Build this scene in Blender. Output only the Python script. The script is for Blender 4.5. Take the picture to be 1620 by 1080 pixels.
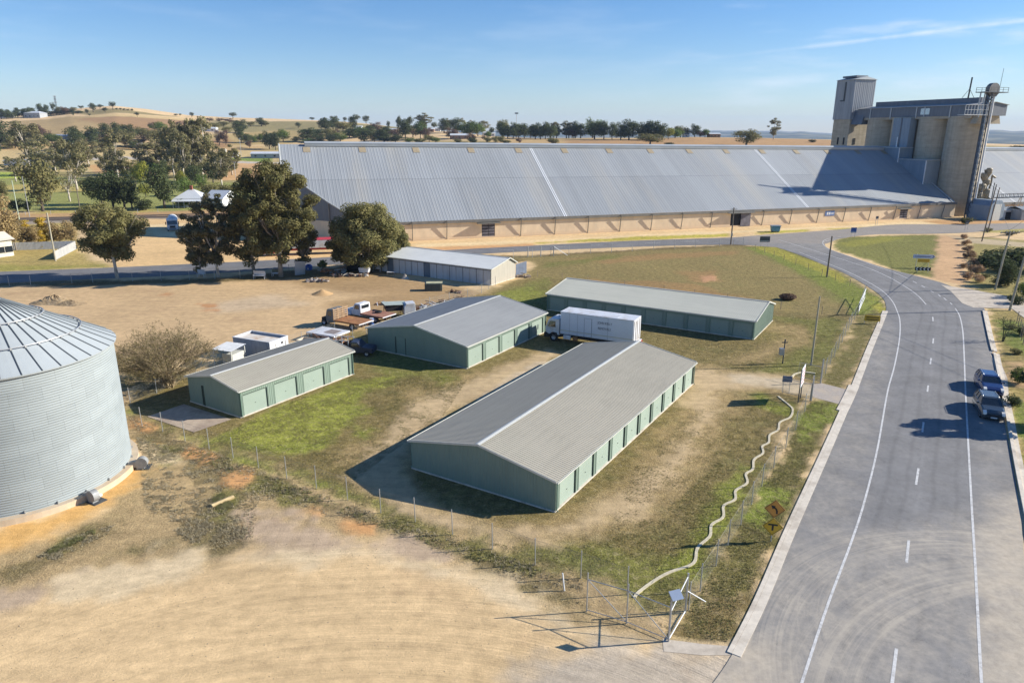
import bpy, bmesh, math, random
import numpy as np
from mathutils import Vector, Matrix
R = math.radians
PI = math.pi
random.seed(7)
rng = np.random.default_rng(11)
sc = bpy.context.scene
for o in list(bpy.data.objects):
    bpy.data.objects.remove(o)
col = sc.collection

# ------------------------------------------------------------------ camera
CAMH, FPX, PITCH, ROLL = 24.0, 1118.17, 0.288536, 0.0022768
cam_d = bpy.data.cameras.new('camera')
cam = bpy.data.objects.new('camera', cam_d)
col.objects.link(cam)
cam.matrix_world = Matrix.Translation((0, 0, CAMH)) @ Matrix.Rotation(PI/2 - PITCH, 4, 'X') @ Matrix.Rotation(ROLL, 4, 'Z')
cam_d.sensor_width = 36.0
cam_d.lens = FPX / 1620 * 36
cam_d.clip_start = 0.5
cam_d.clip_end = 60000
sc.camera = cam

# ------------------------------------------------------------------ sun, sky, exposure
SUN_EL, SUN_AZ = R(26), R(83.5)          # azimuth clockwise from +Y
EXPOSURE = 0.84
SKY = 0.066
SUNP = 5.0
sd = bpy.data.lights.new('sun', 'SUN')
sd.energy = SUNP
sd.angle = R(0.53)
sd.color = (1.0, 0.935, 0.82)
sun = bpy.data.objects.new('sun', sd)
sv = Vector((math.sin(SUN_AZ)*math.cos(SUN_EL), math.cos(SUN_AZ)*math.cos(SUN_EL), math.sin(SUN_EL)))
sun.rotation_euler = sv.to_track_quat('Z', 'Y').to_euler()
sun.location = (60, 40, 80)
col.objects.link(sun)
sc.view_settings.view_transform = 'Standard'
sc.view_settings.look = 'None'
sc.view_settings.gamma = 1
sc.view_settings.exposure = EXPOSURE
sc.view_settings.use_curve_mapping = False

def pxdir(px, py):
    X = (px-810)/FPX; Y = (py-540)/FPX
    c, s = math.cos(ROLL), math.sin(ROLL)
    X, Y = c*X+s*Y, -s*X+c*Y
    c, s = math.cos(PITCH), math.sin(PITCH)
    return Vector((X, c-Y*s, -s-Y*c))

world = bpy.data.worlds.new('World')
sc.world = world
world.use_nodes = True
wn, wl = world.node_tree.nodes, world.node_tree.links
bg = wn['Background']
sky = wn.new('ShaderNodeTexSky')
sky.sky_type = 'NISHITA'
sky.sun_disc = False
sky.sun_elevation = SUN_EL
sky.sun_rotation = SUN_AZ
sky.altitude = 300
sky.air_density = 1.0
sky.dust_density = 0.1
sky.ozone_density = 3.0
bg.inputs['Strength'].default_value = SKY
tc = wn.new('ShaderNodeTexCoord')
def wmath(op, a, b=None, c=None):
    n = wn.new('ShaderNodeMath'); n.operation = op
    for i, v in enumerate((a, b, c)):
        if v is None: continue
        if isinstance(v, (int, float)): n.inputs[i].default_value = v
        else: wl.new(v, n.inputs[i])
    return n.outputs[0]
def wdot(v):
    n = wn.new('ShaderNodeVectorMath'); n.operation = 'DOT_PRODUCT'
    wl.new(tc.outputs['Generated'], n.inputs[0]); n.inputs[1].default_value = v
    return n.outputs['Value']
def wrange(x, a, b, c=0.0, d=1.0, smooth=True):
    n = wn.new('ShaderNodeMapRange'); n.interpolation_type = 'SMOOTHSTEP' if smooth else 'LINEAR'
    wl.new(x, n.inputs[0])
    for i, v in enumerate((a, b, c, d)): n.inputs[i+1].default_value = v
    return n.outputs[0]
# the contrail: a thin band along a great circle, broken by noise
va, vb = pxdir(1100, 96).normalized(), pxdir(1620, 33).normalized()
nrm = va.cross(vb).normalized()
along = nrm.cross(va).normalized()
dn = wmath('ABSOLUTE', wdot(nrm))
da = wdot(along)
nz = wn.new('ShaderNodeTexNoise'); nz.inputs['Scale'].default_value = 26; nz.inputs['Detail'].default_value = 4
wl.new(tc.outputs['Generated'], nz.inputs['Vector'])
wid = wmath('MULTIPLY_ADD', nz.outputs['Fac'], 0.006, 0.0005)
band = wmath('SUBTRACT', 1.0, wmath('DIVIDE', dn, wid))
band = wmath('MULTIPLY', wmath('MAXIMUM', band, 0.0), wrange(da, -0.02, 0.25, 0.05, 1.0))
band = wmath('MULTIPLY', band, wrange(nz.outputs['Fac'], 0.3, 0.6, 0.3, 1.0))
# thin high cloud, stretched streaks, denser to the right and low
mp = wn.new('ShaderNodeMapping'); mp.inputs['Scale'].default_value = (2.2, 2.2, 13.0); mp.inputs['Rotation'].default_value = (R(8), R(-7), 0)
wl.new(tc.outputs['Generated'], mp.inputs['Vector'])
n2 = wn.new('ShaderNodeTexNoise'); n2.inputs['Scale'].default_value = 2.3; n2.inputs['Detail'].default_value = 6; n2.inputs['Roughness'].default_value = 0.55
wl.new(mp.outputs['Vector'], n2.inputs['Vector'])
cir = wrange(n2.outputs['Fac'], 0.50, 0.78)
side = wrange(wdot((1, 0, 0)), 0.10, 0.55, 0.15, 1.0)
cir = wmath('MULTIPLY', wmath('MULTIPLY', cir, side), 0.75)
tot = wmath('MINIMUM', wmath('ADD', wmath('MULTIPLY', band, 0.55), cir), 0.85)
mix = wn.new('ShaderNodeMix'); mix.data_type = 'RGBA'
wl.new(tot, mix.inputs['Factor'])
hs = wn.new('ShaderNodeHueSaturation'); hs.inputs['Saturation'].default_value = 1.28; hs.inputs['Value'].default_value = 1.10
wl.new(sky.outputs['Color'], hs.inputs['Color'])
tint = wn.new('ShaderNodeVectorMath'); tint.operation = 'MULTIPLY'; wl.new(hs.outputs['Color'], tint.inputs[0]); tint.inputs[1].default_value = (.93, .955, 1.12)
wl.new(tint.outputs[0], mix.inputs[6])
mix.inputs[7].default_value = (8.2, 8.9, 9.8, 1)
wl.new(mix.outputs[2], bg.inputs['Color'])

# ------------------------------------------------------------------ tags and builders
def tag(o, label=None, cat=None, group=None, kind=None):
    if label: o['label'] = label
    if cat: o['category'] = cat
    if group: o['group'] = group
    if kind: o['kind'] = kind
    return o
def empty(name, loc=(0, 0, 0), rz=0, label=None, cat=None, group=None, kind=None):
    o = bpy.data.objects.new(name, None); col.objects.link(o)
    o.location = loc; o.rotation_euler = (0, 0, rz); o.empty_display_size = 0.5
    return tag(o, label, cat, group, kind)
def children(o):
    return list(o.children)
def copy_tree(o, parent=None):
    c = o.copy(); col.objects.link(c); c.parent = parent
    for ch in children(o): copy_tree(ch, c)
    return c
class MB:
    """collects shapes; build() links them as one mesh object"""
    def __init__(s): s.v = []; s.f = []; s.m = []; s.mi = 0
    def add(s, vs, fs):
        b = len(s.v); s.v += [tuple(p) for p in vs]
        for f in fs: s.f.append(tuple(b+i for i in f)); s.m.append(s.mi)
        return s
    def box(s, c, d, rz=0, ry=0, rx=0):
        M = Matrix.Translation(c) @ Matrix.Rotation(rz, 4, 'Z') @ Matrix.Rotation(ry, 4, 'Y') @ Matrix.Rotation(rx, 4, 'X')
        vs = [M @ Vector((x*d[0]/2, y*d[1]/2, z*d[2]/2)) for x in (-1, 1) for y in (-1, 1) for z in (-1, 1)]
        return s.add(vs, [(0, 1, 3, 2), (4, 6, 7, 5), (0, 4, 5, 1), (2, 3, 7, 6), (0, 2, 6, 4), (1, 5, 7, 3)])
    def box2(s, a, b):
        return s.box([(a[i]+b[i])/2 for i in range(3)], [abs(b[i]-a[i]) for i in range(3)])
    def cyl(s, p, q, r0, r1=None, n=8, cap=True):
        r1 = r0 if r1 is None else r1
        p, q = Vector(p), Vector(q); d = (q-p).normalized()
        a = d.orthogonal().normalized(); b = d.cross(a)
        vs = []
        for (c, r) in ((p, r0), (q, r1)):
            for i in range(n):
                t = 2*PI*i/n; vs.append(c+a*(r*math.cos(t))+b*(r*math.sin(t)))
        fs = [(i, (i+1) % n, n+(i+1) % n, n+i) for i in range(n)]
        if cap: fs += [tuple(range(n-1, -1, -1)), tuple(range(n, 2*n))]
        return s.add(vs, fs)
    def tube(s, pts, r, n=6):
        pts = [Vector(p) for p in pts]
        rr = r if isinstance(r, (list, tuple)) else [r]*len(pts)
        vs = []
        up = Vector((0.13, 0.21, 1)).normalized()
        for i, p in enumerate(pts):
            d = (pts[min(i+1, len(pts)-1)]-pts[max(i-1, 0)]).normalized()
            a = d.cross(up)
            if a.length < 1e-3: a = d.orthogonal()
            a.normalize(); b = d.cross(a)
            for k in range(n):
                t = 2*PI*k/n; vs.append(p+a*(rr[i]*math.cos(t))+b*(rr[i]*math.sin(t)))
        fs = []
        for i in range(len(pts)-1):
            for k in range(n):
                fs.append((i*n+k, i*n+(k+1) % n, (i+1)*n+(k+1) % n, (i+1)*n+k))
        fs += [tuple(range(n-1, -1, -1)), tuple(range((len(pts)-1)*n, len(pts)*n))]
        return s.add(vs, fs)
    def prism(s, prof, o, ax, ay, az, L):
        """profile (a,b) in plane ax,ay from origin o, extruded L along az"""
        o, ax, ay, az = Vector(o), Vector(ax), Vector(ay), Vector(az)
        n = len(prof)
        vs = [o+ax*a+ay*b for a, b in prof]+[o+ax*a+ay*b+az*L for a, b in prof]
        fs = [(i, (i+1) % n, n+(i+1) % n, n+i) for i in range(n)]+[tuple(range(n-1, -1, -1)), tuple(range(n, 2*n))]
        return s.add(vs, fs)
    def lathe(s, prof, n=48, c=(0, 0, 0), a0=0, a1=2*PI):
        full = abs(a1-a0-2*PI) < 1e-6
        m = n if full else n+1
        vs = []
        for r, z in prof:
            for i in range(m):
                t = a0+(a1-a0)*i/n; vs.append((c[0]+r*math.cos(t), c[1]+r*math.sin(t), c[2]+z))
        fs = []
        for j in range(len(prof)-1):
            for i in range(n):
                k = (i+1) % m
                fs.append((j*m+i, j*m+k, (j+1)*m+k, (j+1)*m+i))
        return s.add(vs, fs)
    def quad(s, a, b, c, d): return s.add([a, b, c, d], [(0, 1, 2, 3)])
    def ribs(s, o, u, L, v, lo, hi, n, pitch=0.25, h=0.03, w=0.3, double=False):
        """ribbed sheet: ribs repeat along u, run along v from lo(t) to hi(t), raised along n"""
        o, u, v, n = Vector(o), Vector(u).normalized(), Vector(v).normalized(), Vector(n).normalized()
        lo = lo if callable(lo) else (lambda t, a=lo: a)
        hi = hi if callable(hi) else (lambda t, a=hi: a)
        ts = []
        k = max(1, round(L/pitch)); p = L/k
        for i in range(k):
            t = i*p
            ts += [(t, 0), (t+p*(1-w)*.5, 0), (t+p*(1-w)*.5+p*w*.25, 1), (t+p*(1-w)*.5+p*w*.75, 1), (t+p*(1-w)*.5+p*w, 0)]
        ts.append((L, 0))
        vs = []
        for t, q in ts:
            b = o+u*t+n*(h*q)
            vs += [b+v*lo(t), b+v*hi(t)]
        return s.add(vs, [(2*i, 2*i+2, 2*i+3, 2*i+1) for i in range(len(ts)-1)])
    def sphere(s, c, r, n=8, m=6, sq=(1, 1, 1)):
        vs = [(c[0], c[1], c[2]-r*sq[2])]
        for j in range(1, m):
            a = -PI/2+PI*j/m
            for i in range(n):
                t = 2*PI*i/n
                vs.append((c[0]+r*sq[0]*math.cos(a)*math.cos(t), c[1]+r*sq[1]*math.cos(a)*math.sin(t), c[2]+r*sq[2]*math.sin(a)))
        vs.append((c[0], c[1], c[2]+r*sq[2]))
        fs = [(0, 1+(i+1) % n, 1+i) for i in range(n)]
        for j in range(m-2):
            for i in range(n): fs.append((1+j*n+i, 1+j*n+(i+1) % n, 1+(j+1)*n+(i+1) % n, 1+(j+1)*n+i))
        e = len(vs)-1; b = 1+(m-2)*n
        fs += [(e, b+i, b+(i+1) % n) for i in range(n)]
        return s.add(vs, fs)
    def build(s, name, mats, parent=None, smooth=False, bevel=0):
        me = bpy.data.meshes.new(name)
        me.from_pydata([tuple(p) for p in s.v], [], s.f)
        if not isinstance(mats, (list, tuple)): mats = [mats]
        for m in mats: me.materials.append(m)
        if len(mats) > 1: me.polygons.foreach_set('material_index', s.m)
        if smooth: me.polygons.foreach_set('use_smooth', [True]*len(me.polygons))
        me.update()
        o = bpy.data.objects.new(name, me); col.objects.link(o); o.parent = parent
        if bevel:
            b = o.modifiers.new('bevel', 'BEVEL'); b.width = bevel; b.segments = 2; b.limit_method = 'ANGLE'; b.angle_limit = R(40)
        return o

# ------------------------------------------------------------------ materials
KLIT = 1.0
def lin(c): 
    c = c/255.0
    return c/12.92 if c <= 0.04045 else ((c+0.055)/1.055)**2.4
def rgb(r, g, b, k=1.0): return (lin(r)*k, lin(g)*k, lin(b)*k, 1)
class NT:
    def __init__(s, name):
        s.mat = bpy.data.materials.new(name); s.mat.use_nodes = True
        s.n, s.l = s.mat.node_tree.nodes, s.mat.node_tree.links
        s.b = s.n['Principled BSDF']; s.tc = s.n.new('ShaderNodeTexCoord')
    def put(s, v, sock):
        if v is None: return
        if hasattr(v, 'is_linked') or hasattr(v, 'links'): s.l.new(v, sock)
        else: sock.default_value = v
    def map(s, src='Object', scale=(1, 1, 1), rot=(0, 0, 0), loc=(0, 0, 0)):
        m = s.n.new('ShaderNodeMapping'); s.l.new(s.tc.outputs[src] if isinstance(src, str) else src, m.inputs['Vector'])
        m.inputs['Scale'].default_value = scale; m.inputs['Rotation'].default_value = rot; m.inputs['Location'].default_value = loc
        return m.outputs['Vector']
    def noise(s, vec, scale=1, detail=3, rough=.5, out='Fac', dist=0):
        n = s.n.new('ShaderNodeTexNoise'); s.l.new(vec, n.inputs['Vector'])
        n.inputs['Scale'].default_value = scale; n.inputs['Detail'].default_value = detail; n.inputs['Roughness'].default_value = rough; n.inputs['Distortion'].default_value = dist
        return n.outputs[out]
    def rng(s, x, a, b, c=0, d=1, smooth=False):
        n = s.n.new('ShaderNodeMapRange'); s.l.new(x, n.inputs[0])
        if smooth: n.interpolation_type = 'SMOOTHSTEP'
        for i, v in enumerate((a, b, c, d)): n.inputs[i+1].default_value = v
        return n.outputs[0]
    def mth(s, op, a, b=None, c=None):
        n = s.n.new('ShaderNodeMath'); n.operation = op
        for i, v in enumerate((a, b, c)):
            if v is not None: s.put(v, n.inputs[i])
        return n.outputs[0]
    def vm(s, op, a, b=None, out=0):
        n = s.n.new('ShaderNodeVectorMath'); n.operation = op
        s.put(a, n.inputs[0])
        if b is not None: s.put(b, n.inputs[1])
        return n.outputs[out]
    def mix(s, f, a, b, mode='MIX'):
        n = s.n.new('ShaderNodeMix'); n.data_type = 'RGBA'; n.blend_type = mode
        s.put(f, n.inputs[0]); s.put(a, n.inputs[6]); s.put(b, n.inputs[7])
        return n.outputs[2]
    def val(s, c, f):
        """scale a colour by a factor socket"""
        n = s.n.new('ShaderNodeVectorMath'); n.operation = 'SCALE'; s.put(c if not isinstance(c, tuple) else c[:3], n.inputs[0]); s.put(f, n.inputs['Scale'])
        return n.outputs[0]
    def bump(s, h, dist=.02, strength=1.0):
        n = s.n.new('ShaderNodeBump'); s.l.new(h, n.inputs['Height']); n.inputs['Distance'].default_value = dist; n.inputs['Strength'].default_value = strength
        s.l.new(n.outputs[0], s.b.inputs['Normal'])
    def fin(s, color=None, rough=.8, metal=0, spec=None):
        s.put(color, s.b.inputs['Base Color']); s.put(rough, s.b.inputs['Roughness']); s.put(metal, s.b.inputs['Metallic'])
        if spec is not None: s.b.inputs['Specular IOR Level'].default_value = spec
        return s.mat
def M_plain(name, c, rough=.7, metal=0, var=.25, scale=1.2, spec=.4, dirt=None, dscale=.5):
    t = NT(name)
    n1 = t.noise(t.map(), scale, 5, .6)
    cc = t.val(c, t.rng(n1, .25, .75, 1-var, 1+var))
    if dirt:
        d = t.rng(t.noise(t.map(loc=(5, 3, 1)), dscale, 6, .65), .48, .68, 0, .75)
        cc = t.mix(d, cc, dirt)
    return t.fin(cc, rough, metal, spec)
# ------------------------------------------------------------------ terrain: flat town, hills rising behind it
def elev(py):                       # tangent of elevation for a skyline row (roll ignored)
    d = pxdir(810, py); return d.z/d.y
def az_of(px, py=205):
    d = pxdir(px, py); return math.atan2(d.x, d.y)
SKYL = [(-700, 195, 1250), (-300, 192, 1250), (0, 189, 1250), (80, 184, 1250), (115, 180, 1250), (150, 177, 1280), (185, 174.5, 1300), (235, 178, 1300), (300, 186, 1250), (370, 189, 1250), (430, 190, 1250),
        (500, 192, 1200), (560, 195, 1150), (620, 201, 1050), (700, 208, 900), (780, 216, 800), (850, 219, 740), (950, 218, 720), (1030, 218, 720), (1100, 216, 720),
        (1200, 217, 730), (1320, 219, 760), (1450, 221, 800), (1620, 224, 820), (2000, 226, 850)]
_az = np.array([az_of(a) for a, b, c in SKYL]); _zc = np.array([CAMH+elev(b)*c for a, b, c in SKYL]); _dc = np.array([c for a, b, c in SKYL], float)
_d0 = np.interp(_az, [az_of(0), az_of(450), az_of(800), az_of(1300)], [520, 480, 330, 330])
def sstep(t): t = np.clip(t, 0, 1); return t*t*(3-2*t)
def hz(x, y):
    x = np.asarray(x, float); y = np.asarray(y, float)
    d = np.hypot(x, y); az = np.arctan2(x, y)
    zc = np.interp(az, _az, _zc); dc = np.interp(az, _az, _dc); d0 = np.interp(az, _az, _d0)
    t = np.clip((d-d0)/(dc-d0), 0, 1)
    up = zc*(sstep(t)*.55+.45*np.sin(t*PI/2)**1.3)
    dn = zc+(-22-zc)*sstep((d-dc)/(dc*1.1))
    base = np.where(d < dc, up, dn)
    far = sstep((d-4800)/3800)*(46+9*np.sin(az*23+1)+7*np.sin(az*57)+4*np.sin(az*131+2)+3*np.sin(az*240))
    far2 = 12*np.sin(x/900+1)*np.sin(y/1100)*sstep((d-2500)/1500)
    wob = (1.6*np.sin(x/83+.5)*np.sin(y/97+1)+.8*np.sin(x/37)*np.sin(y/41))*sstep((d-d0-60)/260)*sstep((dc-d)/200)
    z = base+far+far2+wob
    front = (y > 60) & (np.abs(az) < 1.2)
    return np.where(front & (d > 300), z, 0.0)
def G(px, py, z=0.0):
    d = pxdir(px, py); t = (z-CAMH)/d.z
    return Vector((d.x*t, d.y*t, z))
def T(px, py):
    """point of the terrain seen at a pixel"""
    d = pxdir(px, py)
    if d.z < 0:
        p = G(px, py)
        if math.hypot(p.x, p.y) < 325: return p
    ts = np.concatenate([np.arange(280, 1500, 4.0), np.arange(1500, 12000, 25.0)])
    x, y, z = d.x*ts, d.y*ts, CAMH+d.z*ts
    k = np.nonzero(z <= hz(x, y))[0]
    azp = math.atan2(d.x, d.y); dc = float(np.interp(azp, _az, _dc)); hd = math.hypot(d.x, d.y)
    t = ts[k[0]] if len(k) else 1e9
    if t*hd > dc:                      # beyond the crest: stand it on the crest instead
        t = dc*.985/hd; return Vector((d.x*t, d.y*t, float(hz(d.x*t, d.y*t))))
    return Vector((d.x*t, d.y*t, float(hz(d.x*t, d.y*t))))
def depth(p):
    return p.y*math.cos(PITCH)-(p.z-CAMH)*math.sin(PITCH)
def m_per_px(p): return depth(p)/FPX

def polyW(pts, near=True):
    out = []
    for a in pts:
        p = T(*a)
        if p is None: p = G(a[0], max(a[1], 214))
        out.append((p.x, p.y))
    return out
def sdist(P, x, y, closed=True):
    """signed distance (positive inside) of points to polygon"""
    n = len(P); d2 = np.full(x.shape, 1e18); ins = np.zeros(x.shape, bool)
    for i in range(n if closed else n-1):
        ax, ay = P[i]; bx, by = P[(i+1) % n]
        ex, ey = bx-ax, by-ay
        wx, wy = x-ax, y-ay
        t = np.clip((wx*ex+wy*ey)/(ex*ex+ey*ey+1e-12), 0, 1)
        d2 = np.minimum(d2, (wx-ex*t)**2+(wy-ey*t)**2)
        if closed:
            c = ((ay <= y) != (by <= y)) & (x < ex*(y-ay)/((ey) if ey != 0 else 1e-12)+ax)
            ins ^= c
    d = np.sqrt(d2)
    return np.where(ins, d, -d) if closed else -d

def catmull(pts, n=8):
    P = [np.array(p, float) for p in pts]; out = []
    for i in range(len(P)-1):
        p0 = P[max(i-1, 0)]; p1 = P[i]; p2 = P[i+1]; p3 = P[min(i+2, len(P)-1)]
        for k in range(n):
            t = k/n
            out.append(.5*((2*p1)+(-p0+p2)*t+(2*p0-5*p1+4*p2-p3)*t*t+(-p0+3*p1-3*p2+p3)*t**3))
    out.append(P[-1]); return out
def resample(pts, n):
    P = np.array([tuple(p)[:2] for p in pts], float); s = np.r_[0, np.cumsum(np.hypot(*np.diff(P, axis=0).T))]
    q = np.linspace(0, s[-1], n); return np.c_[np.interp(q, s, P[:, 0]), np.interp(q, s, P[:, 1])]
def pathW(px, n=None, sm=8):
    w = [tuple(G(*p))[:2] for p in px]; w = catmull(w, sm)
    return resample(w, n) if n else np.array(w)

# ------------------------------------------------------------------ the ground sheet
def lattice(x, y, s, seed):
    """cheap smooth value noise 0..1"""
    r = np.random.default_rng(seed).random((256, 256))
    u, v = x/s, y/s; i, j = np.floor(u).astype(int), np.floor(v).astype(int); fu, fv = sstep(u-i), sstep(v-j)
    g = lambda a, b: r[a % 256, b % 256]
    return (g(i, j)*(1-fu)+g(i+1, j)*fu)*(1-fv)+(g(i, j+1)*(1-fu)+g(i+1, j+1)*fu)*fv
def fbm(x, y, s, seed, o=4):
    t = 0; a = 1; tot = 0
    for k in range(o): t = t+a*lattice(x+17.3*k, y-9.1*k, s/2**k, seed+k); tot += a; a *= .55
    return t/tot

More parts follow.
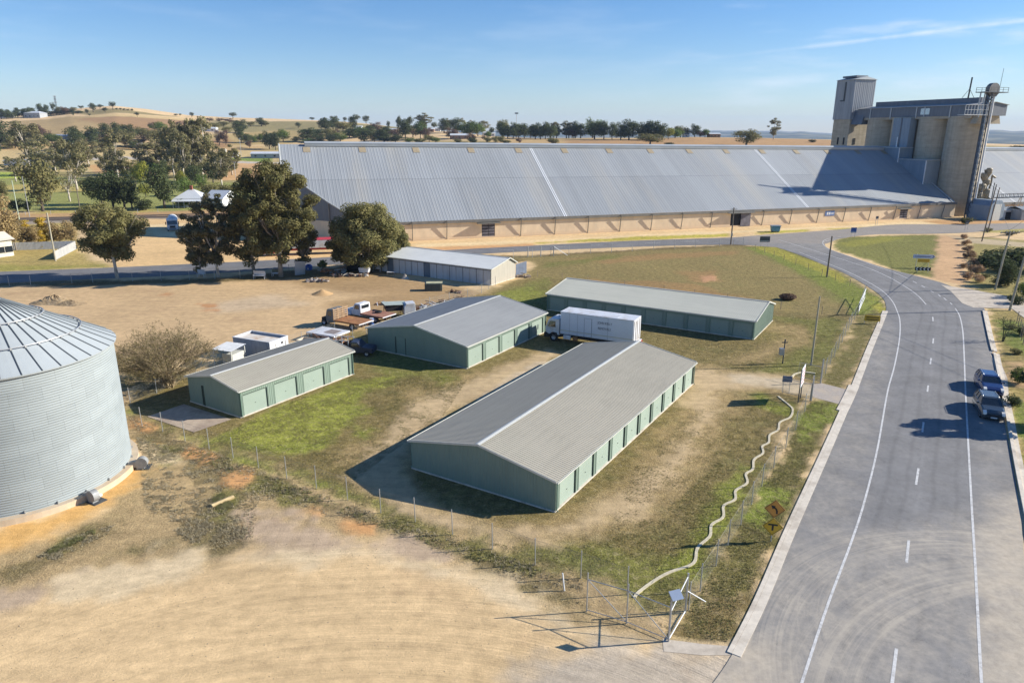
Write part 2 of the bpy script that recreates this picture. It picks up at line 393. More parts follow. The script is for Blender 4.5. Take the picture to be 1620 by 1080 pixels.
KA = 1.05   # display value of a lit horizontal surface = albedo * KA
def A3(r, g, b): return np.array([lin(r), lin(g), lin(b)])/KA
SAND = A3(213, 184, 140)
PAINT = [  # colour, grassiness, softness m, noise scale m, noise amount m, polygons (px of the photograph)
 # fields and hills behind the town
 (A3(150, 138, 92), .6, 25, 120, 30, [[(-900, 300), (-900, 236), (0, 236), (240, 232), (470, 232), (800, 222), (1400, 224), (2400, 232), (2400, 300)]]),
 (A3(172, 147, 104), .4, 6, 90, 12, [[(-900, 236), (-900, 196), (0, 194), (100, 186), (180, 184), (260, 186), (330, 190), (322, 212), (290, 226), (180, 222), (90, 227), (0, 236)]]),
 (A3(160, 128, 92), .3, 8, 60, 10, [[(120, 188), (330, 192), (322, 206), (260, 214), (180, 204)]]),
 (A3(196, 170, 122), .3, 4, 40, 6, [[(140, 183), (300, 189), (318, 189.5), (318, 192), (250, 188), (150, 186.5)]]),
 (A3(142, 128, 88), .5, 5, 60, 8, [[(110, 178), (190, 173), (240, 180), (300, 187), (140, 183)]]),
 (A3(146, 134, 92), .5, 8, 60, 12, [[(330, 190), (640, 196), (680, 212), (540, 214), (430, 210), (330, 206)]]),
 (A3(172, 150, 102), .4, 8, 60, 12, [[(300, 226), (330, 212), (440, 206), (540, 208), (560, 214), (450, 228), (380, 232)]]),
 (A3(160, 126, 88), .3, 6, 60, 10, [[(300, 232), (360, 214), (372, 232), (350, 240)]]),
 (A3(190, 160, 112), .3, 6, 60, 9, [[(780, 218), (900, 217), (1320, 216), (1330, 236), (780, 236)], [(0, 232), (90, 224), (170, 232), (300, 236), (420, 230), (440, 246), (330, 246), (0, 246)]]),
 (A3(176, 140, 98), .2, 5, 60, 9, [[(900, 222), (1320, 221), (1330, 234), (900, 234)]]),
 # park left of the grain shed
 (A3(196, 172, 122), .4, 6, 30, 8, [[(-400, 290), (-400, 245), (0, 240), (120, 236), (280, 240), (440, 238), (445, 282), (350, 282), (200, 274), (80, 272), (0, 268)]]),
 (A3(200, 160, 112), .1, 2, 20, 3, [[(330, 258), (445, 258), (445, 284), (350, 286)], [(140, 262), (330, 258), (330, 272), (150, 274)]]),
 (A3(190, 180, 165), .0, 1, 20, .3, [[(60, 252), (200, 248), (442, 257), (442, 260), (200, 252), (60, 256)]]),
 (A3(122, 140, 62), .7, 1, 20, 1, [[(362, 250), (432, 251), (430, 257), (364, 254)]]),
 (A3(142, 144, 80), .9, 5, 18, 4, [[(-500, 345), (-500, 268), (0, 272), (40, 274), (120, 281), (260, 284), (380, 290), (430, 292), (430, 325), (330, 334), (0, 335)]]),
 (A3(166, 178, 72), .9, 3, 14, 3, [[(-60, 272), (32, 273), (34, 282), (-60, 284)]]),
 (A3(176, 160, 92), .7, 3, 14, 4, [[(-60, 296), (90, 290), (150, 300), (150, 305), (0, 306)], [(90, 328), (240, 332), (240, 338), (60, 338)]]),
 (A3(182, 148, 104), .2, 1.5, 12, 1.5, [[(-400, 345), (0, 338), (200, 337), (330, 332), (430, 329), (430, 336), (330, 340), (0, 346)]]),
 (A3(122, 112, 100), .1, .8, 12, .5, [[(-400, 356), (0, 345), (200, 342), (330, 340), (330, 346), (215, 349), (0, 354)]]),
 (A3(160, 146, 128), .1, .8, 12, .5, [[(-400, 361), (0, 352), (200, 347), (330, 344), (330, 348), (0, 357)]]),
 # vacant block with golden saplings, left
 (A3(172, 152, 92), .8, 1.5, 8, 2, [[(-300, 440), (-300, 360), (0, 356), (118, 352), (128, 400), (180, 422), (0, 429)]]),
 (A3(150, 142, 74), .9, 1.5, 8, 2, [[(-300, 440), (-100, 420), (100, 418), (180, 418), (180, 424), (0, 430)]]),
 # truck yard between the trees
 (A3(214, 180, 130), .0, 1.5, 14, 2, [[(190, 346), (330, 346), (450, 330), (600, 370), (660, 385), (1000, 371), (1500, 347), (1508, 356), (1330, 361), (1200, 367), (1150, 373), (980, 377), (700, 396), (560, 406), (320, 418), (180, 422)]]),
 (A3(222, 196, 150), .0, 1.5, 14, 2, [[(230, 356), (330, 352), (330, 372), (250, 375)], [(650, 386), (1000, 372), (1500, 349), (1500, 353), (1000, 377), (660, 392)]]),
 (A3(204, 158, 110), .0, 1.2, 8, 2, [[(650, 392), (840, 386), (850, 390), (700, 397)]]),
 (A3(178, 166, 74), .9, .8, 6, 1.4, [[(842, 385), (900, 380), (1100, 371), (1150, 370), (1150, 374), (1000, 380), (900, 384)], [(1198, 367), (1280, 363), (1280, 366), (1200, 371)], [(1308, 362), (1410, 357), (1405, 361), (1330, 365)]]),
 (A3(186, 146, 100), .1, 1.2, 8, 1.5, [[(1455, 350), (1520, 346), (1620, 340), (1800, 336), (1800, 344), (1620, 352), (1500, 356)]]),
 # road verge under the tree row
 (A3(112, 96, 62), .8, .8, 5, 1.2, [[(-200, 470), (-200, 444), (0, 446), (330, 440), (520, 424), (600, 412), (640, 402), (840, 404), (1150, 387), (1180, 386), (1180, 396), (850, 412), (600, 435), (320, 449), (0, 455)]]),
 # storage yard
 (A3(197, 168, 128), .0, 1.2, 8, 2, [[(-200, 560), (-200, 462), (0, 454), (320, 449), (470, 440), (600, 438), (700, 450), (762, 462), (760, 470), (600, 500), (540, 530), (330, 560), (190, 590), (0, 600)]]),
 (A3(168, 140, 102), .1, 2, 6, 2, [[(440, 442), (600, 434), (760, 460), (770, 468), (640, 500), (530, 505), (520, 480), (600, 466), (480, 456)]]),
 (A3(196, 173, 142), .0, 2, 9, 3, [[(300, 480), (440, 466), (470, 480), (340, 500)], [(370, 472), (430, 466), (430, 480), (380, 482)]]),
 (A3(186, 140, 98), .0, .6, 4, 1, [[(310, 480), (350, 483), (330, 488)], [(250, 466), (270, 464), (268, 468)], [(320, 490), (345, 487), (345, 492)]]),
 (A3(136, 120, 72), .8, 1.2, 5, 1.5, [[(180, 560), (230, 560), (300, 600), (310, 640), (220, 650), (186, 600)], [(530, 528), (590, 512), (585, 560), (560, 560), (555, 545)]]),
 # paddock
 (A3(136, 121, 76), .85, 1.5, 10, 2.5, [[(810, 408), (1000, 396), (1180, 390), (1240, 400), (1300, 420), (1368, 462), (1350, 500), (1230, 500), (1000, 480), (830, 480), (790, 468), (762, 462), (830, 440), (840, 416)]]),
 (A3(150, 122, 80), .6, 1.2, 6, 2, [[(900, 410), (1100, 398), (1180, 396), (1160, 404), (960, 416)], [(1080, 430), (1130, 428), (1140, 446), (1090, 446)], [(930, 440), (1100, 450), (1180, 470), (1100, 470), (930, 452)]]),
 (A3(118, 116, 62), .95, 1.5, 8, 2.5, [[(1180, 390), (1250, 396), (1330, 432), (1390, 466), (1350, 490), (1290, 452), (1220, 410)], [(850, 414), (980, 404), (980, 410), (860, 424)]]),
 (A3(186, 142, 104), .1, .4, 3, .8, [[(1105, 437), (1132, 435), (1132, 444), (1112, 445)]]),
 # fenced compound
 (A3(124, 110, 68), .95, 1.2, 6, 2, [[(200, 640), (230, 610), (300, 585), (560, 560), (600, 500), (790, 462), (830, 440), (870, 440), (1230, 496), (1352, 494), (1345, 525), (1298, 603), (1284, 625), (1240, 712), (1132, 895), (1090, 965), (1060, 1010), (1000, 940), (919, 915), (780, 870), (603, 812), (454, 757), (331, 710), (225, 676)]]),
 (A3(118, 116, 60), 1, 1.2, 5, 2, [[(790, 466), (866, 440), (866, 470), (920, 500), (840, 492)], [(560, 560), (600, 520), (740, 600), (690, 600), (600, 590)], [(780, 905), (840, 850), (960, 870), (1090, 880), (1080, 960), (1000, 935), (900, 905), (850, 895)], [(1215, 500), (1320, 505), (1345, 530), (1290, 600), (1180, 590), (1250, 560), (1290, 535), (1270, 515)]]),
 (A3(130, 134, 58), 1, .9, 4, 1.6, [[(330, 700), (385, 672), (470, 632), (560, 594), (600, 604), (560, 636), (575, 660), (540, 680), (500, 712), (455, 720), (380, 705)], [(560, 600), (640, 592), (600, 612)], [(770, 700), (700, 600), (740, 600)], [(560, 672), (590, 682), (580, 694), (556, 690)], [(200, 648), (236, 660), (330, 700), (380, 722), (560, 770), (660, 812), (760, 850), (700, 850), (560, 790), (380, 738), (225, 676)], [(790, 464), (840, 452), (860, 462), (840, 480), (800, 474)], [(1185, 610), (1228, 640), (1254, 640), (1254, 660), (1200, 640), (1190, 625)], [(1070, 900), (1100, 850), (1170, 730), (1190, 740), (1120, 870), (1090, 910)]]),
 (A3(140, 142, 62), 1, .8, 3, 1.4, [[(345, 694), (400, 664), (500, 622), (548, 600), (566, 612), (545, 640), (548, 660), (505, 690), (452, 706), (380, 698)], [(556, 604), (604, 600), (590, 612)]]),
 (A3(160, 138, 96), .7, 1.2, 5, 2, [[(640, 620), (760, 592), (800, 580), (870, 548), (860, 570), (760, 640), (660, 700), (640, 760), (700, 800), (870, 830), (1000, 740), (1110, 610), (1300, 600), (1290, 630), (1200, 615), (1160, 640), (1130, 740), (1050, 800), (960, 850), (860, 862), (760, 850), (640, 810), (560, 760), (560, 720), (620, 680)],
   [(1010, 580), (1100, 585), (1280, 610), (1300, 600), (1200, 590), (1100, 570)], [(1180, 520), (1240, 510), (1285, 520), (1270, 545), (1180, 580), (1130, 570), (1200, 555), (1262, 530)]]),
 (A3(192, 168, 130), .1, 1.0, 4, 1.4, [[(655, 640), (760, 594), (830, 568), (868, 552), (890, 560), (800, 610), (720, 650), (655, 690), (648, 800), (720, 824), (880, 830), (940, 800), (1020, 780), (1000, 810), (930, 842), (850, 856), (760, 846), (650, 812), (560, 752), (600, 700)],
   [(1090, 590), (1120, 586), (1200, 590), (1290, 612), (1336, 622), (1330, 640), (1286, 628), (1220, 612), (1150, 620), (1110, 650), (1080, 640)], [(1100, 660), (1130, 650), (1110, 700), (1040, 770), (1010, 780), (1060, 720)]]),
 (A3(198, 180, 150), .0, .6, 3, .8, [[(1170, 592), (1240, 598), (1338, 620), (1332, 640), (1290, 630), (1200, 608), (1150, 606)], [(850, 572), (900, 566), (790, 640), (720, 680), (740, 640)]]),
 # verge between fence and kerb
 (A3(112, 104, 60), 1, .6, 3, 1, [[(1060, 1015), (1090, 965), (1132, 896), (1205, 770), (1284, 630), (1326, 636), (1270, 760), (1200, 920), (1155, 1020), (1080, 1015)], [(1300, 606), (1345, 525), (1370, 466), (1385, 466), (1404, 490), (1372, 548), (1336, 624)]]),
 (A3(120, 128, 54), 1, .5, 3, 1, [[(1255, 690), (1286, 634), (1322, 640), (1300, 680), (1272, 700)], [(1185, 820), (1210, 770), (1235, 780), (1205, 840)], [(1180, 392), (1215, 388), (1300, 424), (1396, 472), (1400, 486), (1350, 500), (1345, 480), (1290, 446), (1230, 412)]]),
 (A3(150, 144, 58), 1, .5, 3, 1, [[(1190, 389), (1230, 392), (1300, 418), (1350, 444), (1330, 446), (1270, 420)], [(1384, 470), (1402, 484), (1396, 498), (1382, 486)]]),
 (A3(190, 168, 124), .5, .5, 2, .9, [[(1065, 1015), (1085, 975), (1130, 940), (1185, 935), (1160, 1010), (1120, 1012)]]),
 (A3(124, 108, 70), .9, .4, 2, .9, [[(1075, 1000), (1100, 960), (1150, 950), (1180, 950), (1158, 1000), (1110, 1008)]]),
 # island between the roads
 (A3(118, 118, 60), .95, .8, 5, 1.2, [[(1318, 382), (1345, 375), (1480, 371), (1490, 376), (1480, 440), (1430, 432), (1370, 410), (1325, 396)]]),
 (A3(134, 132, 58), .9, .8, 4, 1.5, [[(1325, 384), (1400, 374), (1440, 376), (1350, 392)]]),
 (A3(198, 162, 122), .1, .8, 4, 1, [[(1484, 372), (1520, 372), (1532, 410), (1530, 452), (1475, 440), (1478, 420)]]),
 (A3(150, 138, 84), .8, 1, 5, 1.6, [[(1530, 374), (1620, 380), (1720, 400), (1720, 470), (1620, 476), (1535, 458), (1532, 410)]]),
 (A3(186, 168, 136), .1, .8, 4, .8, [[(1500, 373), (1540, 376), (1620, 384), (1800, 396), (1800, 402), (1620, 391), (1530, 384)]]),
 (A3(170, 158, 96), .6, .8, 4, 1, [[(1552, 358), (1620, 360), (1760, 366), (1760, 372), (1620, 368), (1560, 368)]]),
 # right verge
 (A3(150, 134, 80), .9, .5, 3, .9, [[(1564, 488), (1620, 495), (1760, 520), (1760, 1000), (1640, 820), (1596, 640), (1574, 540)]]),
 (A3(120, 128, 56), 1, .5, 3, 1, [[(1576, 505), (1620, 510), (1640, 600), (1620, 560), (1590, 540)], [(1600, 640), (1660, 640), (1690, 790), (1625, 770)]]),
 (A3(186, 154, 112), .1, .6, 3, 1, [[(1590, 570), (1625, 570), (1640, 620), (1604, 610)]]),
 # weedy strip outside the front fence
 (A3(176, 152, 112), .5, 1, 4, 1.8, [[(195, 650), (230, 680), (331, 714), (454, 762), (603, 818), (780, 874), (919, 920), (1000, 945), (1058, 1016), (1000, 1010), (900, 985), (760, 905), (640, 850), (520, 860), (400, 870), (330, 900), (200, 890), (60, 915), (-60, 960), (-60, 900), (60, 860), (160, 800), (215, 740)]]),
 (A3(126, 112, 78), .9, .8, 2.5, 1.5, [[(215, 660), (300, 696), (400, 742), (520, 790), (600, 822), (700, 856), (850, 905), (930, 960), (880, 945), (760, 892), (650, 850), (560, 820), (470, 795), (400, 780), (370, 830), (390, 860), (330, 880), (300, 830), (330, 790), (280, 730), (230, 700)],
    [(60, 880), (110, 850), (180, 830), (170, 845), (90, 885)], [(0, 905), (70, 885), (60, 900), (0, 920)], [(210, 870), (260, 858), (262, 866), (220, 876)]]),
 (A3(120, 114, 66), 1, .6, 1.6, 1.2, [[(330, 790), (352, 775), (372, 800), (365, 820), (340, 815)], [(600, 812), (780, 872), (880, 905), (860, 912), (760, 880), (620, 832)], [(75, 870), (150, 835), (150, 845), (80, 878)], [(400, 745), (480, 790), (470, 800), (400, 770)], [(230, 690), (280, 730), (270, 745), (235, 720)]]),
 (A3(206, 156, 104), .1, .7, 2, 1, [[(355, 745), (395, 752), (390, 770), (366, 766)], [(520, 822), (600, 830), (590, 846), (480, 808)], [(300, 712), (340, 722), (330, 735), (300, 722)], [(205, 660), (240, 676), (230, 682), (205, 668)]]),
 (A3(212, 168, 104), .1, .8, 3, .8, [[(-60, 850), (60, 822), (150, 786), (200, 735), (214, 700), (236, 705), (238, 740), (190, 790), (150, 812), (60, 850), (-60, 900)]]),
 (A3(216, 194, 157), .0, .9, 3, 1.4, [[(90, 915), (180, 885), (330, 862), (325, 905), (280, 920), (180, 945), (110, 940)], [(365, 885), (480, 862), (520, 865), (620, 862), (700, 880), (540, 882), (420, 892)], [(196, 700), (240, 712), (270, 730), (240, 735), (215, 720)], [(600, 880), (760, 905), (900, 990), (1000, 1012), (960, 1020), (820, 960)]]),
 (A3(182, 160, 134), .0, .7, 2, 1.2, [[(-40, 950), (60, 925), (120, 915), (120, 925), (60, 950), (-40, 985)], [(380, 810), (480, 815), (520, 860), (420, 868), (380, 850)], [(560, 860), (640, 850), (720, 870), (700, 890), (620, 880)]]),
 (A3(188, 174, 154), .0, 1, 4, 1.6, [[(800, 1095), (860, 1060), (950, 1030), (1050, 1025), (1160, 1030), (1300, 1000), (1300, 1090), (900, 1150), (700, 1150)]]),
 (A3(196, 178, 150), .0, .6, 3, 1, [[(1540, 790), (1620, 780), (1760, 800), (1800, 1200), (1560, 1200), (1550, 900)]]),
 (A3(160, 142, 118), .2, .5, 2, .8, [[(1572, 985), (1700, 975), (1760, 1200), (1575, 1200)]]),
]
def build_ground():
    fine = np.radians(np.arange(-47, 47.01, .17))
    coarse = np.radians(np.arange(47+6, 360-47-1, 6))
    az = np.concatenate([fine, coarse]); nc = len(az)
    rings = [3.0]
    while rings[-1] < 14500: rings.append(rings[-1]*(1.0085 if rings[-1] < 1600 else 1.02))
    rr = np.array(rings); nr = len(rr)
    Rg, Ag = np.meshgrid(rr, az, indexing='ij')
    x = (Rg*np.sin(Ag)).ravel(); y = (Rg*np.cos(Ag)).ravel(); z = hz(x, y)
    x = np.r_[x, 0.0]; y = np.r_[y, 0.0]; z = np.r_[z, 0.0]
    d = np.hypot(x, y)
    colr = np.tile(SAND, (len(x), 1)); gr = np.zeros(len(x))
    for ci, (c, g, soft, ns, na, polys) in enumerate(PAINT):
        w = np.zeros(len(x))
        for P in polys:
            W = np.array(polyW(P)); pad = soft+na+2
            m = (x > W[:, 0].min()-pad) & (x < W[:, 0].max()+pad) & (y > W[:, 1].min()-pad) & (y < W[:, 1].max()+pad)
            if not m.any(): continue
            s = sdist(W, x[m], y[m])+(fbm(x[m], y[m], ns, 31+ci)-.5)*2*na+(0 if soft > 1.6 else (fbm(x[m], y[m], .9, 131+ci, 2)-.5)*1.5)
            w[m] = np.maximum(w[m], sstep(s/soft*.5+.5))
        colr = colr*(1-w[:, None])+c*w[:, None]; gr = gr*(1-w)+g*w
    # far plain and ranges: patchwork of fields and dark scrub
    f = sstep((d-1500)/500)
    n1 = fbm(x, y, 420, 5); n2 = fbm(x/3, y, 150, 9)
    farc = A3(128, 124, 100)*(1-sstep((n1-.42)/.12))[:, None]+A3(62, 74, 66)*sstep((n1-.42)/.12)[:, None]
    farc = farc*(1-.55*sstep((n2-.5)/.1))[:, None]+A3(52, 64, 50)*(.55*sstep((n2-.5)/.1))[:, None]
    colr = colr*(1-f[:, None])+farc*f[:, None]; gr = gr*(1-f)+.3*f
    # broad mottling
    mot = (.86+.28*fbm(x, y, 9, 77))*(.93+.14*fbm(x, y, 2.3, 78))
    colr = colr*mot[:, None]
    idx = np.arange(nr*nc).reshape(nr, nc)
    a = idx[:-1]; b = np.roll(idx, -1, axis=1)[:-1]; c = np.roll(idx, -1, axis=1)[1:]; e = idx[1:]
    quads = np.stack([a, e, c, b], -1).reshape(-1, 4)
    ctr = len(x)-1
    tris = np.stack([np.full(nc, ctr), idx[0], np.roll(idx[0], -1)], -1)
    me = bpy.data.meshes.new('ground')
    nv = len(x); nl = quads.size+tris.size
    me.vertices.add(nv); me.vertices.foreach_set('co', np.c_[x, y, z].astype(np.float32).ravel())
    me.loops.add(nl); me.loops.foreach_set('vertex_index', np.r_[quads.ravel(), tris.ravel()].astype(np.int32))
    me.polygons.add(len(quads)+len(tris))
    me.polygons.foreach_set('loop_start', np.r_[np.arange(len(quads))*4, len(quads)*4+np.arange(len(tris))*3].astype(np.int32))
    me.polygons.foreach_set('loop_total', np.r_[np.full(len(quads), 4), np.full(len(tris), 3)].astype(np.int32))
    me.update(calc_edges=True)
    me.polygons.foreach_set('use_smooth', [True]*len(me.polygons))
    at = me.color_attributes.new('tint', 'FLOAT_COLOR', 'POINT')
    at.data.foreach_set('color', np.c_[colr, gr].astype(np.float32).ravel())
    me.validate()
    o = bpy.data.objects.new('ground', me); col.objects.link(o)
    me.materials.append(ground_mat())
    tag(o, kind='structure')
    return o
def ground_mat():
    t = NT('ground')
    at = t.n.new('ShaderNodeAttribute'); at.attribute_name = 'tint'
    co = t.map()
    c, g = at.outputs['Color'], at.outputs['Alpha']
    # grass: clumps of light and dark
    g1 = t.noise(co, 1.5, 5, .72); g2 = t.noise(co, 7.5, 4, .75)
    g5 = t.noise(co, 22, 2, .7)
    gm = t.mth('MULTIPLY', t.mth('MULTIPLY', t.rng(g1, .3, .7, .6, 1.4), t.rng(g2, .3, .7, .5, 1.5)), t.rng(g5, .3, .7, .65, 1.35))
    gm = t.mth('MULTIPLY_ADD', t.mth('SUBTRACT', gm, 1), g, 1.0)
    # straw and green tips in the grass
    g3 = t.rng(t.noise(t.map(loc=(9, 2, 0)), 2.6, 5, .7), .5, .66)
    cg = t.mix(t.mth('MULTIPLY', g3, t.mth('MULTIPLY', g, .5)), c, (.36, .29, .17, 1))
    g4 = t.rng(t.noise(t.map(loc=(1, 7, 3)), .42, 5, .7), .52, .68)
    cg = t.mix(t.mth('MULTIPLY', g4, t.mth('MULTIPLY', g, .32)), cg, (.13, .145, .05, 1))
    # sand: wheel tracks in arcs about the turning point, plus grit
    sp = t.n.new('ShaderNodeSeparateXYZ'); t.l.new(t.vm('SUBTRACT', t.tc.outputs['Object'], (-6.3, 6.0, 0)), sp.inputs[0])
    r = t.mth('SQRT', t.mth('ADD', t.mth('MULTIPLY', sp.outputs[0], sp.outputs[0]), t.mth('MULTIPLY', sp.outputs[1], sp.outputs[1])))
    th = t.mth('ARCTAN2', sp.outputs[1], sp.outputs[0])
    cb = t.n.new('ShaderNodeCombineXYZ'); t.l.new(t.mth('MULTIPLY', r, 1.25), cb.inputs[0]); t.l.new(t.mth('MULTIPLY', th, .45), cb.inputs[1])
    tr = t.noise(cb.outputs[0], 1.5, 8, .74)
    cb2 = t.n.new('ShaderNodeCombineXYZ'); t.l.new(t.mth('MULTIPLY', r, 9.0), cb2.inputs[0]); t.l.new(t.mth('MULTIPLY', th, 2.2), cb2.inputs[1])
    tr2 = t.noise(cb2.outputs[0], 1.0, 4, .7)
    sm = t.mth('MULTIPLY', t.rng(tr, .3, .7, .84, 1.12), t.rng(tr2, .3, .7, .955, 1.045))
    near = t.rng(r, 29, 35, 1, .12, True)
    sm = t.mth('MULTIPLY_ADD', t.mth('SUBTRACT', sm, 1), t.mth('MULTIPLY', near, t.mth('SUBTRACT', 1.0, g)), 1.0)
    s2 = t.noise(co, 1.1, 8, .72)
    sm2 = t.mth('MULTIPLY_ADD', t.rng(s2, .3, .7, -.22, .18), 1.0, 1.0)
    s3 = t.mth('MULTIPLY', t.rng(t.noise(co, 14, 2, .6), .66, .76, 1.0, .72), t.rng(t.noise(co, 34, 2, .7), .3, .7, .88, 1.12))
    # stretched tracks elsewhere
    s4 = t.noise(t.map(rot=(0, 0, R(28)), scale=(.12, 1.6, 1)), 1.0, 5, .65)
    s4 = t.mth('MULTIPLY_ADD', t.rng(s4, .3, .7, -.12, .12), t.mth('SUBTRACT', 1.0, g), 1.0)
    f = t.mth('MULTIPLY', t.mth('MULTIPLY', gm, sm), t.mth('MULTIPLY', t.mth('MULTIPLY', sm2, s3), s4))
    cc = t.val(cg, f)
    # dark stains and redder earth on bare ground
    st = t.rng(t.noise(t.map(loc=(4, 4, 4)), .13, 6, .7), .56, .7, 0, .35)
    cc = t.mix(t.mth('MULTIPLY', st, t.mth('SUBTRACT', 1.0, g)), cc, (.34, .22, .13, 1))
    clod = t.noise(t.map(loc=(2, 8, 1)), 6.0, 6, .75)
    hb_ = t.mth('ADD', t.mth('MULTIPLY', g2, t.mth('MULTIPLY_ADD', g, 1.0, .1)), t.mth('MULTIPLY', g1, g))
    hb_ = t.mth('ADD', hb_, t.mth('ADD', t.mth('MULTIPLY', clod, .35), t.mth('MULTIPLY', t.mth('MULTIPLY', tr, near), .8)))
    t.bump(hb_, .12, .8)
    return t.fin(cc, .95, 0, .15)
ground = build_ground()
# ------------------------------------------------------------------ roads
def loft(name, A, B, mat, z, nl=200, nw=12, dust=None, kind='structure'):
    A = resample(A, nl); B = resample(B, nl)
    t = np.linspace(0, 1, nw)
    P = A[:, None, :]*(1-t)[None, :, None]+B[:, None, :]*t[None, :, None]
    x, y = P[..., 0].ravel(), P[..., 1].ravel()
    idx = np.arange(nl*nw).reshape(nl, nw)
    f = np.stack([idx[:-1, :-1], idx[:-1, 1:], idx[1:, 1:], idx[1:, :-1]], -1).reshape(-1, 4)
    a, b, c = (np.array([x[f[0][i]], y[f[0][i]]]) for i in (0, 1, 2))
    if np.cross(b-a, c-b) < 0: f = f[:, ::-1]
    me = bpy.data.meshes.new(name)
    me.from_pydata(np.c_[x, y, np.full(len(x), z)].tolist(), [], f.tolist())
    if dust is not None:
        at = me.color_attributes.new('dust', 'FLOAT_COLOR', 'POINT'); dd = dust(x, y)
        lt = np.tile(t, nl); fu = full_dust(x, y) if name == 'road' else dd*0; at.data.foreach_set('color', np.c_[dd, lt, fu, dd].astype(np.float32).ravel())
    me.materials.append(mat); me.update()
    o = bpy.data.objects.new(name, me); col.objects.link(o)
    return tag(o, kind=kind)
def asphalt_mat(name, base, dustc, arcs=True):
    t = NT(name)
    co = t.map()
    at = t.n.new('ShaderNodeAttribute'); at.attribute_name = 'dust'
    n1 = t.noise(co, 24, 3, .7); n2 = t.noise(co, .35, 5, .6); n3 = t.noise(co, 2.2, 5, .7)
    f = t.mth('MULTIPLY', t.rng(n1, .2, .8, .72, 1.28), t.mth('MULTIPLY', t.rng(n2, .3, .7, .82, 1.18), t.rng(n3, .3, .7, .9, 1.1)))
    c = t.val(base, f)
    spa = t.n.new('ShaderNodeSeparateColor'); t.l.new(at.outputs['Color'], spa.inputs[0]); d = spa.outputs[0]
    if arcs:
        wob = t.mth('ADD', spa.outputs[1], t.rng(t.noise(co, .12, 2), .3, .7, -.012, .012))
        for pos, wd_, am in ((.365, .022, .86), (.465, .02, .88), (.60, .022, .86), (.715, .02, .88), (.20, .05, .95)):
            k = t.rng(t.mth('ABSOLUTE', t.mth('SUBTRACT', wob, pos)), 0, wd_, am, 1.0, True)
            c = t.val(c, k)
        ok = t.rng(t.mth('ABSOLUTE', t.mth('SUBTRACT', wob, .53)), 0, .02, 1.07, 1.0, True); c = t.val(c, ok)
        # patched and sealed cracks
        cr = t.rng(t.mth('ABSOLUTE', t.mth('SUBTRACT', t.noise(t.map(loc=(11, 5, 0)), .22, 6, .62), .5)), 0, .004, .72, 1.0); c = t.val(c, cr)
    if arcs:
        # pale turning tracks swept from the driveway on the right round to the yard on the left
        tot = None
        for (cx, cy, r0_, rw_, k, seed) in ((26.4, 23.3, 15.2, 2.6, 1.5, 0), (25.0, 27.3, 10.4, 1.8, 2.2, 3.3), (28.6, 17.9, 16.6, 3.2, 1.2, 7.0)):
            sx = 1.0
            sp = t.n.new('ShaderNodeSeparateXYZ'); t.l.new(t.vm('SUBTRACT', t.tc.outputs['Object'], (cx, cy, 0)), sp.inputs[0])
            xx = t.mth('MULTIPLY', sp.outputs[0], sx)
            r = t.mth('SQRT', t.mth('ADD', t.mth('MULTIPLY', xx, xx), t.mth('MULTIPLY', sp.outputs[1], sp.outputs[1])))
            cb = t.n.new('ShaderNodeCombineXYZ'); t.l.new(t.mth('MULTIPLY', r, k), cb.inputs[0]); t.l.new(t.mth('MULTIPLY_ADD', t.mth('ARCTAN2', sp.outputs[1], xx), .22, seed), cb.inputs[1])
            a = t.rng(t.noise(cb.outputs[0], 1.7, 5, .7), .42, .68)
            a = t.mth('MULTIPLY', a, t.rng(t.mth('ABSOLUTE', t.mth('SUBTRACT', r, r0_)), rw_*.2, rw_, 1, 0, True))
            tot = a if tot is None else t.mth('MAXIMUM', tot, t.mth('MULTIPLY', a, .8))
        d2 = t.mth('MULTIPLY', d, t.mth('MULTIPLY_ADD', tot, .5, t.mth('MULTIPLY', t.rng(n3, .35, .7, .2, .5), t.rng(t.noise(co, .5, 4, .6), .35, .65, .3, 1.2))))
    else:
        d2 = t.mth('MULTIPLY', d, t.rng(n3, .3, .7, .4, 1))
    c = t.mix(t.mth('MINIMUM', d2, .95), c, dustc)
    fd = t.mth('MULTIPLY', spa.outputs[2], t.rng(t.noise(co, .9, 6, .7), .3, .6, .45, 1.0))
    c = t.mix(t.mth('MINIMUM', fd, .97), c, t.val((.47, .405, .315, 1), t.mth('MULTIPLY', t.rng(n3, .3, .7, .85, 1.12), t.rng(n1, .2, .8, .9, 1.1))))
    t.bump(n1, .012, .5)
    return t.fin(c, .85, 0, .3)
asph = asphalt_mat('asphalt', (.178, .177, .178, 1), (.40, .36, .30, 1))
asph2 = asphalt_mat('asphalt_side_road', (.135, .14, .15, 1), (.40, .34, .27, 1), False)

LEFTE = pathW([(1000, 1280), (1100, 1120), (1158, 1036), (1200, 950), (1248, 838), (1300, 726), (1340, 636), (1374, 552), (1397, 500), (1402, 486), (1395, 470), (1372, 453), (1335, 432), (1296, 416), (1255, 400), (1215, 388), (1180, 384)], 260)
RIGHTE = pathW([(1660, 1280), (1628, 1000), (1616, 830), (1608, 770), (1590, 674), (1578, 600), (1570, 557), (1564, 525), (1558, 490), (1535, 470), (1500, 451), (1455, 438), (1400, 424), (1360, 411), (1330, 401), (1310, 393), (1304, 386)], 260)
def full_dust(x, y):
    f = np.zeros(len(x))
    for P, soft, a in (([(900, 1300), (1100, 1020), (1165, 1028), (1200, 1020), (1235, 1080), (1230, 1300)], 1.6, 1.0), ([(1570, 800), (1640, 770), (1700, 1300), (1570, 1300), (1556, 960), (1552, 860)], 1.1, .85)):
        W = np.array([tuple(G(*q))[:2] for q in P]); f = np.maximum(f, a*sstep((sdist(W, x, y)+(fbm(x, y, 1.6, 57)-.5)*2.2)/soft*.5+.5))
    return f
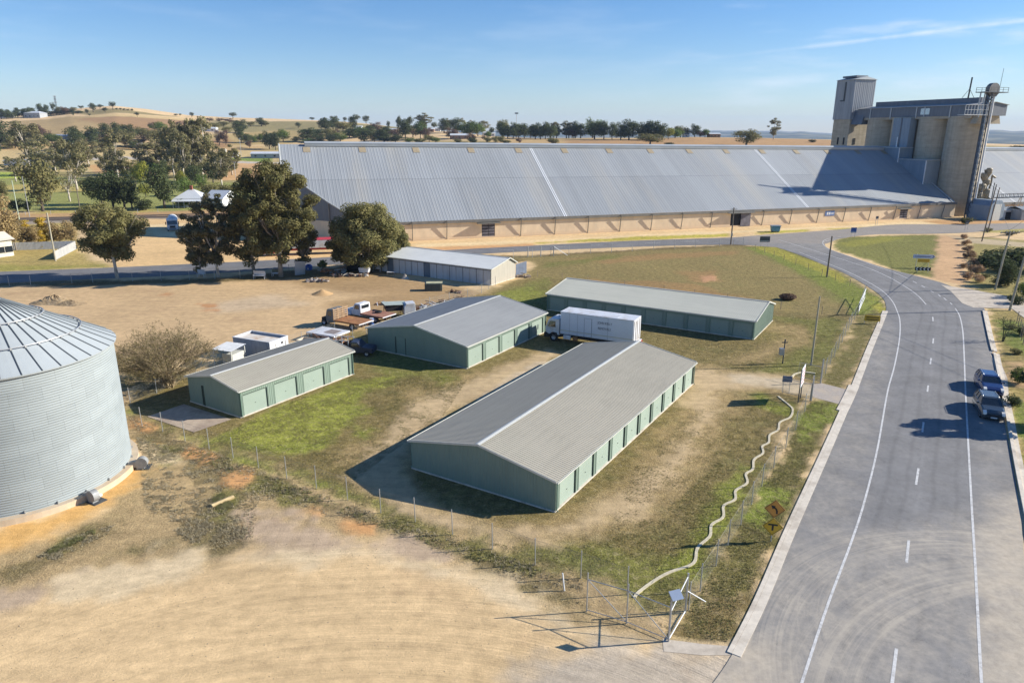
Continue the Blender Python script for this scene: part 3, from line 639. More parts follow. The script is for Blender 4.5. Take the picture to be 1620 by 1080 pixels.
def road_dust(x, y):
    d = np.zeros(len(x))
    # driveway mouth on the right, apron on the left
    d = np.maximum(d, 1.25*sstep((sdist(np.array(polyW([(1150, 1040), (1250, 880), (1340, 845), (1440, 830), (1560, 800), (1640, 760), (1700, 1300), (1000, 1300)])), x, y))/3+.5))
    d = np.maximum(d, .9*sstep((sdist(np.array(polyW([(1150, 1040), (1250, 830), (1345, 640), (1390, 520), (1402, 500), (1418, 540), (1400, 620), (1366, 800), (1300, 980), (1280, 1100)])), x, y))/2+.5))
    d = np.maximum(d, .8*sstep((sdist(np.array(polyW([(1540, 760), (1556, 600), (1530, 500), (1560, 492), (1575, 560), (1592, 680), (1622, 860), (1560, 870)])), x, y))/1.5+.5))
    d = np.maximum(d, .7*sstep((sdist(np.array(polyW([(1160, 390), (1220, 360), (1420, 360), (1340, 385), (1300, 402), (1200, 392)])), x, y))/6+.5))
    return d*(.7+.6*fbm(x, y, 5, 91))+.22*fbm(x, y, 3, 92)
loft('road', LEFTE, RIGHTE, asph, .035, 420, 40, road_dust)
SU = pathW([(-420, 448), (-120, 435), (0, 430), (160, 424), (316, 417), (500, 408), (703, 396), (980, 382), (1150, 376), (1200, 372.5), (1330, 363), (1415, 355.5), (1511, 355), (1620, 353), (1800, 350), (2100, 346)], 300)
SL = pathW([(-420, 472), (-120, 455), (0, 448), (160, 441), (316, 434), (500, 421), (758, 402), (980, 391.5), (1150, 387), (1230, 391), (1300, 387), (1332, 377), (1387, 371), (1472, 370), (1530, 368), (1620, 362), (1800, 356), (2100, 352)], 300)
loft('side_road', SU, SL, asph2, .022, 300, 14, lambda x, y: .5*sstep((x-48)/12)+.35*fbm(x, y, 6, 14))

conc = M_plain('concrete', (.50, .44, .36, 1), .9, 0, .16, 3, .2, (.30, .25, .2, 1), .8)
concl = M_plain('kerb_concrete', (.60, .545, .46, 1), .9, 0, .14, 3, .2, (.36, .31, .25, 1), .6)
paint = M_plain('road_paint', (.56, .56, .55, 1), .7, 0, .16, 6, .3, (.30, .29, .28, 1), 3.5)

def strip(name, path, w, z, mat, h=0, kind='structure', z0=None):
    P = np.array(path); mb = MB(); n = len(P)
    L, Rr = [], []
    for i in range(n):
        d = P[min(i+1, n-1)]-P[max(i-1, 0)]; d = d/np.hypot(*d); nn = np.array([-d[1], d[0]])
        ww = w[i] if hasattr(w, '__len__') else w
        L.append(P[i]+nn*ww/2); Rr.append(P[i]-nn*ww/2)
    if h == 0:
        vs = [(*p, z) for p in L]+[(*p, z) for p in Rr]
        mb.add(vs, [(n+i, n+i+1, i+1, i) for i in range(n-1)])
    else:
        zb = (z if z0 is None else z0)
        vs = [(*p, zb) for p in L]+[(*p, z+h) for p in L]+[(*p, z+h) for p in Rr]+[(*p, zb) for p in Rr]
        fs = []
        for i in range(n-1):
            for k in range(3): fs.append((k*n+i, k*n+i+1, (k+1)*n+i+1, (k+1)*n+i))
        fs += [(0, n, 2*n, 3*n), (n-1, 4*n-1, 3*n-1, 2*n-1)]
        mb.add(vs, fs)
    o = mb.build(name, mat)
    return tag(o, kind=kind) if kind else o
def offset(path, d):
    P = np.array(path); out = []
    for i in range(len(P)):
        t = P[min(i+1, len(P)-1)]-P[max(i-1, 0)]; t = t/np.hypot(*t); out.append(P[i]+np.array([-t[1], t[0]])*d)
    return np.array(out)
# kerb and gutter: left side up to the bend, broken by the compound crossing
kb1 = pathW([(1157, 1034), (1200, 948), (1248, 836), (1300, 722), (1334, 646)], 40)
kb2 = pathW([(1350, 612), (1374, 551), (1390, 514), (1399, 492)], 20)
for nm, kb in (('kerb', kb1), ('kerb', kb2)):
    strip(nm, offset(kb, .10), .22, .05, concl, .018, z0=-.02)
    strip('gutter', offset(kb, -.24), .44, .055, concl, .005, z0=0)
strip('kerb_crossing', pathW([(1332, 650), (1341, 632), (1351, 610)], 8), .95, .06, concl, .004, z0=0)
kb3 = pathW([(1557, 492), (1566, 533), (1572, 556)], 20)
kb4 = pathW([(1575, 560), (1585, 608), (1594, 650), (1606, 715), (1618, 775), (1640, 880)], 40)
for kb in (kb3, kb4):
    strip('kerb', offset(kb, -.12), .24, .10, concl, .07, z0=-.02)
    strip('gutter', offset(kb, .18), .36, .055, concl, .005, z0=0)
mb = MB()
def flat_poly(name, pts, mat, z, kind='structure', label=None, cat=None):
    w = polyW(pts); mb = MB().add([(x, y, z) for x, y in w], [tuple(range(len(w)))])
    o = mb.build(name, mat)
    if o.data.polygons[0].normal.z < 0: o.data.flip_normals()
    return tag(o, label, cat, kind=kind)
flat_poly('driveway', [(1489, 451), (1535, 458), (1590, 468), (1700, 484), (1700, 512), (1620, 503), (1600, 488), (1540, 487), (1522, 480), (1505, 462)], conc, .05)
flat_poly('footpath', [(1566, 560), (1583, 574), (1594, 600), (1596, 628), (1588, 640), (1580, 600)], conc, .048)
flat_poly('slab', [(233, 659), (291, 639.5), (366, 663.5), (307, 684)], M_plain('slab_concrete', (.42, .34, .26, 1), .9, 0, .2, 1.5, .2, (.25, .19, .15, 1), .4), .03)
flat_poly('crossing_apron', [(1284, 608), (1300, 606), (1348, 618), (1338, 642), (1286, 628)], M_plain('apron_gravel', (.36, .32, .28, 1), .95, 0, .2, 5, .2, (.46, .38, .28, 1), .7), .012)
flat_poly('path', [(1048, 1010), (1110, 1018), (1157, 1022), (1166, 1036), (1110, 1036), (1050, 1030)], conc, .012)

# painted lines
LINEL = pathW([(1255, 1120), (1270, 1075), (1310, 955), (1345, 862), (1367, 795), (1388, 710), (1404, 620), (1415, 579), (1423, 535.5), (1423.6, 508), (1419, 492), (1411, 476), (1394.6, 459.5), (1370, 444.6), (1343, 431), (1302, 414), (1264, 399)], 160)
LINEC = pathW([(1465, 482), (1451.6, 467.6), (1432.6, 454), (1402.7, 437), (1370, 423), (1332, 410.6), (1288.6, 397), (1231.6, 379.4)], 80)
LINER1 = pathW([(1438, 441.8), (1413.6, 431), (1386.4, 421.5), (1353.8, 409), (1321, 397.8), (1307.7, 391.6), (1302, 386), (1303, 381), (1312, 377.5), (1330, 375)], 80)
LINER2 = pathW([(1511, 488), (1518, 500), (1522.8, 522), (1525, 557), (1527, 611.6), (1531, 690), (1537, 800), (1543, 900), (1548, 1000), (1553, 1090)], 120)
ZP = .043
for P in (LINEL, LINEC, LINER1, LINER2): strip('road_marking', P, .135, ZP, paint)
for a, b in (((1475.5, 501.6), (1476, 508.4)), ((1476.6, 535.5), (1475.8, 543.7)), ((1473, 566.8), (1471.5, 576.3)), ((1468.4, 610), (1467, 620)), ((1461, 668), (1459, 684)), ((1453, 741), (1449, 767)), ((1437.5, 855), (1434, 890)), ((1418, 1026), (1410, 1090)),
             ((1444, 445), (1450, 448)), ((1458, 452), (1463, 455)), ((1472, 460), (1477, 463)), ((1484, 466), (1488, 469.5)), ((1493, 471.5), (1497, 475)), ((1503, 479), (1506, 482)),
             ((790, 396), (812, 395)), ((870, 391.5), (895, 390)), ((935, 388), (955, 387)), ((1020, 385), (1045, 384)), ((1085, 382), (1105, 381)), ((690, 402), (715, 400.5))):
    strip('road_marking', pathW([a, b], 4), .15, ZP-.008 if a[0] < 1200 else ZP, paint)
# turning line where the side road leaves
strip('road_marking', pathW([(1302, 383), (1318, 379), (1340, 376)], 12), .13, ZP, paint)
# ------------------------------------------------------------------ buildings: shared materials
def M_metal(name, c, rough=.45, metal=.6, streak=(0.3, 3, 3), var=.12, dirt=(.40, .33, .24, 1), damt=.3, rot=0, spec=.5):
    t = NT(name)
    n = t.noise(t.map(scale=streak, rot=(0, 0, rot)), 1.0, 5, .6)
    n2 = t.noise(t.map(loc=(3, 1, 7)), .25, 5, .65)
    cc = t.val(c, t.mth('MULTIPLY', t.rng(n, .28, .72, 1-var, 1+var), t.rng(n2, .3, .7, .94, 1.06)))
    if damt: cc = t.mix(t.mth('MULTIPLY', t.rng(n, .52, .7, 0, damt), t.rng(n2, .4, .6, .3, 1)), cc, dirt)
    return t.fin(cc, rough, metal, spec)
m_green = M_metal('green_cladding', (.205, .27, .222, 1), .5, 0, (1.2, 1.2, .3), .07, (.22, .22, .17, 1), .16, spec=.3)
m_greend = M_metal('green_door', (.265, .33, .28, 1), .5, 0, (.6, .6, .5), .05, (.25, .25, .2, 1), .12, spec=.3)
m_trimg = M_plain('green_trim', (.16, .25, .2, 1), .5, 0, .08)
m_reveal_shade = M_plain('reveal_painted_shade', (.05, .075, .06, 1), .7, 0, .1)  # near-black green: shade of the door recess put into the colour
m_trimw = M_plain('pale_flashing', (.56, .57, .53, 1), .5, .2, .1, 2)
m_roofb = M_metal('beige_roof_sheeting', (.375, .35, .285, 1), .6, .0, (.25, 4, 4), .09, (.30, .26, .2, 1), .2, spec=.2)
m_roofg = M_metal('grey_roof_sheeting', (.33, .335, .325, 1), .6, .0, (.25, 4, 4), .09, (.30, .28, .25, 1), .2, spec=.25)
m_roofw = M_metal('pale_roof_sheeting', (.50, .52, .52, 1), .55, .1, (.4, 3, 3), .08, (.45, .42, .36, 1), .2)
m_white_iron = M_metal('weathered_white_iron', (.50, .52, .54, 1), .6, .15, (2.5, 2.5, .35), .18, (.26, .22, .18, 1), .45)
m_wall_cream = M_metal('cream_iron', (.47, .44, .37, 1), .6, .05, (2.5, 2.5, .35), .14, (.36, .3, .22, 1), .35)
m_dark = M_plain('dark_gap', (.02, .02, .022, 1), .9, 0, .1)
m_slabedge = M_plain('slab_edge', (.58, .54, .47, 1), .9, 0, .15, 2, .2, (.36, .3, .23, 1), 1)
m_bluepanel = M_plain('blue_grey_panel', (.13, .17, .22, 1), .5, .2, .1)

def shed(name, label, x, y, r, L, W, he, hr, rv=.5, wallm=None, roofm=None, doors=(), trim=None, roofpitch=.24, oh=.16, group=None, cat='storage shed', pitchw=.22, door_m=None, gable_doors=()):
    wallm = wallm or m_green; roofm = roofm or m_roofb; trim = trim or m_trimw; door_m = door_m or m_greend
    root = empty(name, (x, y, 0), r, label, cat, group)
    # local: x along length, y = -v (v to the right of the length direction)
    yr = -W*rv
    def topz(v):    # roof height at v
        return he+(hr-he)*(v/(W*rv) if v <= W*rv else (W-v)/(W-W*rv))
    def side(v, ds, nm):
        sgn = 1 if v == 0 else -1            # outward y
        mb = MB(); yo = -v
        ops = sorted([(a, b, h) for a, b, h in ds])
        t = 0
        for a, b, h in ops+[(L, L, 0)]:
            if a-t > .02: mb.ribs((t, yo, 0), (1, 0, 0), a-t, (0, 0, 1), .08, he-.03, (0, sgn, 0), pitchw, .022)
            if b > a: mb.ribs((a, yo, 0), (1, 0, 0), b-a, (0, 0, 1), h, he-.03, (0, sgn, 0), pitchw, .022)
            t = b
        mb.build('wall', wallm, root)
        for a, b, h in ops:
            d = MB(); dy = yo-sgn*.07
            d.ribs((a, dy, 0), (0, 0, 1), h, (1, 0, 0), 0, b-a, (0, sgn, 0), .12, .008)
            do = d.build('door', door_m, root)
            j = MB()
            MB().box2((a-.0, dy-.01*sgn, .06), (a+.04, yo+.026*sgn, h)).build('door_frame', wallm, do); j.box2((b-.03, dy-.01*sgn, .06), (b, yo+.03*sgn, h)); j.box2((a+.05, dy-.01*sgn, h-.05), (b-.05, yo+.03*sgn, h))
            j.build('door_frame', m_reveal_shade if sgn < 0 else m_trimg, do)  # one jamb and the head coloured dark to stand in for recess shade
            hb = MB().box(((a+b)/2, dy+sgn*.03, .9), (.10, .02, .04)); hb.build('handle', m_dark, do)
    side(0, [d[1:] for d in doors if d[0] == 0], 'wall')
    side(W, [d[1:] for d in doors if d[0] == 1], 'wall')
    # gables
    for xg, sg in ((0, -1), (L, 1)):
        mb = MB()
        gd = [g[1:] for g in gable_doors if (g[0] == 0) == (xg == 0)]
        lo = lambda t, gd=gd: next((h for a, b, h in gd if a < t < b), .08)
        mb.ribs((xg, 0, 0), (0, -1, 0), W*rv, (0, 0, 1), lo, lambda t: topz(t)-.03, (sg, 0, 0), pitchw, .022)
        mb.ribs((xg, yr, 0), (0, -1, 0), W*(1-rv), (0, 0, 1), lambda t: lo(t+W*rv), lambda t: topz(t+W*rv)-.03, (sg, 0, 0), pitchw, .022)
        mb.build('gable_wall', wallm, root)
        for a, b, h in gd:
            d = MB().box((xg-sg*.06, -(a+b)/2, h/2), (.04, b-a-.04, h)); do = d.build('side_door', wallm, root)
            MB().box((xg+sg*.02, -a-.03, h/2), (.07, .06, h)).box((xg+sg*.02, -b+.03, h/2), (.07, .06, h)).build('door_frame', m_reveal_shade, do)
    # roof slopes, ridge cap, barges, gutters
    for v0, v1 in ((W*rv, 0), (W*rv, W)):
        run = abs(v1-v0)+oh; k = (hr-he)/abs(v1-v0); zl = hr-k*run
        dirv = Vector((0, (-1 if v1 > v0 else 1)*run, zl-hr)); Ls = dirv.length; dirv.normalize()
        nrm_ = Vector((1, 0, 0)).cross(dirv); 
        if nrm_.z < 0: nrm_ = -nrm_
        o = Vector((-oh, yr, hr+.03))
        mb = MB(); mb.ribs(o, (1, 0, 0), L+2*oh, dirv, 0, Ls, nrm_, roofpitch, .018, .28)
        mb.build('roof', roofm, root)
        e = o+dirv*Ls
        g = MB(); g.prism([(0, 0), (.12, 0), (.12, .02), (.13, .11), (.11, .11), (.10, .02), (.02, .02), (.02, .10), (0, .10)], e+Vector((0, (.0 if v1 < v0 else -.0), -.12)), (0, (1 if v1 < v0 else -1), 0), (0, 0, 1), (1, 0, 0), L+2*oh)
        g.build('gutter', trim, root)
        for xo in (-oh-.03, L+oh-.01):
            bmb = MB()
            a = Vector((xo, yr, hr+.085)); b2 = a+dirv*Ls
            dn = Vector((0, 0, -.16))
            bmb.add([a, b2, b2+dn, a+dn, a+Vector((.04, 0, 0)), b2+Vector((.04, 0, 0)), b2+dn+Vector((.04, 0, 0)), a+dn+Vector((.04, 0, 0))], [(0, 1, 2, 3), (7, 6, 5, 4), (0, 4, 5, 1), (3, 2, 6, 7), (1, 5, 6, 2), (0, 3, 7, 4)])
            bmb.build('barge_capping', trim, root)
        yy = -v1+(.09 if v1 == 0 else -.09)
        for xx in (.1, L-.1): MB().tube([(xx, yy+(.06 if v1 == 0 else -.06), he-.1), (xx, yy, he-.3), (xx, yy, .12), (xx, yy+(.12 if v1 == 0 else -.12), .05)], .045, 8).build('downpipe', m_trimg if wallm is m_green else trim, root)
    rc = MB(); a = .2
    for s_ in (1, -1):
        k = (hr-he)/(W*rv if s_ == 1 else W*(1-rv))
        rc.add([(-oh-.02, yr, hr+.10), (L+oh+.02, yr, hr+.10), (L+oh+.02, yr+s_*a, hr+.085-k*a), (-oh-.02, yr+s_*a, hr+.085-k*a)], [(0, 1, 2, 3)])
    rc.build('ridge_capping', trim, root)
    # slab
    MB().box2((-.06, .06, -.05), (L+.06, -W-.06, .085)).build('floor_slab', m_slabedge, root)
    return root

SHG = 'green storage sheds in the compound'
dd1 = [(1, .55+i*2.87, .55+i*2.87+2.42, 1.98) for i in range(10)]
shed('storage_shed', 'largest green storage shed, nearest the photographer, beige and dark roof, ten doors down its side', -7.37, 47.653, 1.022, 29.01, 11.97, 2.29, 3.42, .5, doors=dd1+[(0, .55+i*2.87, .55+i*2.87+2.42, 1.98) for i in range(10)])
shed('storage_shed', 'middle green storage shed with a grey roof, beside the white removals truck', -16.53, 77.99, 1.015, 16.98, 13.84, 2.5, 3.74, .505, roofm=m_roofg,
     doors=[(1, .3+i*3.3, .3+i*3.3+2.75, 2.05) for i in range(5)]+[(0, .3+i*3.3, .3+i*3.3+2.75, 2.05) for i in range(5)], gable_doors=[(0, 4.1, 5.6, 2.05)])
shed('storage_shed', 'smallest green storage shed with four doors, next to the concrete slab', -29.706, 61.08, 1.008, 13.74, 7.17, 2.52, 3.26, .517,
     doors=[(1, .35+i*3.4, .35+i*3.4+2.62, 1.98) for i in range(4)]+[(0, .35+i*3.4, .35+i*3.4+2.62, 1.98) for i in range(4)], gable_doors=[(0, 2.0, 2.25, 2.0)])
m_roofc = M_metal('cream_roof_sheeting', (.44, .44, .37, 1), .5, .2, (.25, 4, 4), .08, (.40, .36, .3, 1), .2)
shed('storage_shed', 'long green storage shed with a cream roof and shaded doors, behind the white truck', 29.145, 81.815, 2.597, 28.37, 10.4, 2.33, 3.40, .62, roofm=m_roofc,
     doors=[(0, .25+i*2.82, .25+i*2.82+2.35, 1.95) for i in range(10)]+[(1, .25+i*2.82, .25+i*2.82+2.35, 1.95) for i in range(10)])
# old white shed: open bays closed by hung iron panels
ws = shed('storage_shed', 'old white iron shed with weathered hanging panels, beside the paddock', -3.4, 112.8, 2.587, 23.4, 7.5, 2.75, 3.75, .72, wallm=m_wall_cream, roofm=m_roofw, cat='shed', oh=.3)
k = 0
for i in range(17):
    a = .15+i*1.37
    mb = MB()
    mat_ = m_bluepanel if i in (9, 15) else m_white_iron
    mb.ribs((a, .09, 0), (1, 0, 0), 1.28, (0, 0, 1), .02, 2.42, (0, 1, 0), .16, .02)
    mb.build('hanging_panel', mat_, ws)
MB().box2((0, .05, 2.44), (23.4, .16, 2.66)).build('door_track', m_dark, ws)
mb = MB()
for i in range(9): mb.box2((i*2.74+.02, .03, 0), (i*2.74+.13, .085, 2.5))
mb.build('post', m_dark, ws)

# ------------------------------------------------------------------ the long grain shed
GA = R(18.02)
def zr(s): return 20.9-(s+51)*.0104
def ze(s): return 4.42-(max(s, 0))*.004
WG = 54.0
OFFLO = [(-51.0, 19.6), (-46, 11.8), (-41.5, 6.6), (-35, 0.0), (400, 0)]
def offlo(s): return float(np.interp(s, [a for a, b in OFFLO], [b for a, b in OFFLO]))
def m_grain():
    t = NT('grain_roof_sheeting')
    a = t.noise(t.map(scale=(.55, .012, .012)), 1.0, 6, .7)
    a2 = t.noise(t.map(scale=(.05, .02, .02), loc=(3, 3, 3)), 1.0, 4, .6)
    b = t.noise(t.map(scale=(.16, .02, .02), loc=(7, 0, 0)), 1.0, 5, .6)
    sp = t.n.new('ShaderNodeSeparateXYZ'); t.l.new(t.tc.outputs['Object'], sp.inputs[0])
    seam = t.rng(t.mth('ABSOLUTE', t.mth('SUBTRACT', sp.outputs[1], 14.2)), .05, .22, .8, 1)
    half = t.rng(sp.outputs[1], 14.1, 14.3, .94, 1.0)
    f = t.mth('MULTIPLY', t.mth('MULTIPLY', t.rng(a, .25, .75, .9, 1.1), t.rng(a2, .3, .7, .92, 1.08)), t.mth('MULTIPLY', seam, half))
    wn_ = t.n.new('ShaderNodeTexWhiteNoise'); wn_.noise_dimensions = '2D'; cb_ = t.n.new('ShaderNodeCombineXYZ'); t.l.new(t.mth('FLOOR', t.mth('MULTIPLY', sp.outputs[0], 1/5.32)), cb_.inputs[0]); t.l.new(t.mth('FLOOR', t.mth('MULTIPLY', sp.outputs[1], 1/14.2)), cb_.inputs[1]); t.l.new(cb_.outputs[0], wn_.inputs['Vector'])
    f = t.mth('MULTIPLY', f, t.rng(wn_.outputs['Value'], 0, 1, .93, 1.04))
    c = t.val((.315, .335, .35, 1), f)
    c = t.mix(t.rng(b, .5, .72, 0, .45), c, (.42, .39, .33, 1))
    return t.fin(c, .6, .1, .4)
mg = m_grain()
m_gable = M_metal('dark_gable_iron', (.16, .18, .2, 1), .6, .2, (1, 1, .2), .1, (.2, .18, .16, 1), .2)
m_clay = None
def mk_wallsand():
    t = NT('sand_concrete_wall')
    a = t.noise(t.map(scale=(.5, .5, .25)), 1.0, 6, .65)
    b = t.rng(t.noise(t.map(scale=(2.6, 2.6, .18), loc=(2, 2, 2)), 1.0, 4, .7), .60, .72, 0, .45)
    c = t.val((.76, .60, .41, 1), t.rng(a, .3, .7, .86, 1.1))
    c = t.mix(b, c, (.66, .60, .50, 1))
    sp = t.n.new('ShaderNodeSeparateXYZ'); t.l.new(t.tc.outputs['Object'], sp.inputs[0])
    st = t.mth('MULTIPLY', t.rng(sp.outputs[2], .0, 1.0, .5, 0), t.rng(a, .35, .65, .2, 1))
    c = t.mix(st, c, (.42, .26, .13, 1))
    return t.fin(c, .9, 0, .2)
m_wsand = mk_wallsand()
m_patch = M_plain('yellowed_skylight', (.33, .27, .18, 1), .6, 0, .15, 1)
m_strip = M_plain('white_joint_strip', (.72, .74, .75, 1), .5, .1, .06)
m_ridge = M_metal('ridge_vent_metal', (.46, .49, .50, 1), .5, .3, (.2, 1, 1), .1, damt=.1)
m_strut = M_plain('strut_steel', (.20, .19, .17, 1), .6, .2, .2)
def grain(name, label, s0, s1, chamfer, patches, seams, doors, struts):
    root = empty(name, (0, 168.5, 0), GA, label, 'grain shed')
    def P(s, off, dz=0):
        e, r = ze(s), zr(s)
        return (s, off, e+(r-e)*(off if off <= 27 else WG-off)/27+dz)
    pitch = .76; n = round((s1-s0)/pitch)
    for front in (True, False):
        vs, fs = [], []
        ss = []
        for i in range(n):
            a = s0+(s1-s0)*i/n; p = (s1-s0)/n
            ss += [(a, 0), (a+p*.62, 0), (a+p*.72, .025), (a+p*.9, .025), (a+p, 0)]
        NV = 5
        for s, h in ss:
            lo = (offlo(s) if chamfer else 0)-.25*(1 if s > -35 or not chamfer else 0)
            for k in range(NV):
                o = lo+(27-lo)*k/(NV-1)
                if not front: o = WG-o
                vs.append(P(s, o, h))
        for i in range(len(ss)-1):
            for k in range(NV-1): fs.append((i*NV+k, i*NV+NV+k, i*NV+NV+k+1, i*NV+k+1))
        MB().add(vs, fs).build('roof', mg, root)
    # walls: front and back
    wb = MB(); wf = s0 if not chamfer else -35
    cuts = sorted(doors)
    t = wf
    for a, b, h in cuts+[(s1, s1, 0)]:
        wb.box2((t, 0, 0), (a, .3, ze(t)-.05))
        if b > a: wb.box2((a, 0, h), (b, .3, ze(a)-.05))
        t = b
    wb.build('front_wall', m_wsand, root)
    MB().box2((wf, WG-.3, 0), (s1, WG, ze(s1)-.05)).build('rear_wall', m_wsand, root)
    # plinth
    MB().box2((wf, -.12, 0), (s1, -.002, .35)).build('plinth', m_wsand, root)
    # gutter / eave
    MB().box2((wf, -.42, ze(s1)-.12), (s1, -.2, ze(s0)-.02)).build('gutter', m_strut, root)
    # ends
    if chamfer:
        pl = [(-35, 0), (-41.5, 6.6), (-46, 11.8), (-51, 19.6), (-51, 27), (-51, 34.4), (-46, WG-11.8), (-41.5, WG-6.6), (-35, WG)]
        w, g = MB(), MB()
        for (a, b), (c, d) in zip(pl, pl[1:]):
            w.add([(a, b, 0), (c, d, 0), (c, d, 4.3), (a, b, 4.3)], [(3, 2, 1, 0)])
            za, zc_ = P(a, b)[2]-.06, P(c, d)[2]-.06
            L = math.hypot(c-a, d-b)
            nn = (-(d-b)/L, (c-a)/L, 0); nn = (nn[0], nn[1], 0)
            sgn = 1 if nn[0] < 0 else -1
            g.ribs((a, b, 0), (c-a, d-b, 0), L, (0, 0, 1), 4.3, lambda t, za=za, zc_=zc_, L=L: max(4.31, za+(zc_-za)*t/L), (nn[0]*sgn, nn[1]*sgn, 0), .5, .05)
        w.build('end_wall', m_wsand, root); g.build('end_cladding', m_gable, root)
        pp = MB(); pp.tube([(-41.6, 6.4, 0), (-41.6, 6.4, P(-41.5, 6.6)[2])], .12, 8); pp.build('downpipe', m_strut, root)
        rk = MB()
        for (a, b), (c, d) in zip(pl, pl[1:]): rk.tube([P(a, b, .1), P(c, d, .1)], .13, 6)
        rk.build('barge_capping', m_trimw, root)
    else:
        g = MB().add([P(s0, 0), P(s0, 27), P(s0, WG), (s0, WG, 0), (s0, 0, 0)], [(0, 1, 2, 3, 4)]).add([P(s1, 0), P(s1, 27), P(s1, WG), (s1, WG, 0), (s1, 0, 0)], [(4, 3, 2, 1, 0)])
        g.build('end_cladding', m_gable, root)
    # ridge vent
    a = s0+(6 if chamfer else 0)
    rv = MB(); m = 20
    for i in range(m):
        x0 = a+(s1-a)*i/m; x1 = a+(s1-a)*(i+1)/m; z0, z1 = zr(x0), zr(x1)
        for sg in (-1, 1):
            rv.add([(x0, 27, z0+.75), (x1, 27, z1+.75), (x1, 27+sg*1.1, z1+.35), (x0, 27+sg*1.1, z0+.35)], [(0, 1, 2, 3)])
            rv.add([(x0, 27+sg*1.05, z0+.38), (x1, 27+sg*1.05, z1+.38), (x1, 27+sg*.95, z1-.4), (x0, 27+sg*.95, z0-.4)], [(0, 1, 2, 3)])
    rv.build('ridge_vent', m_ridge, root)
    for s in patches:
        mb = MB(); pts = [P(s, 24.0, .10), P(s+1.7, 24.0, .10), P(s+1.7, 25.9, .10), P(s, 25.9, .10)]
        lo_ = [(p[0], p[1], p[2]-.04) for p in pts]
        mb.add(pts+lo_, [(0, 1, 2, 3), (0, 4, 5, 1), (1, 5, 6, 2), (2, 6, 7, 3), (3, 7, 4, 0)]).build('skylight', m_patch, root)
    for s in seams:
        mb = MB()
        for ds in (0, .5):
            mb.add([P(s+ds, -.2, .06), P(s+ds+.28, -.2, .06), P(s+ds+.28, 26, .06), P(s+ds, 26, .06)], [(0, 1, 2, 3)])
        mb.build('joint_strip', m_strip, root)
    for s in struts:
        mb = MB(); z = ze(s)-.1
        mb.add([(s, -.02, .1), (s+.14, -.02, .1), (s+.14, -.75, z), (s, -.75, z), (s, -.16, .1), (s+.14, -.16, .1), (s+.14, -.55, z), (s, -.55, z)],
               [(4, 5, 2, 3), (0, 7, 6, 1), (3, 7, 0, 4), (5, 1, 6, 2), (0, 1, 5, 4), (3, 2, 6, 7)])
        mb.box2((s, -.75, z-.1), (s+.14, 0, z+.08))
        mb.build('raking_strut', m_strut, root)
    return root
pst = [-45.5, -32.1, -18.6, -4.1, 9.0, 22.2, 35.6, 48.4, 61.0, 73.4, 85.9, 98.2, 109.8, 121.5, 132]
gs = grain('grain_shed', 'very long grey roofed grain shed with sand coloured walls, left of the silos', -51, 137.3, True, pst, (13.2, 84.5), [(-7.5, -4.3, 3.4), (60.3, 65.8, 3.6), (116.8, 119.6, 3.0)],
           [-32, -24, -16] + [2.0+8.7*i for i in range(7)] + [70+8.9*i for i in range(8)])
for a, b, h, opn in ((-7.5, -4.3, 3.4, 0), (60.3, 65.8, 3.6, 1), (116.8, 119.6, 3.0, 0)):
    d = MB().box2((a, .12, 0), (b, .18, h)).build('wall_opening', m_dark, gs)
    l = MB()
    if opn: l.box2((a+3.0, -.25, .1), (b+.5, -.12, h+.2))
    else:
        for j in range(5): l.box2((a+.1, .02, .2+j*h/5), ((a+b)/2-.06, .1, .2+(j+.7)*h/5)); l.box2(((a+b)/2+.06, .02, .2+j*h/5), (b-.1, .1, .2+(j+.7)*h/5))
    l.build('door_leaf', M_plain('door_steel', (.16, .15, .17, 1), .6, .3, .3), gs)
    MB().box2((a-1.2, -1.2, h+.02), (b+1.2, .0, h+.16)).build('canopy', m_strut, gs)
sg_ = MB().box2((90.5, -.1, 1.9), (93.6, -.04, 3.2)); so = sg_.build('wall_sign', M_plain('sign_blue', (.12, .2, .42, 1), .5, 0, .1), gs)
MB().box2((91.0, -.12, 2.2), (91.5, -.101, 2.9)).box2((91.7, -.12, 2.2), (92.2, -.101, 2.9)).box2((92.4, -.12, 2.3), (93.3, -.101, 2.45)).box2((92.4, -.12, 2.6), (93.3, -.101, 2.75)).build('sign_lettering', m_strip, so)
gs2 = grain('grain_shed', 'second grey roofed grain shed, right of the silos at the edge of the photo', 153, 320, False, [], (160.2, 232), [], [160+9*i for i in range(8)])

# ------------------------------------------------------------------ the concrete silo block
def m_silo():
    t = NT('silo_concrete')
    sp = t.n.new('ShaderNodeSeparateXYZ'); t.l.new(t.tc.outputs['Object'], sp.inputs[0])
    ln = t.mth('FRACT', t.mth('MULTIPLY', sp.outputs[2], .82))
    ln = t.rng(t.mth('ABSOLUTE', t.mth('SUBTRACT', ln, .5)), .44, .5, 1, .84)
    a = t.noise(t.map(scale=(.35, .35, .9)), 1.0, 6, .65); b = t.noise(t.map(scale=(1.2, 1.2, .06), loc=(4, 4, 0)), 1.0, 4, .6)
    c = t.val((.43, .375, .285, 1), t.mth('MULTIPLY', ln, t.mth('MULTIPLY', t.rng(a, .3, .7, .84, 1.12), t.rng(b, .3, .7, .88, 1.1))))
    return t.fin(c, .9, 0, .2)
ms = m_silo()
m_cgal = M_metal('gallery_cladding', (.13, .15, .18, 1), .55, .1, (1.2, 1.2, .2), .12, (.3, .28, .25, 1), .2)
m_ctow = M_metal('tower_cladding', (.30, .32, .34, 1), .55, .1, (1.4, 1.4, .12), .2, (.22, .21, .2, 1), .3)
m_blue = M_metal('blue_grey_cladding', (.22, .28, .34, 1), .5, .1, (1.4, 1.4, .12), .1, damt=.05)
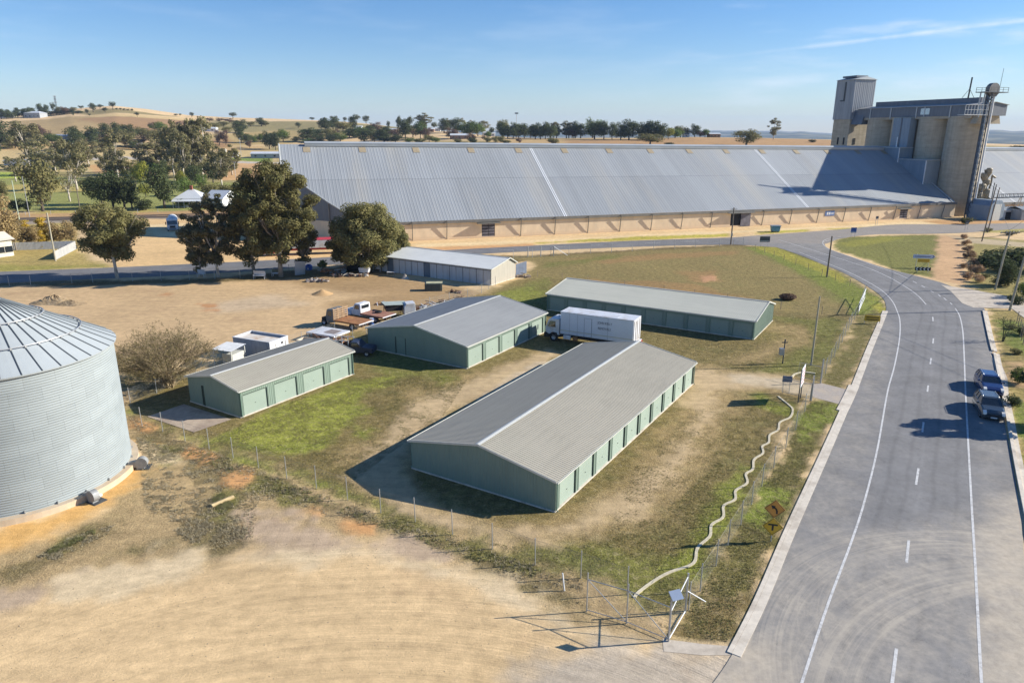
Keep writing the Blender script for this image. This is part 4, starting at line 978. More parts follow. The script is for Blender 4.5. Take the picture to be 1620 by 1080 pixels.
m_steel = M_plain('galvanised_steel', (.42, .43, .43, 1), .45, .5, .12)
m_steeld = M_plain('dark_steel', (.07, .08, .09, 1), .5, .4, .2)
so = empty('grain_silos', (0, 168.5, 0), GA, 'tall concrete grain silo block with a clad tower and a roof gallery', 'grain silo')
for i in range(4):
    cy_ = 6.0+10.35*i
    mb = MB().lathe([(5.15, 0), (5.15, 28.6), (0.01, 28.6)], 48, (143.2, cy_, 0)); mb.build('silo_cell', ms, so, smooth=False)
mb = MB().box2((142.2, 2, 0), (144.8, 40, 28.4)); mb.build('core_wall', ms, so)
mb = MB().box2((138.6, 1.2, 27.9), (147.8, 42.2, 28.6)); mb.build('silo_roof_slab', ms, so)
# gallery
mb = MB(); mb.prism([(138.4, 28.6), (148.2, 28.6), (148.2, 31.6), (143.3, 32.2), (138.4, 31.6)], (0, -1.6, 0), (1, 0, 0), (0, 0, 1), (0, 1, 0), 46.0)
gal = mb.build('gallery', m_cgal, so)
mb = MB(); mb.prism([(138.0, 31.5), (143.3, 32.25), (148.6, 31.5), (148.6, 31.62), (143.3, 32.4), (138.0, 31.62)], (0, -1.9, 0), (1, 0, 0), (0, 0, 1), (0, 1, 0), 46.5); mb.build('gallery_roof', m_roofg, gal)
MB().box2((142.3, 2, 32.2), (144.5, 41, 33.7)).build('ridge_monitor', m_cgal, gal)
mb = MB()
for yy in (-1.5, 8, 17.0, 20, 30, 38.5): mb.box2((138.2, yy, 28.2), (138.38, yy+.3, 31.6))
mb.build('wall_rib', m_ridge, gal)
MB().box2((138.3, 15.4, 29.2), (138.39, 18.6, 31.0)).build('window', M_plain('bright_glazing', (.5, .6, .65, 1), .2, .3, .1), gal)
mb = MB(); mb.prism([(138.6, 0), (147.8, 0), (147.0, 2.2), (139.4, 2.2)], (0, 1.3, 26.4), (1, 0, 0), (0, 0, 1), (0, -1, 0), 2.0); mb.build('end_corbel', ms, so)
# tower
tw = MB().box2((137.2, 46.2, 0), (145.6, 54, 28.4)); tw.build('tower_base', ms, so)
mb = MB()
for (yy) in (47.6, 50.4): mb.box2((137.12, yy, 19.8), (137.25, yy+.7, 22.2))
mb.box2((139.6, 46.1, 19.9), (140.5, 46.25, 22.0)); mb.build('tower_window', m_dark, so)
mb = MB()
for (o, u, L, n_) in (((136.9, 46.0, 0), (0, 1, 0), 8.3, (-1, 0, 0)), ((136.9, 46.0, 0), (1, 0, 0), 9.0, (0, -1, 0)), ((145.9, 46.0, 0), (0, 1, 0), 8.3, (1, 0, 0)), ((136.9, 54.3, 0), (1, 0, 0), 9.0, (0, 1, 0))):
    mb.ribs(o, u, L, (0, 0, 1), 28.2, 41.3, n_, .75, .06)
tc_ = mb.build('tower_cladding', m_ctow, so)
mb = MB(); mb.prism([(136.5, 41.2), (146.3, 41.2), (141.4, 42.2)], (0, 45.6, 0), (1, 0, 0), (0, 0, 1), (0, 1, 0), 9.1); mb.build('tower_roof', m_ridge, so)
MB().box2((138.8, 47.5, 42.0), (143.6, 54, 42.6)).build('roof_monitor', m_cgal, so)
MB().box2((136.72, 49.6, 34.5), (136.86, 50.2, 40.5)).box2((136.72, 49.6, 34.2), (136.86, 51.6, 34.6)).build('tower_ladder', m_steeld, so)
mb = MB().prism([(137.6, 26.5), (141, 26.5), (141, 31.2), (138.8, 31.2)], (0, 41.4, 0), (1, 0, 0), (0, 0, 1), (0, 1, 0), 4.8); mb.build('link_bridge', m_cgal, so)
# blue chute housing
mb = MB().ribs((137.0, 20.6, 0), (0, 1, 0), 6.6, (0, 0, 1), 17, 28.4, (-1, 0, 0), .7, .06).box2((137.02, 20.6, 17), (139.5, 27.2, 28.4)); mb.build('chute_housing', m_blue, so)
MB().box2((136.84, 23.7, 17), (136.96, 24.1, 28.4)).build('chute_strip', m_cgal, so)
MB().box2((136.8, 24.3, 17), (136.9, 24.7, 22.6)).build('pale_pipe', m_strip, so)
# stepped housings on the roof slope
for (ya, yb, zb, zt) in ((19.8, 31.5, 11, 19.3), (9.2, 19.8, 5.0, 15.9)):
    mb = MB().box2((133.6, ya, zb), (139.0, yb, zt)); h = mb.build('roof_housing', m_blue, so)
    MB().box2((133.3, ya-.25, zt), (139.0, yb+.25, zt+.22)).build('housing_roof', m_ridge, h)
    MB().box2((133.4, ya-.1, zb), (133.6, ya+.15, zt)).build('corner_flashing', m_strip, h)
# flashing where the shed roof meets the silos
mb = MB(); mb.tube([(137.0, 27, zr(137)+.3), (137.0, 0, ze(137)+.3)], .16, 5); mb.build('roof_flashing', m_ridge, so)

# bucket elevator at the front end
be = empty('bucket_elevator', tuple(Matrix.Rotation(GA, 3, 'Z') @ Vector((138.6, -3.2, 0))+Vector((0, 168.5, 0))), GA, 'bucket elevator with a pale leg and rounded head, in front of the silos', 'elevator')
def lat(mb, a, b, w, n, r=.06):
    a, b = Vector(a), Vector(b); d = (b-a).normalized(); p = d.orthogonal().normalized(); q = d.cross(p)
    cs = [p*w/2+q*w/2, p*w/2-q*w/2, -p*w/2-q*w/2, -p*w/2+q*w/2]
    for c in cs: mb.cyl(a+c, b+c, r, n=4)
    for i in range(n):
        for j in range(4):
            c0, c1 = cs[j], cs[(j+1) % 4]
            f0, f1 = a+(b-a)*i/n, a+(b-a)*(i+1)/n
            mb.cyl(f0+c0, f1+c1, r*.6, n=4, cap=False); mb.cyl(f1+c0, f1+c1, r*.6, n=4, cap=False)
mb = MB(); lat(mb, (0, 0, 0), (0, 0, 34.5), 1.3, 22, .09); mb.build('ladder_frame', m_steeld, be)
mb = MB().box2((-.5, -.3, 1), (.1, .3, 34)).build('dark_leg', M_plain('leg_blue', (.10, .14, .2, 1), .5, .3, .1), be)
mb = MB().cyl((1.7, -.2, 1.0), (1.7, -.2, 35), .25, n=12); mb.build('pale_leg', m_strip, be)
mb = MB()
mb.prism([(1.9*math.cos(a*PI/10), 1.6*math.sin(a*PI/10)) for a in range(11)]+[(-1.9, -1.0), (-1.0, -2.0), (1.0, -2.0), (1.9, -1.0)], (.9, -.6, 35.6), (1, 0, 0), (0, 0, 1), (0, 1, 0), 1.2); mb.build('elevator_head', M_plain('head_steel', (.15, .15, .15, 1), .5, .3, .25), be)
mb = MB().box2((-3.6, -1.6, 34.6), (5, 1.4, 34.8))
for xx in (-3.5, -1.5, 1, 3, 4.9):
    for yy in (-1.5, 1.3): mb.box2((xx-.04, yy-.04, 34.8), (xx+.04, yy+.04, 36))
for yy in (-1.5, 1.3): mb.box2((-3.6, yy-.04, 35.9), (5, yy+.04, 36)); mb.box2((-3.6, yy-.04, 35.35), (5, yy+.04, 35.42))
mb.build('head_platform', m_steeld, be)
mb = MB()
for xx in (-3.4, -1.8): mb.box2((xx-.1, -.3, 29), (xx+.1, 0, 34.6))
mb.box2((-8.5, -.6, 28.6), (0, 1.6, 28.8))
for i in range(8): mb.box2((-8.5+i*1.1, -.6, 28.8), (-8.4+i*1.1, -.5, 31.4))
mb.box2((-8.5, -.6, 31.3), (0, -.5, 31.42)); mb.box2((-8.5, -.6, 30), (0, -.5, 30.1)); mb.build('service_walkway', m_steel, be)
mb = MB().tube([(-5.8, 1.5, 33), (-5.6, 1.5, 38.6)], .22, 6).tube([(-8, 1.5, 33.2), (-5.8, 1.5, 35.6), (-3.6, 1.5, 33.2)], .07, 4); mb.build('stub_mast', m_steeld, be)
mb = MB().tube([(4.6, 1, 34.8), (4.8, 1, 41.2)], .06, 4); mb.build('antenna', m_steeld, be)
mb = MB()
for (p, q) in (((1.7, -.2, 33), (4.2, 6, 28.7)), ((1.7, .1, 33.4), (0, 7, 28.7))): mb.cyl(p, q, .22, n=6)
mb.build('spout', m_steel, be)

# intake hopper, conveyor gantry and tin sheds at the foot of the silos
def LG(s, off, z=0):
    v = Matrix.Rotation(GA, 3, 'Z') @ Vector((s, off, z)); return Vector((v.x, v.y+168.5, z))
hp = empty('metal_shed', tuple(LG(141.2, -7.5)), GA, 'small arched roof metal shed at the foot of the bucket elevator', 'shed')
mb = MB().prism([(-2.7, 0), (2.7, 0), (2.7, 4.2), (1.2, 5.6), (-1.2, 5.6), (-2.7, 4.2)], (0, -2.5, 0), (1, 0, 0), (0, 0, 1), (0, 1, 0), 7); mb.build('body', m_blue, hp)
MB().box2((-1.4, -2.58, 0), (1.4, -2.5, 4.6)).build('door', m_trimw, hp)
cl = empty('dust_cleaner', tuple(LG(143.0, -2.6)), GA, 'cluster of yellowed cyclones and pipes beside the silo end wall', 'cyclone')
m_cyc = M_plain('faded_yellow_paint', (.27, .23, .16, 1), .6, .2, .4, 2.5)
for i, (xx, yy, zz, r_) in enumerate(((0, 0, 8.5, 1.1), (1.9, .4, 9.8, 1.0), (.4, .3, 11.6, .95), (2.2, .1, 7.0, .9), (-.3, .2, 6.2, .8), (1.2, -.4, 13, .8))):
    mb = MB().lathe([(0.05, -1.5), (r_, 0), (r_, .9), (r_*.7, 1.2), (.02, 1.25)], 12, (xx, yy, zz)); mb.build('cyclone', m_cyc, cl)
mb = MB()
for (p, q) in (((0, 0, 9.6), (2.6, 0, 12.8)), ((1.9, .4, 11), (.4, .3, 13.6)), ((3.2, 0, 9), (3.2, 0, 12)), ((3.2, 0, 12), (4.6, 0, 11.4)), ((0, 0, 6), (2.2, 0, 8.2)), ((3.0, 0, 3), (3.0, 0, 9))): mb.cyl(p, q, .28, n=6)
mb.build('duct', m_cyc, cl)
mb = MB(); 
for (xx, yy) in ((-1, -1), (3.4, -1), (3.4, 1.2), (-1, 1.2)): mb.cyl((xx, yy, 0), (xx, yy, 10), .13, n=4)
mb.build('support_leg', m_steeld, cl)
cg = empty('conveyor_gantry', tuple(LG(144.5, -6.5)), GA, 'raised steel conveyor gantry running right from the silos on trestle legs', 'conveyor')
mb = MB().box2((0, -.8, 5.9), (60, .8, 6.1)).box2((0, -.85, 6.9), (60, -.75, 7.0)).box2((0, .75, 6.9), (60, .85, 7.0))
for i in range(41): mb.box2((i*1.5-.05, -.85, 6.1), (i*1.5+.05, -.75, 7)); mb.box2((i*1.5-.05, .75, 6.1), (i*1.5+.05, .85, 7))
mb.build('truss', m_steeld, cg)
mb = MB().box2((11, -1.2, 7.1), (60, -.95, 7.2)); mb.box2((11, -1.2, 9), (60, -.95, 9.1))
for i in range(14): mb.box2((11+i*3.5, -1.2, 7.1), (11.15+i*3.5, -1.05, 9.1))
mb.build('handrail', m_steel, cg)
for xx in (10.5, 34):
    mb = MB(); 
    for (a_, b_) in (((xx-1.4, -1.8, 0), (xx, -.7, 6)), ((xx+1.4, -1.8, 0), (xx+.4, -.7, 6)), ((xx-1.4, 1.8, 0), (xx, .7, 6)), ((xx+1.4, 1.8, 0), (xx+.4, .7, 6)), ((xx-1.4, -1.8, .3), (xx+1, -1.4, 3)), ((xx+1.4, -1.8, .3), (xx-.8, -1.4, 3)), ((xx-1, -1.4, 3), (xx+1, -1.4, 3))): mb.cyl(a_, b_, .12, n=4)
    mb.build('trestle', m_steel, cg)
for (s, off, w, d, h, lab, m_) in ((148.5, -6.0, 7, 5, 2.6, 'low grey iron shed under the conveyor gantry', m_white_iron), (152, -9.5, 6.5, 4.5, 3.0, 'open fronted grey shed between the gantry legs', m_ctow)):
    e = empty('iron_shed', tuple(LG(s, off)), GA, lab, 'shed')
    mb = MB().ribs((-w/2, -d/2, 0), (1, 0, 0), w, (0, 0, 1), 0, h, (0, -1, 0), .25, .03).ribs((-w/2, d/2, 0), (1, 0, 0), w, (0, 0, 1), 0, h, (0, 1, 0), .25, .03).ribs((-w/2, -d/2, 0), (0, 1, 0), d, (0, 0, 1), 0, h, (-1, 0, 0), .25, .03).ribs((w/2, -d/2, 0), (0, 1, 0), d, (0, 0, 1), 0, h, (1, 0, 0), .25, .03)
    mb.build('wall', m_, e)
    for sg_ in (-1, 1):
        dv_ = Vector((0, sg_*(d/2+.3), -.8)); Ls = dv_.length
        MB().ribs((-w/2-.2, 0, h+.75), (1, 0, 0), w+.4, dv_, 0, Ls, (0, sg_*.3, 1), .25, .03).build('roof', m_roofw, e)
    MB().box2((-w/4, -d/2-.06, 0), (w/4, -d/2-.031, h*.8)).build('doorway', m_dark, e)

# ------------------------------------------------------------------ the round steel bin, left
def m_bin():
    t = NT('corrugated_bin_steel')
    sp = t.n.new('ShaderNodeSeparateXYZ'); t.l.new(t.tc.outputs['Object'], sp.inputs[0])
    z = sp.outputs[2]
    th = t.mth('ARCTAN2', sp.outputs[1], sp.outputs[0])
    wv = t.mth('SINE', t.mth('MULTIPLY', z, 2*PI/.17))
    ring = t.mth('FLOOR', t.mth('MULTIPLY', z, 1/.85))
    sh = t.mth('FRACT', t.mth('MULTIPLY_ADD', th, 24/(2*PI), t.mth('MULTIPLY', ring, .5)))
    cell = t.mth('FLOOR', t.mth('MULTIPLY_ADD', th, 24/(2*PI), t.mth('MULTIPLY', ring, .5)))
    wn_ = t.n.new('ShaderNodeTexWhiteNoise'); wn_.noise_dimensions = '2D'
    cb = t.n.new('ShaderNodeCombineXYZ'); t.l.new(cell, cb.inputs[0]); t.l.new(ring, cb.inputs[1]); t.l.new(cb.outputs[0], wn_.inputs['Vector'])
    seam = t.rng(t.mth('ABSOLUTE', t.mth('SUBTRACT', sh, .5)), .493, .5, 1, .55)
    rs = t.rng(t.mth('ABSOLUTE', t.mth('SUBTRACT', t.mth('FRACT', t.mth('MULTIPLY', z, 1/.85)), .5)), .47, .5, 1, .86)
    n = t.noise(t.map(scale=(.4, .4, .9)), 1.0, 5, .6)
    f = t.mth('MULTIPLY', t.mth('MULTIPLY', seam, rs), t.mth('MULTIPLY', t.rng(wn_.outputs['Value'], 0, 1, .95, 1.05), t.rng(n, .3, .7, .92, 1.08)))
    f = t.mth('MULTIPLY', f, t.rng(wv, -1, 1, .95, 1.03))
    c = t.val((.27, .305, .315, 1), f)
    t.bump(wv, .008, .5)
    return t.fin(c, .6, .0, .25)
BC = Vector((-35.25, 46.2, 0)); BR = 6.95; BH = 9.5
bn = empty('grain_bin', BC, 0, 'big round corrugated steel grain bin with a ribbed cone roof at the left edge', 'grain bin')
MB().lathe([(7.42, 0), (7.42, .42), (0.01, .42)], 96).build('concrete_ring', M_plain('ring_concrete', (.50, .41, .30, 1), .9, 0, .12, 1.5, .2, (.5, .36, .22, 1), .5), bn)
prof = []
nz_ = int((BH-.42)/.17)
for i in range(nz_*4+1):
    z = .42+i*.17/4; prof.append((BR+.018*math.sin(2*PI*(z)/.17), z))
MB().lathe(prof, 128).build('wall', m_bin(), bn, smooth=True)
m_broof = M_metal('bin_roof_steel', (.335, .37, .385, 1), .6, .0, (.4, .4, .4), .05, damt=.04)
RT = R(29)
rz_ = lambda r: BH+.05+(7.15-r)*math.tan(RT)
mb = MB().lathe([(7.15, rz_(7.15)-.10), (7.18, rz_(7.15)), (.75, rz_(.75)), (.75, rz_(.75)+.35), (0.02, rz_(.75)+.5)], 96); rf = mb.build('roof', m_broof, bn)
for i in range(40):
    a = 2*PI*i/40; ca, sa = math.cos(a), math.sin(a)
    mb = MB()
    mb.tube([(ca*r_, sa*r_, rz_(r_)+.02) for r_ in (7.17, 4, .8)], .05, 4)
    mb.build('roof_rib', M_RIB if i else (globals().setdefault('M_RIB', M_plain('dark_rib_steel', (.13, .15, .16, 1), .5, .5, .1))), rf)  # ribs are a darker steel than the roof sheets
for rr_, hh in ((5.15, .10), (3.05, .10)):
    pts = [(rr_*math.cos(2*PI*i/80), rr_*math.sin(2*PI*i/80), rz_(rr_)+.17) for i in range(81)]
    mb = MB().tube(pts, .045, 5)
    for i in range(40):
        a = 2*PI*i/40; mb.box((rr_*math.cos(a), rr_*math.sin(a), rz_(rr_)+.12), (.10, .10, .14), a)
    mb.build('roof_ring', m_steel, rf)
mb = MB()
for i in range(24):
    a = 2*PI*(i+.3)/24; mb.box(((BR+.09)*math.cos(a), (BR+.09)*math.sin(a), .5), (.12, .05, .22), a)
mb.build('anchor_bolt', m_steel, bn)
mb = MB()
mb.tube([((BR+.06)*math.cos(R(-100)), (BR+.06)*math.sin(R(-100)), z) for z in (.5, BH)], .04, 4); mb.build('conduit', m_steel, bn)
# aeration fans on the ground beside the bin
m_fan = M_plain('weathered_galvanised', (.27, .28, .28, 1), .6, .2, .25, 3)
def fan(loc, rz, lab):
    e = empty('aeration_fan', loc, rz, lab, 'fan', 'aeration fans at the foot of the steel bin')
    e.scale = (.82, .82, .82); m_steel = m_fan
    mb = MB().cyl((.55, -.26, .62), (.55, .26, .62), .5, n=20); mb.box2((.1, -.24, .05), (.75, .24, .7)); mb.build('fan_housing', m_steel, e)
    MB().cyl((.55, .261, .62), (.55, .30, .62), .26, n=16).build('inlet', m_dark, e)
    MB().prism([(0, .2), (0, .85), (-.8, .7), (-.8, .35)], (.25, -.22, 0), (1, 0, 0), (0, 0, 1), (0, 1, 0), .44).build('duct', m_steel, e)
    MB().cyl((.4, .32, .3), (.4, .75, .3), .16, n=12).build('motor', M_plain('motor_paint', (.55, .57, .56, 1), .5, .2, .1), e)
    MB().box2((.0, -.35, 0), (1.15, .75, .06)).build('skid', m_steeld, e)
    return e
for (a_, lab) in ((R(10), 'grey blower fan with a square housing at the right side of the steel bin'), (R(-27), 'grey blower fan with a white round motor at the near foot of the steel bin')):
    fan((BC.x+(7.55)*math.cos(a_), BC.y+7.55*math.sin(a_), .0), a_, lab)
# ------------------------------------------------------------------ vegetation
def leaf_mat(name, c1, c2, c3, sc1=.55, trans=.34):
    t = NT(name)
    oi = t.n.new('ShaderNodeObjectInfo')
    off = t.vm('SCALE', t.map(), None); off = t.map()
    a = t.noise(off, sc1, 4, .6); b = t.noise(t.map(loc=(3, 3, 3)), 4.5, 2, .7)
    c = t.mix(t.rng(a, .38, .62), c1, c2)
    c = t.mix(t.rng(b, .52, .72, 0, .8), c, c3)
    c = t.val(c, t.rng(oi.outputs['Random'], 0, 1, .8, 1.22))
    t.fin(c, .7, 0, .08)
    tr = t.n.new('ShaderNodeBsdfTranslucent'); t.l.new(c, tr.inputs['Color'])
    mx = t.n.new('ShaderNodeMixShader'); mx.inputs[0].default_value = trans
    t.l.new(t.b.outputs[0], mx.inputs[1]); t.l.new(tr.outputs[0], mx.inputs[2]); t.l.new(mx.outputs[0], t.n['Material Output'].inputs['Surface'])
    return t.mat
LM = {
 'olive': leaf_mat('olive_leaves', (.14, .14, .055, 1), (.215, .195, .08, 1), (.32, .27, .135, 1), .45),
 'greygum': leaf_mat('grey_green_leaves', (.15, .15, .07, 1), (.22, .195, .10, 1), (.31, .26, .15, 1), .4),
 'dark': leaf_mat('dark_leaves', (.06, .08, .035, 1), (.09, .11, .045, 1), (.14, .14, .065, 1), .5),
 'green': leaf_mat('green_leaves', (.09, .14, .035, 1), (.14, .19, .05, 1), (.2, .23, .08, 1), .5),
 'lime': leaf_mat('lime_leaves', (.20, .23, .04, 1), (.29, .28, .05, 1), (.34, .3, .09, 1), .5),
 'gold': leaf_mat('gold_leaves', (.48, .34, .05, 1), (.58, .40, .05, 1), (.42, .32, .1, 1), .6),
 'straw': leaf_mat('straw_leaves', (.30, .23, .11, 1), (.38, .28, .13, 1), (.45, .35, .2, 1), .6),
 'bronze': leaf_mat('bronze_twigs', (.13, .085, .065, 1), (.19, .125, .09, 1), (.27, .19, .13, 1), .6),
 'brown': leaf_mat('dry_brush', (.34, .22, .13, 1), (.42, .30, .18, 1), (.5, .38, .26, 1), .8),
 'bare': leaf_mat('sparse_buds', (.22, .19, .08, 1), (.28, .23, .11, 1), (.36, .3, .17, 1), 1.2),
 'hill': leaf_mat('distant_leaves', (.07, .085, .045, 1), (.10, .11, .06, 1), (.15, .14, .08, 1), .4),
}
m_bark = M_plain('grey_bark', (.30, .26, .21, 1), .9, 0, .3, 2)
m_barkw = M_plain('white_bark', (.58, .53, .46, 1), .8, 0, .25, 1.5, .2, (.3, .24, .18, 1), 1)
m_barkd = M_plain('dark_bark', (.11, .09, .075, 1), .9, 0, .3, 2)
def leaves_mesh(name, C, Rd, n, size, r, mat, shell=.6, flat=.8, jit=.4):
    """n small leaf faces spread through the clumps C (centres) of radii Rd"""
    C = np.array(C, float); Rd = np.array(Rd, float)
    w = Rd**2.2; w /= w.sum(); k = r.choice(len(C), n, p=w)
    d = r.normal(size=(n, 3)); d /= np.linalg.norm(d, axis=1)[:, None]
    rad = r.random(n)**(1/3*shell+.05)
    P = C[k]+d*(Rd[k]*rad)[:, None]*np.array([1, 1, flat])
    nr = d+r.normal(size=(n, 3))*jit+np.array([0, 0, .35]); nr /= np.linalg.norm(nr, axis=1)[:, None]
    a = np.cross(nr, r.normal(size=(n, 3))); a /= np.linalg.norm(a, axis=1)[:, None]; b = np.cross(nr, a)
    s = size*(.6+.8*r.random(n))[:, None]
    V = np.stack([P-a*s*.5, P+b*s*.32, P+a*s*.5, P-b*s*.32], 1).reshape(-1, 3)
    me = bpy.data.meshes.new(name)
    me.vertices.add(4*n); me.vertices.foreach_set('co', V.astype(np.float32).ravel())
    me.loops.add(4*n); me.loops.foreach_set('vertex_index', np.arange(4*n, dtype=np.int32))
    me.polygons.add(n); me.polygons.foreach_set('loop_start', np.arange(n, dtype=np.int32)*4); me.polygons.foreach_set('loop_total', np.full(n, 4, np.int32))
    me.materials.append(mat); me.update(calc_edges=True)
    return me
def clumps(r, H, W, base, n, rmin, rmax, shape='round', lean=(0, 0)):
    C, Rd = [], []
    cz = (H+base)/2; hz_ = (H-base)/2
    tries = 0
    while len(C) < n and tries < 4000:
        tries += 1
        p = r.uniform(-1, 1, 3)
        q = np.linalg.norm(p)
        if q > 1 or q < .25: continue
        rd = r.uniform(rmin, rmax)
        zz = p[2]
        wf = 1.0
        if shape == 'gum': wf = .62+.38*(1-abs(zz-.25))
        if shape == 'flat': wf = .75+.25*(zz > -.3)
        if shape == 'cone': wf = .5-.5*zz*.9
        C.append((p[0]*(W/2-rd*.8)*wf+lean[0]*(zz+1)/2, p[1]*(W/2-rd*.8)*wf+lean[1]*(zz+1)/2, cz+zz*(hz_-rd*.5))); Rd.append(rd)
    return C, Rd
def trunk_mesh(r, C, Rd, H, base, tr, mat, name='trunk', nb=14, fork=.35, lean=(0, 0)):
    mb = MB(); zf = base+(H-base)*fork*.6
    tp = [(0, 0, -.15), (lean[0]*.1, lean[1]*.1, zf*.5), (lean[0]*.3+r.uniform(-.1, .1)*tr*3, lean[1]*.3, zf)]
    mb.tube(tp, [tr*1.35, tr, tr*.8], 8)
    idx = np.argsort(-np.array(Rd))[:nb]
    for i in idx:
        c = np.array(C[i]); s = np.array(tp[-1])*(.55+.45*r.random()) if r.random() < .35 else np.array(tp[-1])
        s = np.array([tp[-1][0]*.8, tp[-1][1]*.8, s[2]])
        m1 = s+(c-s)*.45+r.normal(size=3)*Rd[i]*.25; m1[2] -= .05*H*r.random()
        mb.tube([s, m1, c], [tr*.5, tr*.28, tr*.08], 5)
        for _ in range(2):
            e = c+r.normal(size=3)*Rd[i]*.6; mb.tube([m1, (m1+e)/2+r.normal(size=3)*.1, e], [tr*.16, tr*.1, tr*.04], 4)
    me_o = mb.build(name, mat, None, smooth=True)
    return me_o
def make_tree(name, kind, H, W, base, nclump, rr_, nleaf, lsize, leafm, bark, tr, seed, shape='round', loc=(0, 0, 0), rz=0, label=None, cat='tree', group=None, lean=(0, 0), shell=.6, nb=14):
    r = np.random.default_rng(seed)
    C, Rd = clumps(r, H, W, base, nclump, rr_[0], rr_[1], shape, lean)
    root = empty(name, loc, rz, label, cat, group)
    t = trunk_mesh(r, C, Rd, H, base, tr, bark, nb=nb, lean=lean); t.parent = root
    me = leaves_mesh('crown', C, Rd, nleaf, lsize, r, LM[leafm], shell)
    c = bpy.data.objects.new('crown', me); col.objects.link(c); c.parent = root
    return root
def hpx(p, n): return n*depth(p)/FPX/math.cos(PITCH)*1.0
def wpx(p, n): return n*depth(p)/FPX

# the four big trees along the side road
def hero(px, py, toppx, wp, seed, label, kind, base=.25, n=60, rr_=(.09, .16), nl=26000, ls=.34, bark=None, shape='round', tr=.35, lean=(0, 0), shell=.6, nb=16):
    p = G(px, py); H = hpx(p, py-toppx)*1.02; W = wpx(p, wp)
    return make_tree('eucalyptus_tree', kind, H, W, H*base, n, (W*rr_[0], W*rr_[1]), nl, ls, kind, bark or m_barkw, tr, seed, shape, p, 0, label, 'tree', None, lean, shell, nb)
hero(186, 441, 322, 128, 3, 'broad olive eucalyptus with one pale trunk, alone at the left of the row', 'olive', .20, 95, (.06, .115), 30000, .33, m_barkw, 'flat', .24, (-1.0, 0), .9, 22)
hero(345, 438, 308, 110, 8, 'loose open eucalyptus with ragged foliage, left neighbour of the tallest tree', 'greygum', .08, 95, (.045, .085), 17000, .33, m_barkw, 'gum', .22, shell=.9, nb=22)
hero(318, 436, 340, 66, 18, 'small ragged eucalyptus at the left edge of the big tree clump', 'greygum', .03, 50, (.08, .15), 9000, .32, m_barkw, 'gum', .14, shell=.9)
hero(445, 438, 262, 140, 5, 'tallest eucalyptus with a tall dense crown, centre of the row', 'olive', .12, 150, (.052, .105), 46000, .36, m_bark, 'round', .34, shell=.9, nb=24)
hero(402, 434, 312, 96, 25, 'dark eucalyptus filling the gap left of the tallest tree', 'olive', .10, 70, (.07, .14), 18000, .34, m_bark, 'round', .24, shell=.9)
hero(480, 430, 352, 60, 27, 'lower eucalyptus branches standing right of the tallest tree', 'olive', .12, 36, (.10, .17), 9000, .34, m_bark, 'round', .2, shell=.9)
hero(582, 430, 322, 116, 6, 'dense rounded eucalyptus at the left end of the white shed', 'olive', .04, 110, (.09, .15), 40000, .34, m_bark, 'round', .3, shell=.8)
hero(622, 422, 352, 60, 16, 'lower rounded eucalyptus just behind the corner of the white shed', 'olive', .05, 44, (.13, .19), 15000, .34, m_bark, 'round', .24, shell=.8)
hero(546, 428, 350, 56, 26, 'dark low eucalyptus left of the dense rounded tree', 'olive', .04, 36, (.13, .19), 11000, .34, m_bark, 'round', .2, shell=.8)

# prototypes of the far trees: copied, never instanced
def proto(kind, H, W, base, n, rr_, nl, ls, leaf, bark, tr, seed, shape='round', shell=.6, nb=8, name='tree'):
    return make_tree(name, kind, H, W, H*base, n, (W*rr_[0], W*rr_[1]), nl, ls, leaf, bark, tr, seed, shape, (0, -50, -100), 0, shell=shell, nb=nb)
PR = {
 'g': [proto('g', 15, 9, .12, 34, (.09, .16), 3000, .52, 'greygum', m_barkw, .24, 41, 'gum'), proto('g', 15, 10, .16, 30, (.08, .15), 2600, .52, 'greygum', m_barkw, .24, 42, 'gum'), proto('g', 15, 8, .10, 36, (.09, .15), 3000, .52, 'olive', m_barkw, .24, 43, 'gum')],
 'd': [proto('d', 10, 9, .08, 26, (.16, .24), 2600, .50, 'dark', m_barkd, .25, 44), proto('d', 10, 9, .12, 22, (.15, .24), 2300, .5, 'dark', m_barkd, .25, 45)],
 'o': [proto('o', 10, 10, .15, 26, (.14, .22), 2600, .50, 'olive', m_barkd, .25, 46), proto('o', 10, 9, .1, 22, (.15, .24), 2300, .5, 'olive', m_barkd, .25, 47)],
 'n': [proto('n', 9, 9, .10, 24, (.14, .22), 2500, .46, 'green', m_barkd, .22, 48), proto('n', 9, 9, .06, 24, (.14, .22), 2500, .46, 'green', m_barkd, .22, 58)],
 'l': [proto('l', 6, 7, .12, 16, (.16, .24), 1600, .4, 'lime', m_barkd, .15, 49)],
 'p': [proto('p', 7, 8, .12, 20, (.14, .22), 1700, .42, 'bronze', m_barkd, .2, 50, shell=1.0)],
 'b': [proto('b', 3, 4, .0, 14, (.2, .3), 900, .34, 'dark', m_barkd, .1, 51, name='bush')],
 'B': [proto('B', 3, 4, .0, 14, (.2, .3), 900, .34, 'olive', m_barkd, .1, 52, name='bush')],
 'h': [proto('h', 10, 9, .22, 18, (.16, .24), 900, .75, 'hill', m_barkd, .3, 53), proto('h', 10, 11, .35, 14, (.15, .22), 800, .75, 'hill', m_barkd, .3, 54, 'flat')],
 'y': [proto('y', 7, 2.6, .04, 16, (.2, .3), 1300, .26, 'gold', m_barkd, .07, 55, name='sapling')],
 'Y': [proto('Y', 7, 3.4, .04, 18, (.18, .28), 1500, .26, 'straw', m_bark, .07, 56, name='sapling')],
 'x': [proto('x', 8, 7, .22, 16, (.12, .2), 500, .3, 'bare', m_barkw, .2, 57, shell=1.0, nb=14)],
}
